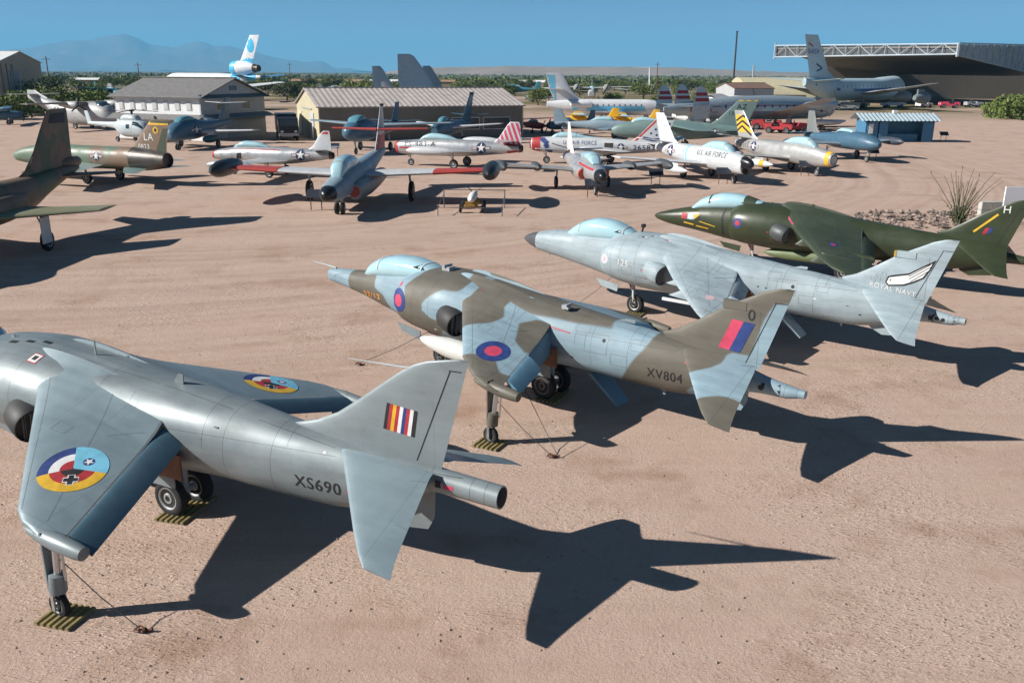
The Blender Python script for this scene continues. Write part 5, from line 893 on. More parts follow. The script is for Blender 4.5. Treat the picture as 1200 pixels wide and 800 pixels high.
# ---- helicopter
q = G(160, 164); hr = thing('helicopter', 'pale grey naval helicopter parked before the barracks', 'helicopter', place(158, 166, -28, 2.6), -28, None, .92)
HG = skin('helicopter_grey', (.42, .48, .50), .45, 0, line=.3)
hb = Body([(0, .85, 1.3, .25), (.25, .6, 1.75, .65), (1.0, .5, 2.35, .92), (2.0, .5, 2.6, 1.0), (3.6, .5, 2.65, 1.0), (4.8, .8, 2.5, .8), (5.8, 1.4, 2.25, .4), (10.4, 1.75, 2.15, .2)]); hf = obj('fuselage', *hb.loft(24, .3), HG, hr); hv = bvh_of(hf)
obj('windscreen', *Body([(.2, 1.25, 1.45, .5), (.6, 1.3, 2.0, .78), (1.3, 1.45, 2.38, .9), (1.9, 1.6, 2.5, .94)]).loft(20, .15), mat('dark_glazing', (.02, .045, .06), .15), hr)
obj('engine_cowling', *Body([(1.6, 2.3, 2.6, .4), (2.1, 2.3, 3.1, .6), (3.6, 2.3, 3.2, .65), (5.0, 2.2, 2.6, .35)]).loft(16, .3), HG, hr)
MB().tube([L(2.8, 0, 3.0), L(2.8, 0, 3.65)], .13, 10).lathe(L(2.8, 0, 3.5), (0, 0, 1), [(0, .3), (.12, .35), (.2, .2)], 12).build('rotor_mast', DARK, hr)
for k in range(4):
    a = rad(25+90*k); d = Vector((cos(a), sin(a), 0)); c_ = L(2.8, 0, 3.62)
    MB().prism([c_+d*.3-d.cross(Vector((0, 0, 1)))*.08, c_+d*.3+d.cross(Vector((0, 0, 1)))*.08, c_+d*3.2+d.cross(Vector((0, 0, 1)))*.19-Vector((0, 0, .15)), c_+d*3.2-d.cross(Vector((0, 0, 1)))*.19-Vector((0, 0, .15))], (0, 0, 0), (0, 0, .05)).build('rotor_blade', DARK, hr, False)
obj('tail_fin', *foil([((9.9, 0, 1.8), (10.9, 0, 1.8), .2), ((10.6, 0, 3.4), (11.3, 0, 3.4), .1)], (0, 1, 0)), HG, hr)
for s_, y_, rr in ((1.2, 0, .24), (4.2, 1.25, .32), (4.2, -1.25, .32)): MB().tube([L(s_, y_*.75, .9), L(s_, y_, rr)], .07, 8).build('gear_leg', GREYL, hr); wheel(hr, s_, y_, rr, .2, n=12)
decal('nose_dome', hr, hv, [(*disc2d(.01, .3), 0, 0)], L(0, 0, 1.25), (0, 1, 0), (0, 0, 1), [BLACK], .02)
decal('cabin_door', hr, hv, [(*quad2d([(1.9, 1.1), (3.4, 1.1), (3.4, 2.2), (1.9, 2.2)], 4, 3), 0, 0)], (0, 0, 0), *PORT, [mat('door_grey', (.36, .42, .44))], .012)
decal('cabin_door', hr, hv, [(*quad2d([(-3.4, 1.1), (-1.9, 1.1), (-1.9, 2.2), (-3.4, 2.2)], 4, 3), 0, 0), (*quad2d([(-2.9, 1.55), (-2.3, 1.55), (-2.3, 2.05), (-2.9, 2.05)], 2, 2), 1, .004)], (0, 0, 0), *STBD, [mat('door_grey', (.36, .42, .44)), mat('dark_glazing', (.02, .045, .06))], .012)
# ============================================================ buildings
CORR = mat('corrugated_roof', (.44, .39, .36), .6, .1, var=.15, scale=.8); BROWN = mat('brown_metal_wall', (.165, .145, .115), .6, var=.12, scale=.6); CREAM = mat('cream_wall', (.44, .395, .265), .7, var=.08); GREYW = mat('grey_siding', (.36, .37, .38), .7, var=.1); WHW = mat('white_siding', (.70, .71, .70), .7, var=.06)
ROOFG = mat('grey_shingle', (.165, .16, .155), .85, var=.22, scale=2.5, bump=.3); GLZ = mat('window_glass', (.04, .05, .06), .12); FRM = mat('window_frame', (.6, .6, .58), .6); TRIM = mat('blue_grey_trim', (.10, .15, .19), .6); DOORG = mat('grey_door', (.45, .46, .46), .5); ROOFW = mat('white_roof', (.72, .72, .70), .6); CONC = mat('concrete', (.42, .40, .37), .8, var=.15)
def ridged(parent, name, a, b, rise_pts, nrib, m, h=.06):
    """corrugated sheet: ribs run down the slope from point list a->b along the eave"""
    pass
def shed(name, label, c, rz, lx, ly, wall_h, ridge_h, wall_m, gable_m, roof_m, over=.35, rib=0, cat='building'):
    """gabled building, ridge along local x; walls, two roof slopes with standing ribs, gables"""
    r = thing(name, label, cat, c, rz)
    x, y = lx/2, ly/2
    for sg in (1, -1):
        MB().box((0, sg*(y-.06), wall_h/2), (lx-.3, .12, wall_h)).build('wall', wall_m, r, False)
        MB().prism([(sg*x, -y, 0), (sg*x, y, 0), (sg*x, y, wall_h), (sg*x, 0, ridge_h), (sg*x, -y, wall_h)], (0, 0, 0), (-sg*.14, 0, 0)).build('gable_wall', gable_m, r, False)
        e = Vector((0, sg*(y+over), wall_h-(ridge_h-wall_h)*over/y)); t = Vector((0, 0, ridge_h+.0)); nrm = Vector((0, sg*(ridge_h-wall_h), y)).normalized()
        m = MB(); X = x+over
        if rib:
            n = int(2*X/rib); V = []
            for i in range(2*n+1):
                xx = -X+2*X*i/(2*n); hh = .075 if i % 2 else .03
                V += [Vector((xx, 0, 0))+e+nrm*hh, Vector((xx, 0, 0))+t+nrm*hh]
            m.add(V, [(2*i, 2*i+1, 2*i+3, 2*i+2) for i in range(2*n)])
        m.add([Vector((-X, 0, 0))+e+nrm*.02, Vector((X, 0, 0))+e+nrm*.02, Vector((X, 0, 0))+t+nrm*.02, Vector((-X, 0, 0))+t+nrm*.02, Vector((-X, 0, 0))+e-nrm*.08, Vector((X, 0, 0))+e-nrm*.08, Vector((X, 0, 0))+t-nrm*.08, Vector((-X, 0, 0))+t-nrm*.08], [(0, 1, 2, 3), (4, 7, 6, 5), (0, 4, 5, 1), (2, 6, 7, 3), (1, 5, 6, 2), (0, 3, 7, 4)])
        m.build('roof_slope', roof_m, r, False)
    MB().box((0, 0, ridge_h+.06), (lx+2*over, .5, .08)).build('ridge_cap', roof_m, r, False)
    return r
def win(parent, c, wd, ht, axis='x', out=1, m=GLZ):
    """window set proud on a wall whose normal is +-y (axis x) or +-x (axis y)"""
    d = (wd, .06, ht) if axis == 'x' else (.06, wd, ht); f = (wd+.16, .05, ht+.16) if axis == 'x' else (.05, wd+.16, ht+.16)
    o = Vector((0, out*.02, 0)) if axis == 'x' else Vector((out*.02, 0, 0))
    w_ = MB().box(Vector(c), f).build('window', FRM, parent, False); MB().box(Vector(c)+o, d).build('pane', m, w_, False)
# long metal shed with cream end
p0, p1 = G(375, 166), G(613, 160.5)
ang = math.atan2(p1.y-p0.y, p1.x-p0.x); Lx = (p1-p0).length; dv = Vector((-sin(ang), cos(ang), 0)); W_ = 15.0; mid = (p0+p1)/2+dv*W_/2
sh1 = shed('long_metal_shed', 'long brown metal shed with ribbed pinkish roof and cream end', mid, math.degrees(ang), Lx, W_, 3.75, 5.6, BROWN, CREAM, CORR, .25, .62)
for fx in (.70, .86): win(sh1, (-Lx/2+Lx*fx, -W_/2-.03, 1.7), 3.3, 1.25, 'x', -1)
MB().box((-Lx/2-.06, -3.4, 1.5), (.08, 2.4, 2.9)).build('door', DOORG, sh1, False); MB().box((-Lx/2-.06, -.2, 3.35), (.08, 6.4, .14)).build('door_track', GREYL, sh1, False)
MB().box((-Lx/2-.05, 5.2, 1.5), (.06, 2.2, 2.6)).build('door_panel', mat('pale_cream_panel', (.62, .56, .38), .7), sh1, False)
# two-storey barracks
p0, p1 = G(152, 164.5), G(262, 170.5); ang2 = math.atan2(p1.y-p0.y, p1.x-p0.x)
ang2 = rad(-21); p1 = G(239, 165.3); Lb, Wb = 12.2, 11.5; ex = Vector((cos(ang2), sin(ang2), 0)); ey = Vector((-sin(ang2), cos(ang2), 0)); cb_ = p1-ex*(Lb/2)+ey*(Wb/2)
bk = shed('two_storey_barracks', 'white and grey two-storey barracks with grey shingle roof', cb_, math.degrees(ang2), Lb, Wb, 4.8, 6.7, WHW, GREYW, ROOFG, .55)
for k in range(7):
    for z_ in (1.2, 3.75): win(bk, (-Lb/2+1.0+k*1.6, -Wb/2-.03, z_), .55, .85, 'x', -1, mat('blind_window', (.50, .51, .50), .5))
MB().prism([(-Lb/2-.4, -Wb/2-1.1, 2.3), (-Lb/2-.4, -Wb/2, 2.8), (-Lb/2-.4, -Wb/2, 2.7), (-Lb/2-.4, -Wb/2-1.1, 2.2)], (0, 0, 0), (Lb+.8, 0, 0)).build('porch_roof', ROOFG, bk, False)
MB().prism([(Lb/2, -Wb/2-.4, 2.3), (Lb/2+1.1, -Wb/2-.4, 2.3), (Lb/2+1.1, -Wb/2-.4, 2.4), (Lb/2, -Wb/2-.4, 2.8)], (0, 0, 0), (0, Wb+.8, 0)).build('porch_roof', TRIM, bk, False)
MB().prism([(Lb/2, -Wb/2-.3, 4.55), (Lb/2+.7, -Wb/2-.3, 4.55), (Lb/2, -Wb/2-.3, 4.95)], (0, 0, 0), (0, Wb+.6, 0)).build('gable_eave', TRIM, bk, False)
for y_ in (-2.4, 2.2):
    win(bk, (Lb/2+.03, y_, 3.7), 1.3, .9, 'y', 1)
MB().box((Lb/2+.04, -2.2, 1.15), (.06, 1.1, 2.2)).build('door', DOORG, bk, False); MB().box((Lb/2+.04, 0, 5.6), (.06, 1.3, .5)).build('gable_vent', TRIM, bk, False)
# low white building behind the barracks, left hangar
p = G(225, 128); r = shed('low_white_roof_building', 'low building with flat white roof behind the barracks', p, -3, 24, 9, 3.6, 4.6, GREYW, GREYW, ROOFW, .3)
for dx in (-6.2, -3.0):
    MB().lathe((dx, 0, 4.4), (0, 0, 1), [(0, .22), (1.2, .22), (1.25, .35), (1.6, .35), (1.7, .05)], 10).build('chimney', ROOFW, r)
p = GY(-4, 108, 205); p.z = 0; r = shed('beige_hangar', 'tall beige hangar with white roof at the far left', p+Vector((-8.8, 6, 0)), 8, 22, 26, 9.2, 11.6, mat('beige_wall', (.33, .27, .20), .7, var=.1), mat('beige_wall2', (.35, .29, .22), .7, var=.1), ROOFW, .4)
MB().box((11.1, -4, 4), (.1, 5, 6.5)).build('mural_panel', mat('mural_panel', (.30, .33, .36), .6, var=.5, scale=.35, col2=(.12, .10, .10)), r, False)
for k in range(3): MB().box((11.12, -11+k*3, 4.5), (.08, .5, 8.5)).build('pilaster', BROWN, r, False)
# blue ticket shed with open front
p = G(1013, 166.5); a5 = rad(1.5); r = thing('blue_kiosk', 'blue open-fronted wooden kiosk with ribbed white roof', 'shed', p, 1.5)
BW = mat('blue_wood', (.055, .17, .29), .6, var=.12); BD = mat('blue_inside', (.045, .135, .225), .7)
KX, KY = 8.0, 3.0
MB().box((KX/2, 1.3, 1.2), (KX-.3, .12, 2.4)).build('back_wall', BD, r, False); MB().box((.06, KY/2, 1.2), (.12, KY-.2, 2.4)).build('side_wall', BW, r, False); MB().box((KX-.06, KY/2, 1.2), (.12, KY-.2, 2.4)).build('side_wall', BW, r, False)
for x_, w_ in ((.75, 1.2), (2.05, 1.0), (7.2, 1.2)): MB().box((x_, 0.0, 1.15), (w_, .08, 2.2)).build('door', BW, r, False)
MB().box((.55, -.09, 1.5), (.5, .04, 1.1)).build('notice', WHITE, r, False); MB().box((4.3, .6, .45), (4.0, .5, .9)).build('counter', BD, r, False); MB().box((4.3, .03, 2.45), (KX, .1, .3)).build('fascia', BD, r, False)
for a, b_ in (((0, -.6, 2.35), (0, KY/2, 3.15)), ((0, KY+.4, 2.4), (0, KY/2, 3.15))):
    n_ = 20; V = []
    for i in range(2*n_+1):
        x_ = -.8+(KX+1.4)*i/(2*n_); hh = .10 if i % 2 else .02; V += [(x_, a[1], a[2]+hh), (x_, b_[1], b_[2]+hh)]
    MB().add(V, [(2*i, 2*i+1, 2*i+3, 2*i+2) for i in range(2*n_)]).build('roof_slope', mat('white_ribbed_roof', (.34, .42, .46), .5, var=.1), r, False)
MB().box((3.8, KY/2, 3.35), (.5, .4, .3)).build('roof_vent', ROOFW, r, False)
MB().prism([(0, .1, 2.4), (0, KY-.1, 2.4), (0, KY/2, 3.1)], (0, 0, 0), (.1, 0, 0)).build('gable', BW, r, False)
# open aircraft shelter with white roof truss
STW = mat('white_steel', (.40, .46, .50), .5); SHW = mat('shelter_wall', (.20, .165, .125), .7, var=.1); SHR = mat('shelter_roof', (.17, .155, .14), .7, var=.1)
pA, pB, pC = GY(905, 90, 255), GY(1118, 90, 215), GY(1290, 90, 255)
for q in (pA, pB, pC): q.z = 0
r = thing('aircraft_shelter', 'huge open aircraft shelter with white lattice roof edge', 'shelter', (pB.x, pB.y, 0)); o0 = Vector((pB.x, pB.y, 0))
def truss(a, b, z0a, z1a, z0b, z1b, n_, m_):
    q = MB(); d = b-a; A0, A1, B0, B1 = a+Vector((0, 0, z0a)), a+Vector((0, 0, z1a)), b+Vector((0, 0, z0b)), b+Vector((0, 0, z1b))
    for k in (A0, A1): pass
    MB().tube([A0, B0], .17, 5).build('truss_chord', m_, r); MB().tube([A1, B1], .17, 5).build('truss_chord', m_, r)
    for i in range(n_+1):
        t = i/n_; MB().tube([A0.lerp(B0, t), A1.lerp(B1, t)], .10, 4).build('truss_strut', m_, r)
        if i < n_: MB().tube([A0.lerp(B0, t), A1.lerp(B1, t+1/n_)] if i % 2 == 0 else [A1.lerp(B1, t), A0.lerp(B0, t+1/n_)], .10, 4).build('truss_strut', m_, r)
A, B_, C_ = pA-o0, Vector((0, 0, 0)), pC-o0
zA = lambda v, y: CH + (87.5-v)*y/CF*1.045
truss(A, B_, zA(70, 255), zA(58.5, 255), zA(66, 215), zA(55.5, 215), 14, STW)
truss(B_, C_, zA(67, 215), zA(55, 215), zA(102, 255), zA(58, 255), 16, mat('blue_grey_steel', (.30, .38, .42), .5))
top = [A+Vector((0, 0, zA(58, 255)-.1)), B_+Vector((0, 0, zA(55, 215)-.1)), C_+Vector((0, 0, zA(57, 255)-.1))]; back = Vector((45, 62, 0)); SLP = Vector((0, 0, -6.5))
MB().prism([top[0]+Vector((.3, .4, -.25)), top[1]+Vector((0, .6, -.25)), top[1]+back+SLP, top[0]+back+SLP], (0, 0, 0), (0, 0, -.7)).build('roof', SHR, r, False)
MB().prism([top[1]+Vector((.05, .6, -.25)), top[2]+Vector((0, .4, -.25)), top[2]+back+SLP, top[1]+back+Vector((.05, 0, 0))+SLP], (0, 0, 0), (0, 0, -.7)).build('roof', SHR, r, False)
a_, b_ = A+Vector((30, 44, 0)), C_+Vector((14, 50, 0)); n_ = 9
for i in range(n_):
    c0, c1 = a_.lerp(b_, i/n_), a_.lerp(b_, (i+.998)/n_); MB().prism([c0, c1, c1+Vector((0, 0, 11.2)), c0+Vector((0, 0, 11.2))], (0, 0, 0), (0, .3, 0)).build('wall_panel', SHW, r, False)
for f in (0, 1):
    q = (A if f == 0 else C_); MB().box(q+Vector((2, 28, 5)), (.5, .5, 10)).build('column', STW, r, False)
MB().box(A+Vector((.2, 0, zA(64, 255))), (.5, .5, 4.3)).build('truss_end', STW, r, False); MB().box(B_+Vector((0, 0, zA(61, 215)-.2)), (.45, .45, 3.0)).build('truss_end', STW, r, False)
n_ = 14; FA = mat('roof_edge_dark', (.075, .082, .09), .7)
for i in range(n_):
    c0, c1 = A.lerp(B_, i/n_)+Vector((.4, .5, 0)), A.lerp(B_, (i+.995)/n_)+Vector((.4, .5, 0)); l0, l1 = lerp(zA(69.5, 255), zA(65.5, 215), i/n_), lerp(zA(69.5, 255), zA(65.5, 215), (i+1)/n_); h0, h1 = lerp(zA(59.5, 255), zA(56.5, 215), i/n_), lerp(zA(59.5, 255), zA(56.5, 215), (i+1)/n_)
    MB().prism([c0+Vector((0, 0, l0)), c1+Vector((0, 0, l1)), c1+Vector((0, 0, h1)), c0+Vector((0, 0, h0))], (0, 0, 0), (0, .2, 0)).build('fascia_panel', FA, r, False)
SC = mat('blue_grey_cladding', (.22, .29, .335), .6, var=.2)
q0, q1 = B_+Vector((.5, .3, 0)), C_+Vector((0, .35, 0)); n_ = 24
for i in range(n_):
    t0, t1 = i/n_, (i+.93)/n_; c0, c1 = q0.lerp(q1, t0), q0.lerp(q1, t1); zl0, zl1 = lerp(zA(66.5, 215), zA(104, 255), t0), lerp(zA(66.5, 215), zA(104, 255), t1); zh0, zh1 = lerp(zA(56, 215), zA(58.5, 255), t0), lerp(zA(56, 215), zA(58.5, 255), t1)
    MB().prism([c0+Vector((0, 0, zl0)), c1+Vector((0, 0, zl1)), c1+Vector((0, 0, zh1)), c0+Vector((0, 0, zh0))], (0, 0, 0), (0, .2, 0)).build('cladding_panel', SC, r, False)
# small buildings left of the shelter
p = GY(872, 110, 200); p.z = 0; r = shed('grey_box_building', 'small grey box building with rusty roof near the mast', p, 10, 9, 10, 4.6, 5.6, mat('grey_panel_wall', (.36, .38, .40), .6), GREYW, mat('rusty_roof', (.17, .10, .075), .8, var=.2), .2)
p = GY(905, 112, 225); p.z = 0; r = thing('cream_vault_building', 'cream round-roofed building beside the big shelter', 'building', p)
V = [(x_, 9*cos(pi*k/12), 1.2+5.5*sin(pi*k/12)) for x_ in (-9, 9) for k in range(13)]; obj('vault', V, [(k, k+1, 14+k, 13+k) for k in range(12)]+[tuple(range(13)), tuple(range(13, 26))], CREAM, r); MB().box((0, 0, .6), (18, 17.9, 1.2)).build('base_wall', CREAM, r, False); MB().box((1, -9.05, 1.6), (9, .1, 2.4)).build('door', BROWN, r, False)
p = GY(895, 116, 178); p.z = 0; r = thing('white_trailer', 'long white trailer parked behind the propliner', 'trailer', p, -2)
MB().box((0, 0, 2.1), (11, 2.5, 2.5)).build('body', WHITE, r, False)
for k in range(2): [wheel(r, 3.5+k*1.2, s_*1.0, .45, .3, n=10) for s_ in (1, -1)]
MB().box((-5, 0, .55), (.2, 1.6, 1.1)).build('landing_leg', GREYL, r, False)
# ---- lattice mast and poles
p = GY(860, 88, 330); p.z = 0; r = thing('radio_mast', 'tall slim radio mast rising above the skyline', 'mast', p)
MB().tube([(0, 0, 0), (0, 0, 22)], [.35, .28], 8).build('pole', mat('mast_dark', (.05, .03, .035), .7), r); MB().box((0, 0, 21.9), (.6, .6, .3)).build('cap', BLACK, r, False)
for i, (u, v0, d) in enumerate(((57, 65, 260), (163, 72, 330), (340, 72, 420), (770, 72, 380))):
    z = CH+(83+(u-600)*.0056-v0)*d/CF; p = GY(u, 90, d); p.z = 0
    r = thing('utility_pole', ['wooden utility pole just right of the beige hangar', 'wooden utility pole left of the white tail', 'utility pole far right of the white tail', 'utility pole above the distant trees mid-right'][i], 'pole', p, 0, 'utility poles on the skyline')
    MB().tube([(0, 0, 0), (0, 0, z)], [.2, .14], 6).build('pole', RUST, r); MB().box((0, 0, z-.8), (2.4, .14, .14)).build('crossarm', RUST, r, False)
# ============================================================ airliners and far aircraft
def windows_row(P, s0, s1, n_, z, m=None, side=STBD, wd=.3, ht=.38, nm='window'):
    bv_ = bvh_of(P['fus']); k_ = 1 if side is PORT else -1
    for i in range(n_):
        s_ = lerp(s0, s1, i/(n_-1)); decal(nm, P['root'], bv_, [([(k_*s_-wd/2, z-ht/2), (k_*s_+wd/2, z-ht/2), (k_*s_+wd/2, z+ht/2), (k_*s_-wd/2, z+ht/2)], [(0, 1, 2, 3)], 0, 0)], (0, 0, 0), *side, [m or GLZ], .02, 5)
LINER = skin('airliner_white', (.66, .68, .69), .4, 0, line=.25, px=2.0); LSIL = skin('propliner_metal_shade_tint', (.34, .42, .46), .36, .35, line=.35, px=1.6)  # propliner metal carries a blue tint for its shaded side
# triple-tailed propliner
P = jet('triple_tailed_propliner', 'silver propeller airliner with three red-striped fins and red lettering', place(797, 152, 23, 27), 23, 1.03, 'airliner', LSIL, fus=[(0, 2.0, 2.6, .3), (.8, 1.5, 3.2, .95), (2.5, 1.2, 3.8, 1.3), (6, 1.1, 4.2, 1.55), (12, 1.1, 4.4, 1.6), (18, 1.2, 4.3, 1.5), (23, 1.5, 3.9, 1.05), (27, 2.0, 3.4, .5), (29, 2.4, 3.0, .1)], wing=[(1, 9, 14.4, 1.6, None, .6), (6, 9.6, 14.0, 2.7, None, .45), (12.2, 10.9, 13.2, 4.3, None, .16)], wm=SILV2, tail=[(.3, 24.6, 27.0, 3.0, None, .25), (4.9, 24.8, 26.8, 3.3, None, .2)], gear=[(11.5, 4.2, .6, 1.9, .5), (11.5, -4.2, .6, 1.9, .5), (2.2, 0, .45, 1.6, .4)], group='larger aircraft', canopy=[(1.6, 3.1, 3.4, .6), (2.2, 3.2, 3.95, .9), (3.4, 3.4, 4.1, 1.0), (4.2, 3.5, 4.05, .8)], glass=mat('dark_glazing', (.02, .045, .06), .15))
r = P['root']
for y_, zb in ((0, 2.5), (4.4, 2.3), (-4.4, 2.3)):
    fo = obj('fin', *foil([((24.8, y_, zb-.7), (27.0, y_, zb-.7), .12), ((24.7, y_, zb+.6), (27.4, y_, zb+.6), .3), ((25.0, y_, zb+2.0), (27.3, y_, zb+2.0), .24), ((25.5, y_, zb+2.9), (27.0, y_, zb+2.9), .12), ((26.0, y_, zb+3.4), (26.7, y_, zb+3.4), .05)], (0, 1, 0), 2), LSIL, r); fv = bvh_of(fo)
    for z_ in (1.5, 2.2): decal('fin_stripe', r, fv, [(*quad2d([(-27.8, zb+z_), (-23.8, zb+z_), (-23.8, zb+z_+.42), (-27.8, zb+z_+.42)], 5, 1), 0, 0)], (0, 0, 0), *STBD, [mat('maroon_stripe', (.22, .025, .03))], .02, .4, start=9)
body_text(P, 'red_lettering', 'TWA', 25.6, 2.3, .75, mat('maroon_stripe', (.22, .025, .03)), STBD, w_=3.6)
for a, b_ in ((-12, -8), (14, 18)): arc_disc(P, 'red_line', 3, 22, mat('maroon_stripe', (.22, .025, .03)), .02, 2, a0=rad(180+a), a1=rad(180+b_))
windows_row(P, 6, 20, 12, 3.0)
for sg in (1, -1):
    for y_, s_ in ((4.2, 6.6), (8.6, 7.6)):
        z_ = 1.7+y_*.2; MB().lathe(L(s_, sg*y_, z_), (-1, 0, 0), [(0, .12), (.1, .55), (.6, .72), (2.6, .68), (5, .3), (5.6, .05)], 14).build('engine_nacelle', LSIL, r)
        for k in range(3): MB().box(L(s_-.08, sg*y_+sin(k*2.094+.4)*1.0, z_+cos(k*2.094+.4)*1.0), (.08, .24, 1.9), 0, 0, -(k*2.094+.4)).build('propeller_blade', BLACK, r, False)
# blue and white rear-engined jetliner
P = jet('blue_white_jetliner', 'white and sky blue jetliner with tail-mounted engines', place(655, 142, 4, 18), 4, .80, 'airliner', LINER, fus=[(0, 2.2, 2.7, .25), (.7, 1.7, 3.3, .85), (2.2, 1.3, 3.9, 1.4), (5, 1.2, 4.3, 1.55), (16, 1.2, 4.3, 1.55), (20, 1.6, 4.2, 1.25), (25, 2.6, 3.9, .4)], wing=[(1, 9, 14.5, 1.7, None, .5), (10, 14.5, 17, 2.3, None, .2)], wm=LINER, tail=[(.1, 21.6, 24, 6.2, None, .2), (5, 24, 25.6, 6.4, None, .1)], tm=LINER, fin=[(3.6, 15.5, 23.5, .3), (4.6, 18.6, 23.8, .3), (6.2, 20.2, 24.6, .25), (8.6, 21.6, 25.2, .15), (9.4, 22.3, 25.3, .08)], gear=[(13.5, 2.4, .5, 1.8, .4), (13.5, -2.4, .5, 1.8, .4), (3, 0, .4, 1.5, .3)], group='larger aircraft')
r = P['root']; CY = mat('airline_cyan', (.17, .50, .68), .4)
arc_disc(P, 'blue_cheatline', 2.6, 20, CY, .02, 4, a0=rad(172), a1=rad(205)); arc_disc(P, 'blue_nose', .25, 3.0, mat('airline_blue', (.06, .28, .55), .4), .02); windows_row(P, 6, 16, 10, 3.15)
for sg in (1, -1): MB().lathe(L(16.2, sg*2.0, 3.4), (-1, 0, 0), [(0, .5), (-.05, .6), (.3, .68), (2.6, .66), (4.2, .48), (4.25, .3)], 16).build('engine', LINER, r); MB().box(L(18, sg*1.5, 3.4), (2, 1.0, .3)).build('engine_pylon', LINER, r, False)
decal('blue_fin_panel', r, bvh_of(P['fin']), [(*quad2d([(-25.4, 4), (-23.2, 4), (-23.6, 9.4), (-25.4, 9.4)], 3, 6), 0, 0)], (0, 0, 0), *STBD, [CY], .02, .6)
# wide-body with tall fin in the shelter
P = jet('tall_finned_widebody', 'large white jet with tall fin and blue stripe by the shelter', place(947, 129, 41, 42), 41, .95, 'airliner', skin('white_shade_tint', (.42, .55, .60), .42, 0, line=.25, px=2.0), fus=[(0, 3.4, 4.4, .6), (1.5, 2.4, 6.0, 1.7), (5, 1.9, 7.6, 2.5), (10, 1.8, 7.4, 2.65), (16, 1.8, 7.0, 2.65), (32, 1.8, 7.0, 2.6), (40, 3.0, 7.1, 1.9), (47, 5.4, 7.1, .5)], wing=[(2.5, 16, 26, 3.6, None, 1.0), (13, 25, 30, 4.8, None, .5), (24, 33, 35, 6.2, None, .2)], wm=LWHITE, tail=[(.5, 40, 45, 6.4, None, .4), (9, 45.5, 47.5, 7.0, None, .2)], fin=[(6.6, 33, 45, .6), (8.5, 37, 45.5, .5), (16.4, 43.2, 48.6, .25)], gear=[(24, 2.6, .6, 2.6, 1.2), (24, -2.6, .6, 2.6, 1.2), (6, 0, .55, 2.6, .8)], group='larger aircraft')  # white jet; skylight on the unlit side is tinted into the skin
r = P['root']; arc_disc(P, 'blue_stripe', 3, 44, mat('stripe_blue', (.02, .08, .25), .4), .03, 3, a0=rad(176), a1=rad(186)); fv = bvh_of(P['fin'])
words('fin_lettering', r, fv, 'NASA', 46.6, 12.3, 1.1, mat('stripe_blue', (.02, .08, .25)), STBD, off=.04, maxe=.8)
decal('fin_emblem', r, fv, [(*line2d([(-43, 10.2), (-40.5, 9.2), (-42.6, 8.6)], .35), 0, 0), (*line2d([(-46.9, 14.6), (-45, 13.9)], .3), 1, 0)], (0, 0, 0), *STBD, [BLUE, RED], .04, .8); windows_row(P, 10, 34, 14, 5.2, None, STBD, .35, .45)
for sg in (1, -1):
    for y_, s_ in ((11.5, 20.5), (19, 27)):
        MB().lathe(L(s_, sg*y_, 2.9), (-1, 0, 0), [(0, 1.0), (-.05, 1.15), (.6, 1.3), (3, 1.2), (5, .75), (5.6, .4)], 16).build('engine', mat('engine_shade_grey', (.16, .19, .20), .5), r); MB().box(L(s_+3, sg*y_, 4.2), (3, .3, 1.2)).build('engine_pylon', mat('engine_shade_grey', (.16, .19, .20), .5), r, False)  # pods coloured dark so they sink into the shade
# boarding stairs
p = G(1000, 125); t_ = thing('boarding_stairs', 'white mobile boarding stairs below the large white jet', 'stairs', p, 165)
MB().prism([(0, -.6, .3), (5.0, -.6, 4.6), (5.0, -.6, 4.3), (.4, -.6, .1)], (0, 0, 0), (0, 1.2, 0)).build('flight', STW, t_, False)
for y_ in (-.6, .6): MB().tube([(0, y_, 1.2), (5, y_, 5.5), (6, y_, 5.5)], .06, 5).tube([(5, y_, 4.5), (5, y_, 5.5)], .05, 5).build('handrail', STW, t_)
MB().box((4, 0, .7), (4.2, 1.8, .5)).box((5.2, 0, 2.5), (.15, 1.1, 3.6)).build('chassis', STW, t_, False); [wheel(t_, -x_, y_, .4, .25, n=10) for x_ in (2.4, 5.4) for y_ in (.9, -.9)]
# tri-jet tail behind the barracks
CYB = mat('bright_cyan', (.06, .42, .68), .4)
P = jet('cyan_tailed_trijet', 'tail of a white trijet with cyan swirls behind the barracks', (GY(281, 100, 236).x, 236, 0), 152, .92, 'airliner', LINER, fus=[(-30, 2.6, 6, 1.5), (-24, 1.8, 7.6, 3), (-8, 1.8, 7.6, 3), (-3, 3.0, 7.4, 2.4), (3, 5.2, 7.2, 1.1), (8, 6.4, 7.0, .2)], wing=[(2.5, -18, -8, 3.0, None, .9), (20, -5, -1, 5, None, .3)], tail=[(.4, 1, 6, 6.3, None, .4), (9, 6.5, 9, 7.2, None, .2)], tm=mat('airline_blue', (.06, .28, .55), .4), fin=[(6.8, -3.5, 4, .5), (8.5, -1.5, 4.5, 1.4), (10, 0.5, 5.2, .8), (17.6, 5.2, 8.6, .3)], gear=[(-9, 3, .6, 3, 1), (-9, -3, .6, 3, 1), (-26, 0, .5, 3, .8)], group='larger aircraft')
r = P['root']; MB().lathe(L(-1.5, 0, 8.9), (-1, 0, 0), [(0, 1.7), (-.1, 1.9), (1, 2.1), (5, 1.9), (7, 1.2), (8.8, .8), (8.85, .6), (8, .55), (7.9, .02)], 20).build('tail_engine', LINER, r)
MB().lathe(L(-1.62, 0, 8.9), (-1, 0, 0), [(0, 1.93), (1.1, 2.13), (1.9, 2.12), (1.95, 1.9)], 20).build('cyan_cowl', CYB, r)
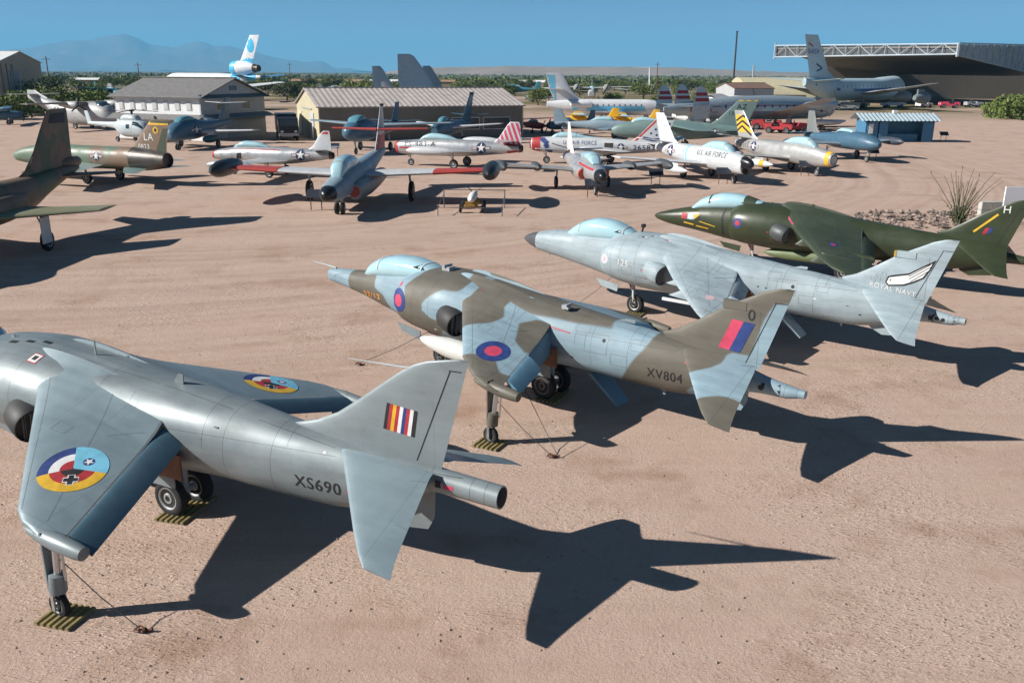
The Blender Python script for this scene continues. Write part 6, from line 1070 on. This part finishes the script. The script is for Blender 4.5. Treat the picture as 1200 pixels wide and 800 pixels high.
MB().lathe(L(6.0, 0, 8.9), (-1, 0, 0), [(0, 1.2), (.6, 1.0), (1.6, .9), (1.65, .7), (1.3, .6), (1.2, .02)], 16).build('engine_outlet', GUN, r)
fv = bvh_of(P['fin']); decal('cyan_swirl', r, fv, [([(5.2+1.35*cos(k*pi/8), 15.0+2.0*sin(k*pi/8)) for k in range(16)], [tuple(range(16))], 0, 0), (*line2d([(-2, 9.8), (1.5, 10.0), (4, 10.8), (7, 10.4)], 1.6), 0, 0)], (0, 0, 0), *PORT, [CYB], .03, .8, start=9)
arc_disc(P, 'cyan_band', -1.5, 1.6, CYB, .05); arc_disc(P, 'cyan_band', 3.5, 6.5, CYB, .05)
words('lettering', r, bvh_of(P['fus']), 'JET', 0.6, 6.0, .8, NAVYB, off=.03, maxe=.6)
# three dark fins of transports behind the long shed
for i, (u, v0, d, ch, lb, col_) in enumerate(((438, 78, 150, 3.0, 'dark grey fin of a transport behind the shed, leftmost', skin('slate_blue_paint', (.26, .36, .43), .5, 0, line=.2)), (468, 65, 145, 5.6, 'tall dark blue swept fin rising behind the long shed', skin('slate_blue_paint', (.26, .36, .43), .5, 0, line=.2)), (497, 77.5, 162, 3.0, 'grey fin just right of the tall blue fin', GREYB), (448, 94.5, 140, 1.4, 'small rounded white fin behind the long shed', LWHITE))):
    z = CH+(84.5-v0)*d/CF; p = GY(u, 90, d); hd = 14; p = p+Vector((cos(rad(hd)), sin(rad(hd)), 0))*(ch+.8)
    P = jet('parked_transport', lb, (p.x, p.y, 0), hd, 1.0, 'transport plane', col_, fus=[(-11, 1.2, 2.4, .4), (-9, .8, 3.2, 1.2), (-2, .8, 3.2, 1.3), (3.5, 1.6, 3.1, .6), (5.5, 2.2, 3.0, .15)], wing=[(1, -6.5, -3, 2.6, None, .4), (8, -5.2, -3, 3.0, None, .2)], tail=[(.2, 2.4, 4.6, 3.1, None, .2), (3.2, 3.6, 4.8, 3.2, None, .1)], fin=[(2.9, -.2, ch*.9+1.2, .3), (lerp(2.9, z, .5), ch*.25+.1, ch*1.0+1.0, .24), (z-.35, ch*.62+.5, ch+1.0, .14), (z, ch*.72+.6, ch+1.0, .06)], gear=[(-4, 1.4, .4, 1.2), (-4, -1.4, .4, 1.2), (-9, 0, .35, 1.2)], group='transports behind the long shed')
# ---- small and distant aircraft
def prop(name, label, u, v, hd, sc, col_, wm=None, cat='propeller plane', low=False, twin=False, group='small propeller aircraft', ttail=False):
    zw = .9 if low else 1.9
    P = jet(name, label, place(u, v, hd, 2.0, 0, sc), hd, sc, cat, col_, fus=[(0, .9, 1.5, .35), (.3, .75, 1.65, .48), (1.5, .65, 1.75, .52), (3, .65, 1.85, .52), (5, .85, 1.65, .35), (8, 1.2, 1.5, .08)], wing=[(.3, 1.5, 3.3, zw, None, .22), (5.2, 1.8, 3.0, zw+.2, None, .12)], wm=wm or col_, tail=[(.05, 6.9, 7.9, 3.0 if ttail else 1.45, None, .09), (1.7, 7.1, 7.8, 3.0 if ttail else 1.45, None, .05)], fin=[(1.3, 6.2, 8.1, .1), (2.0, 6.9, 8.2, .09), (2.9, 7.4, 8.2, .05)], canopy=[(1.6, 1.6, 1.7, .2), (2.1, 1.65, 2.15, .35), (3.3, 1.65, 2.15, .35), (4.2, 1.65, 1.75, .2)], gear=[(1.6, .95, .3, .9), (1.6, -.95, .3, .9), (7.3, 0, .15, 1.2)], group=group)
    for y_ in ((1.9, -1.9) if twin else (0,)):
        zc = zw+.05 if twin else 1.2
        if twin: MB().lathe(L(.2, y_, zc), (-1, 0, 0), [(0, .1), (.1, .38), (.5, .45), (2, .38), (3.3, .08)], 12).build('engine_nacelle', wm or col_, P['root'])
        pr_ = MB().lathe(L(-.2 if not twin else .05, y_, zc), (-1, 0, 0), [(0, .02), (.1, .1), (.25, .14)], 8).build('spinner', BLACK, P['root'])
        for a in (0.5, 0.5+pi): MB().box(L(-.05 if not twin else .15, y_+sin(a)*.5, zc+cos(a)*.5), (.04, .14, .95), 0, 0, -a).build('propeller_blade', BLACK, P['root'], False)
    return P
YELS = mat('trainer_yellow', (.70, .40, .02), .45); REDS = mat('biplane_red', (.42, .03, .035), .45); TEALS = mat('teal_paint', (.06, .22, .27), .5)
prop('yellow_trainer', 'yellow trainer with upright tail in front of the jetliner', 672, 151, 172, 1.0, YELS); prop('yellow_trainer', 'yellow trainer half hidden behind the display team jet', 722, 151.5, 168, .95, YELS)
prop('yellow_trainer', 'yellow trainer farther back, by the three-finned propliner', 760, 139, 178, 1.1, YELS)
P = prop('red_biplane', 'small red biplane near the end of the long shed', 628, 156, -60, .8, REDS, low=True)
for sg in (1, -1): obj('upper_wing', *foil([((1.2, sg*.1, 2.3), (2.6, sg*.1, 2.3), .16), ((1.3, sg*4.6, 2.4), (2.5, sg*4.6, 2.4), .1)], (0, 0, 1)), REDS, P['root'])
for sg in (1, -1): MB().tube([L(1.8, sg*2.6, 1.0), L(1.7, sg*2.6, 2.3)], .04, 5).build('strut', GREYL, P['root'])
prop('blue_grey_trainer', 'blue grey low-wing trainer beyond the display team jet', 716, 161, -12, 1.15, GREYB, low=True); prop('white_light_twin', 'white light twin before the propliner\'s fins', 822, 150, -48, 1.1, LWHITE, low=True, twin=True)
prop('dark_blue_warbird', 'dark blue propeller plane beside the long shed', 656, 158, -140, 1.0, NAVY, low=True)
prop('far_twin', 'grey twin-engined plane before the far trees', 693, 121, -95, 2.0, mat('far_grey', (.35, .36, .36)), twin=True, group='far propeller aircraft'); prop('far_twin', 'teal twin-engined plane far behind the long shed', 600, 112, 175, 1.6, TEALS, twin=True, group='far propeller aircraft')
prop('far_white_wing', 'pale far plane at the left beyond the bushes', 415/4, 113, 170, 1.3, LWHITE, group='far propeller aircraft'); prop('far_green_plane', 'blue green plane behind the grey transport and bushes', 134, 119, -40, 1.6, TEALS, group='far propeller aircraft')
P = jet('t_tailed_jet', 'white jet with high T-tail facing the camera far off', place(762, 114, -95, 6, 0, 1.3), -95, 1.3, 'jet', LWHITE, fus=[(0, 1.6, 2.2, .3), (.6, 1.1, 2.8, .85), (2, .8, 3.2, 1.2), (10, .8, 3.2, 1.2), (15, 1.8, 3.0, .4)], wing=[(.8, 5.5, 8.5, 1.4, None, .3), (9, 8, 9.6, 2.0, None, .15)], tail=[(.1, 14.8, 16.4, 7.2, None, .2), (4.2, 15.6, 16.6, 7.2, None, .1)], fin=[(2.8, 11.5, 15.4, .3), (7.2, 14.6, 16.6, .25)], gear=[(8, 1.5, .4, 1.3), (8, -1.5, .4, 1.3), (2, 0, .3, 1.2)], canopy=[(.6, 2.3, 2.4, .5), (1.0, 2.3, 2.8, .75), (1.7, 2.4, 3.1, .85), (2.3, 2.6, 3.1, .6)], glass=mat('dark_glazing', (.02, .045, .06), .15), group='larger aircraft')
for i, (u, v, hd, c_, lb) in enumerate(((8, 146, 20, NAVY, 'dark jet in shade at the far left below the bushes'), (395, 108, 10, LWHITE, 'pale parked plane behind the shed\'s cream end'), (625, 120, 160, GREYB, 'blue grey plane at the right end of the long shed'))):
    prop('parked_plane', lb, u, v, hd, 1.1, c_, group='far propeller aircraft')
# white plane nose bits at the left edge
# ============================================================ vehicles, signs
def truck(name, label, u, v, hd, body_c, cab_c, sc=1.0, tank=False, group=None):
    t_ = thing(name, label, 'truck' if not tank else 'vehicle', G(u, v), hd, group, sc)
    MB().box((.2, 0, .75), (6.0, 1.9, .3)).build('chassis', DARK, t_, False); MB().box((-1.2, 0, 2.0), (3.8, 2.4, 2.1)).build('box_body', body_c, t_, False)
    MB().prism([(1.1, -1.15, .8), (3.3, -1.15, .8), (3.3, -1.15, 1.7), (2.9, -1.15, 2.6), (1.1, -1.15, 2.75)], (0, 0, 0), (0, 2.3, 0)).build('cab', cab_c, t_, False)
    MB().prism([(3.34, -1.0, 1.72), (2.94, -1.0, 2.5), (2.92, 1.0, 2.5), (3.32, 1.0, 1.72)], (0, 0, 0), (.03, 0, .02)).build('windscreen', GLZ, t_, False)
    for sg in (1, -1): MB().box((2.1, sg*1.16, 2.05), (1.1, .04, .7)).build('side_window', GLZ, t_, False); MB().box((3.32, sg*.8, 1.1), (.05, .3, .22)).build('headlight', WHITE, t_, False)
    MB().box((3.4, 0, .75), (.15, 2.3, .3)).build('bumper', GREYL, t_, False)
    [wheel(t_, -x_, y_, .5, .32, n=14) for x_ in (2.3, -1.0, -2.3) for y_ in (1.0, -1.0)]
    return t_
truck('black_truck', 'black fire truck parked between barracks and long shed', 337, 163, -72, mat('truck_black', (.014, .016, .022), .35), mat('truck_black', (.014, .016, .022), .35), .93)
def tractor(label, u, v, hd, c_, sc=1.0):
    t_ = thing('tow_tractor', label, 'tractor', G(u, v), hd, 'tow tractors near the propliner', sc)
    MB().prism([(-1.6, -.8, .45), (1.7, -.8, .45), (1.7, -.8, 1.05), (.4, -.8, 1.15), (.2, -.8, .8), (-.7, -.8, .8), (-.7, -.8, 1.1), (-1.6, -.8, 1.1)], (0, 0, 0), (0, 1.6, 0)).build('body', c_, t_, False)
    MB().box((-.2, 0, 1.0), (.5, 1.1, .15)).box((-.5, 0, 1.3), (.12, 1.1, .55)).build('seat', BLACK, t_, False); MB().tube([(.25, 0, 1.0), (.1, 0, 1.4)], .04, 6).build('steering_column', BLACK, t_)
    for sg in (1, -1): MB().box((1.72, sg*.55, .8), (.04, .22, .2)).build('headlight', WHITE, t_, False)
    [wheel(t_, -x_, y_, .38, .28, n=12) for x_ in (1.1, -1.0) for y_ in (.75, -.75)]
tractor('red tow tractor with white lamp panel below the propliner wing', 912, 156, -30, RED, 1.1); tractor('red tow tractor right of the lamp-fronted one', 928, 156, 10, RED, 1.2); tractor('red tow tractor behind the chevron fin', 898, 152, 160, RED, 1.2)
tractor('yellow tractor below the big jet\'s belly', 962, 127, 10, YELS, 1.4); tractor('crimson tractor inside the big shelter', 1112, 127, 170, CRIM, 1.3); tractor('white tractor inside the big shelter', 1082, 126.5, 20, WHITE, 1.1); tractor('grey cart at the shelter\'s back', 1140, 126, 0, GREYL, 1.2)
def car(name, label, u, v, hd, c_, sc=1.0):
    t_ = thing(name, label, 'car', G(u, v), hd, 'vehicles far behind', sc)
    MB().prism([(-2.3, -.9, .4), (2.3, -.9, .4), (2.35, -.9, .85), (1.2, -.9, 1.0), (-2.3, -.9, 1.02)], (0, 0, 0), (0, 1.8, 0)).build('body', c_, t_, False)
    MB().prism([(-1.5, -.8, 1.0), (1.1, -.8, 1.0), (.5, -.8, 1.55), (-1.1, -.8, 1.6)], (0, 0, 0), (0, 1.6, 0)).build('cabin', GLZ, t_, False); MB().box((-.3, 0, 1.6), (1.5, 1.5, .06)).build('roof', c_, t_, False)
    [wheel(t_, -x_, y_, .34, .22, n=12) for x_ in (1.5, -1.5) for y_ in (.82, -.82)]
for i, (u, v, hd, c_, lb) in enumerate(((846, 121, 10, WHITE, 'white car beside the dark hedge behind the propliner'), (835, 119, 100, WHITE, 'small white van beyond the propliner fins'), (858, 119, 10, mat('dark_green_car', (.02, .04, .03), .4), 'dark green van near the white trailer'), (1046, 126, 175, WHITE, 'white truck under the big jet\'s wing'), (990, 129.5, 0, GREYL, 'grey car at the foot of the boarding stairs'), (118, 122, 20, WHITE, 'white car left of the barracks roof'), (95, 118, 0, REDS, 'red car among the trees at far left'), (1005, 126, 160, WHITE, 'white van right of the boarding stairs'))): car('parked_car', lb, u, v, hd, c_, 1.15)
# pale boat-shaped cart right of the propliner wheels
p = G(990, 153.5); t_ = thing('aluminium_boat', 'small grey aluminium boat on a cart beside the propliner', 'boat', p, -15)
obj('hull', *Body([(0, 1.3, 1.45, .05), (.8, .9, 1.5, .6), (2.5, .7, 1.5, .95), (5, .7, 1.5, .95)]).loft(16, .4), PG, t_); MB().box((-2.8, 0, .5), (3.4, 1.0, .15)).build('cart', RUST, t_, False); [wheel(t_, 3.0, y_, .35, .2, n=12) for y_ in (.9, -.9)]
# information boards
SGN = mat('sign_face', (.03, .035, .05), .4)
for i, (u, v, lb) in enumerate(((371, 246, 'small dark information board before the red-winged jet'), (694, 231, 'small dark information board before the black-nosed jet'), (847, 215.5, 'small information board under the radar-nosed jet'), (943, 206, 'small information board under the chevron-tailed jet'), (1022, 189, 'small dark board beneath the tip tank on the right'), (392, 182.5, 'small board before the dark jet at the shed'), (768, 217, 'small board near the radar-nosed jet\'s drop tank'), (1105, 166, 'small dark post sign right of the blue kiosk'))):
    t_ = thing('information_board', lb, 'sign', G(u, v), -88, 'information boards beside the aircraft')
    for y_ in (.3, -.3): MB().tube([(0, y_, 0), (0, y_, .75)], .03, 6).build('post', RUST, t_)
    MB().prism([(.2, -.5, .7), (.2, .5, .7), (-.2, .5, 1.1), (-.2, -.5, 1.1)], (0, 0, 0), (.03, 0, .03)).build('panel', SGN, t_, False)
for i, (u, v, h_) in enumerate(((746, 127.5, 1.1), (757, 127, 1.0), (926, 112, 1.0))): pass
# white board and low wall by the ocotillo
p = G(1176, 262); t_ = thing('white_sign_board', 'plain white board standing behind the green jet\'s fin', 'sign', p, 4)
MB().box((1.1, 0, 1.25), (2.6, .08, 1.35)).build('board', mat('white_board', (.78, .79, .80), .5, var=.03), t_, False); [MB().box((x_, .06, .8), (.08, .08, 1.6)).build('post', GREYL, t_, False) for x_ in (.2, 2.0)]
p = G(1146, 255); t_ = thing('concrete_block_wall', 'low pale concrete wall beside the spindly desert shrub', 'wall', p, 5)
for k in range(4):
    for j in range(2): MB().box((.32+k*.62, 0, .22+j*.44), (.60, .35, .42)).build('block', mat('pale_concrete', (.42, .42, .37), .85, var=.15), t_, False)
# ============================================================ plants, rocks, far land
LEAF = [mat('mesquite_leaf', (.085, .115, .026), .8, var=.45, scale=.7, col2=(.14, .165, .04)), mat('dark_leaf', (.035, .055, .022), .8, var=.4, scale=.6, col2=(.065, .085, .03)), mat('yellow_green_leaf', (.085, .125, .026), .85, var=.5, scale=.5, col2=(.15, .19, .045))]
BARK = mat('bark', (.08, .06, .045), .9, var=.3)
def make_tree(seed, h, wd, leaves, m, ls=.22, low=False):
    R_ = random.Random(seed); root = bpy.data.objects.new('tree', None); COL.objects.link(root); tr = MB(); tips = []
    base = [Vector((0, 0, 0)), Vector((R_.uniform(-.1, .1), R_.uniform(-.1, .1), h*.22))]; tr.tube(base, [.05*h, .036*h], 7)
    for k in range(6):
        a = k*1.05+R_.uniform(-.3, .3); q = base[1]+Vector((cos(a)*wd*R_.uniform(.25, .4), sin(a)*wd*R_.uniform(.25, .4), h*R_.uniform(.2, .45))); mid_ = base[1].lerp(q, .5)+Vector((0, 0, -.05*h)); tr.tube([base[1], mid_, q], [.024*h, .016*h, .008*h], 5); tips.append(q)
        for j in range(2):
            e = q+Vector((R_.uniform(-.25, .25)*wd, R_.uniform(-.25, .25)*wd, R_.uniform(.02, .22)*h)); tr.tube([q, e], [.008*h, .004*h], 4); tips.append(e)
    tr.build('trunk', BARK, root)
    cl = [(t_+Vector((R_.uniform(-.1, .1)*wd, R_.uniform(-.1, .1)*wd, R_.uniform(0, .1)*h)), R_.uniform(.16, .30)*wd) for t_ in tips for _ in (0, 1)] + ([(Vector((R_.gauss(0, .3)*wd, R_.gauss(0, .3)*wd, h*R_.uniform(.12, .4))), R_.uniform(.18, .28)*wd) for _ in range(16)] if low else []); lm = MB(); V, Fc = [], []
    for _ in range(leaves):
        c, rr = R_.choice(cl); d = Vector((R_.gauss(0, 1), R_.gauss(0, 1), R_.gauss(0, .8))).normalized()*rr*R_.random()**.4; p = c+d; p.z = max(p.z, .08*h)
        if p.z > h*1.02: p.z = h*R_.uniform(.9, 1.02)
        n1 = Vector((R_.gauss(0, 1), R_.gauss(0, 1), R_.gauss(0, 1)+.4)).normalized(); a1 = n1.orthogonal().normalized(); b1 = n1.cross(a1); s_ = ls*R_.uniform(.6, 1.4); k = len(V)
        V += [p+a1*s_, p+b1*s_*.6, p-a1*s_, p-b1*s_*.6]; Fc.append((k, k+1, k+2, k+3))
    lm.add(V, Fc).build('crown', m, root, False); return root
protos = [make_tree(11, 5.0, 6.5, 1500, LEAF[0], .26), make_tree(12, 4.2, 5.2, 1300, LEAF[0], .24), make_tree(13, 6.5, 5.0, 1500, LEAF[1], .26), make_tree(14, 3.4, 5.4, 2600, LEAF[2], .22, True), make_tree(15, 5.6, 7.5, 1700, LEAF[1], .28)]
used = [False]*5; kinds = ['wide olive mesquite', 'low olive mesquite', 'tall dark evergreen', 'low bright green bush', 'broad dark tree']; KN = ['mesquite_tree', 'mesquite_tree', 'evergreen_tree', 'green_bush', 'broad_tree']
def put_tree(k, x, y, sc, label, group):
    o = protos[k]
    if used[k]: o = clone(protos[k])
    used[k] = True; o.name = KN[k]; o.location = (x, y, 0); o.rotation_euler = (0, 0, random.uniform(0, 6.28)); o.scale = (sc*random.uniform(.9, 1.15), sc*random.uniform(.9, 1.15), sc); tag(o, label, 'tree' if k != 3 else 'bush', group)
near = [(3, 1192, 140, 1.25, 'bright green bush at the right before the shelter'), (3, 1172, 138, .85, 'smaller bright green bush left of the big one by the shelter'), (3, 10, 140, 1.0, 'bright green bush above the dark jet at far left'), (3, 35, 135, 1.2, 'bright green bush behind the grey transport\'s tail'), (2, 66, 128, .9, 'dark slim tree behind the grey transport'), (0, 62, 132, .9, 'olive tree above the grey transport\'s back'),
        (3, 108, 132, 1.15, 'bright green bush above the grey transport\'s nose'), (3, 92, 130, 1.0, 'green bush behind the grey transport\'s wing'), (0, 48, 122, 1.1, 'olive tree beside the beige hangar'), (3, 352, 116, 1.0, 'green bush right of the trijet tail'), (1, 345, 112, 1.0, 'olive tree in the gap behind the shed\'s cream end')]
for k, u, v, sc, lb in near:
    p = G(u, v); put_tree(k, p.x, p.y, sc, lb, 'bushes and trees among the aircraft')
R_ = random.Random(5); cnt = 0
for row, (y0, y1, n_) in enumerate(((215, 300, 46), (300, 420, 70), (420, 620, 90))):
    for i in range(n_):
        y = R_.uniform(y0, y1); x = (-.66+1.32*(i+R_.random())/n_)*y
        if x > .30*y and y < 300: continue
        k = R_.choice((0, 0, 1, 1, 2, 3, 4)); put_tree(k, x, y, R_.uniform(.7, 1.05)*(.75 if k == 2 else 1), ['%s in the tree belt beyond the museum' % kinds[k]][0], 'belt of trees beyond the museum')
# far scrub merging into one green band
R_ = random.Random(9); sc_ = MB(); V, Fc, Mi = [], [], []
for _ in range(2600):
    y = 560+2600*R_.random()**1.7; x = R_.uniform(-.68, .68)*y; h = R_.uniform(1.6, 4.6); wd = R_.uniform(2.5, 6); m_ = R_.choice((0, 0, 1, 1, 2))
    for _k in range(16):
        c = Vector((x+R_.gauss(0, .35)*wd, y+R_.gauss(0, .35)*wd, h*R_.uniform(.15, .95))); a = R_.uniform(0, 3.14); s_ = wd*R_.uniform(.12, .3); t_ = R_.uniform(-.5, .5); k = len(V)
        V += [c+Vector((cos(a)*s_, sin(a)*s_, t_*s_)), c+Vector((t_*s_*.3, 0, s_*.8)), c-Vector((cos(a)*s_, sin(a)*s_, t_*s_)), c-Vector((0, t_*s_*.3, s_*.7))]; Fc.append((k, k+1, k+2, k+3)); Mi.append(m_)
tag(obj('distant_scrub', V, Fc, LEAF, None, False, mi=Mi), 'distant desert scrub merging into a green band', 'scrub', kind='stuff')
# a few far roofs in the tree belt
R_ = random.Random(21)
for i, (u, v, w_, c_, lb) in enumerate(((405, 88, 20, 'tan', 'far tan house right of the trijet tail'), (450, 89, 14, 'white', 'far white roof left of the dark fins'), (360, 88.5, 16, 'tan', 'far tan house just beside the cyan tail'), (520, 92, 12, 'tan', 'far tan hut beyond the long shed'), (935/1.5, 90, 14, 'white', 'far white roof over the jetliner\'s fin'), (100, 92, 14, 'white', 'far white roof above the barracks\' left end'))):
    p = GY(u, v, 480); p.z = 0; r = shed('far_house', lb, p, R_.uniform(-15, 15), w_, 8, 2.8, 3.8, mat('far_tan', (.36, .26, .17), .8), mat('far_tan', (.36, .26, .17), .8), ROOFW if c_ == 'white' else mat('tan_roof', (.30, .19, .12), .8), .3); tag(r, group='far houses in the trees')
# ocotillo and rock bed
p = G(1122, 264); oc = thing('ocotillo', 'spindly many-stemmed desert shrub in the rock bed', 'shrub', p); R_ = random.Random(4); OCM = mat('ocotillo_stem', (.115, .105, .065), .9, var=.4, scale=8)
for k in range(38):
    a = R_.uniform(0, 6.28); ln = R_.uniform(1.6, 3.2); sp_ = R_.uniform(.15, 1.35); pts = [Vector((cos(a)*.12, sin(a)*.12, 0))]
    for j in range(1, 5): t_ = j/4; pts.append(Vector((cos(a)*sp_*ln*.5*t_**1.3+R_.gauss(0, .03), sin(a)*sp_*ln*.5*t_**1.3+R_.gauss(0, .03), ln*t_*(1-.12*sp_))))
    MB().tube(pts, [.022, .02, .018, .015, .01], 5).build('stem', OCM, oc)
    if k % 4 == 0: MB().lathe(pts[-1], (0, 0, 1), [(0, .012), (.05, .022), (.12, .015), (.15, .002)], 6).build('flower', RUST, oc)
V, Fc = [], []
for _ in range(260):
    h = R_.uniform(.05, 1.0)**1.0; a = R_.uniform(0, 6.28); q = Vector((cos(a)*R_.random()*.5*(.5+h), sin(a)*R_.random()*.5*(.5+h), h)); s_ = .05; k = len(V); a = R_.uniform(0, 3.14)
    V += [q+Vector((cos(a)*s_, sin(a)*s_, 0)), q+Vector((0, 0, s_)), q-Vector((cos(a)*s_, sin(a)*s_, 0)), q-Vector((0, 0, s_))]; Fc.append((k, k+1, k+2, k+3))
obj('leaves', V, Fc, LEAF[1], oc, False)
V, Fc = [], []
RK = [mat('pale_rock', (.26, .20, .17), .9, var=.3, scale=4, bump=.4), mat('dark_rock', (.13, .105, .09), .9, var=.3, scale=4, bump=.4)]
rb = thing('rock_bed', 'low bed of mixed rocks round the spindly desert shrub', 'rocks', G(1090, 263)); o0 = G(1090, 263); R_ = random.Random(8)
ico = [(0, 0, 1), (.9, 0, .15), (.28, .85, .2), (-.72, .53, .15), (-.72, -.53, .2), (.28, -.85, .1), (0, 0, -.5)]; icf = [(0, 1, 2), (0, 2, 3), (0, 3, 4), (0, 4, 5), (0, 5, 1), (6, 2, 1), (6, 3, 2), (6, 4, 3), (6, 5, 4), (6, 1, 5)]
rmesh = [MB().add([Vector(v)*R_.uniform(.75, 1.2) for v in ico], icf) for _ in range(4)]; rocks = []
for k in range(240):
    u = R_.uniform(1004, 1150); v = R_.uniform(248, 268) ; q = G(u, v)-o0; s_ = R_.uniform(.06, .24)
    if k < 8: o = rmesh[k % 4].build('rock', RK[k//4 % 2], rb, False); rocks.append(o)
    else: o = rocks[k % 8].copy(); COL.objects.link(o); o.parent = rb
    o.location = q+Vector((0, 0, s_*.3)); o.rotation_euler = (0, 0, R_.uniform(0, 6.28)); o.scale = (s_*R_.uniform(.8, 1.3), s_, s_*R_.uniform(.7, 1.1))
# far mountains and hills
def ridge(name, prof, d, depth, m, rough, seed, ny=22):
    us = [prof[0][0]+(prof[-1][0]-prof[0][0])*i/150 for i in range(151)]; V = []; nx_ = len(us)
    for j in range(ny+1):
        f = j/ny; yy = d+depth*(f-.5); env = max(0, 1-abs(2*f-1))**1.15
        for u in us:
            q = GY(u, plin(prof, u)+1.3*noise.fractal(Vector((u*.045, seed, 0)), 1.0, 2.0, 4)*min(1, rough), d); z = max(0, q.z-0)*env; nn = noise.fractal(Vector((q.x/d*22, yy/d*22, seed)), 1.0, 2.0, 6)
            x = q.x*(yy/d); V.append((x, yy, max(-20, z*(1+rough*.25*nn*(1-env**6))+rough*d*.0022*nn*(1-env**4)-8*(1-env))))
    return tag(obj(name, V, [(j*nx_+i, j*nx_+i+1, (j+1)*nx_+i+1, (j+1)*nx_+i) for j in range(ny) for i in range(nx_-1)], m, None, True, 180), kind='structure')
MTN = mat('mountain_rock', (.13, .10, .085), .95, var=.4, scale=.002); HIL = mat('hill_dirt', (.30, .22, .17), .95, var=.25, scale=.006, col2=(.20, .17, .12))
ridge('mountains', [(-260, 78), (-120, 66), (0, 60), (40, 55), (80, 48), (105, 47), (125, 43), (145, 39.5), (160, 44), (178, 53), (205, 56), (225, 50), (238, 48.5), (252, 55), (270, 54), (300, 62), (335, 70), (360, 73), (377, 71.5), (392, 79), (430, 83), (470, 86)], 15000, 6000, MTN, 1.0, 2.0)
ridge('hills', [(440, 86.5), (480, 80), (520, 78.8), (570, 78.5), (596, 77.5), (650, 78.5), (720, 78.4), (800, 79.2), (850, 82), (920, 84.5), (1050, 86), (1300, 89)], 3200, 1100, HIL, .5, 5.0)
# ============================================================ the air between here and the mountains
hz = bpy.data.materials.new('thin_haze'); hz.use_nodes = True; hn = hz.node_tree; hn.nodes.clear()
ov = hn.nodes.new('ShaderNodeOutputMaterial'); pv = hn.nodes.new('ShaderNodeVolumePrincipled'); hn.links.new(pv.outputs[0], ov.inputs['Volume'])
pv.inputs['Color'].default_value = (.22, .64, 1.0, 1); pv.inputs['Density'].default_value = HAZE; pv.inputs['Anisotropy'].default_value = 0.0
zt = 690; q = MB().box((0, 9000, (zt-60)/2), (52000, 24000, zt+60)); h_ = q.build('haze', hz, None, False)
tag(h_, 'thin blue air towards the mountains', 'haze', kind='stuff')
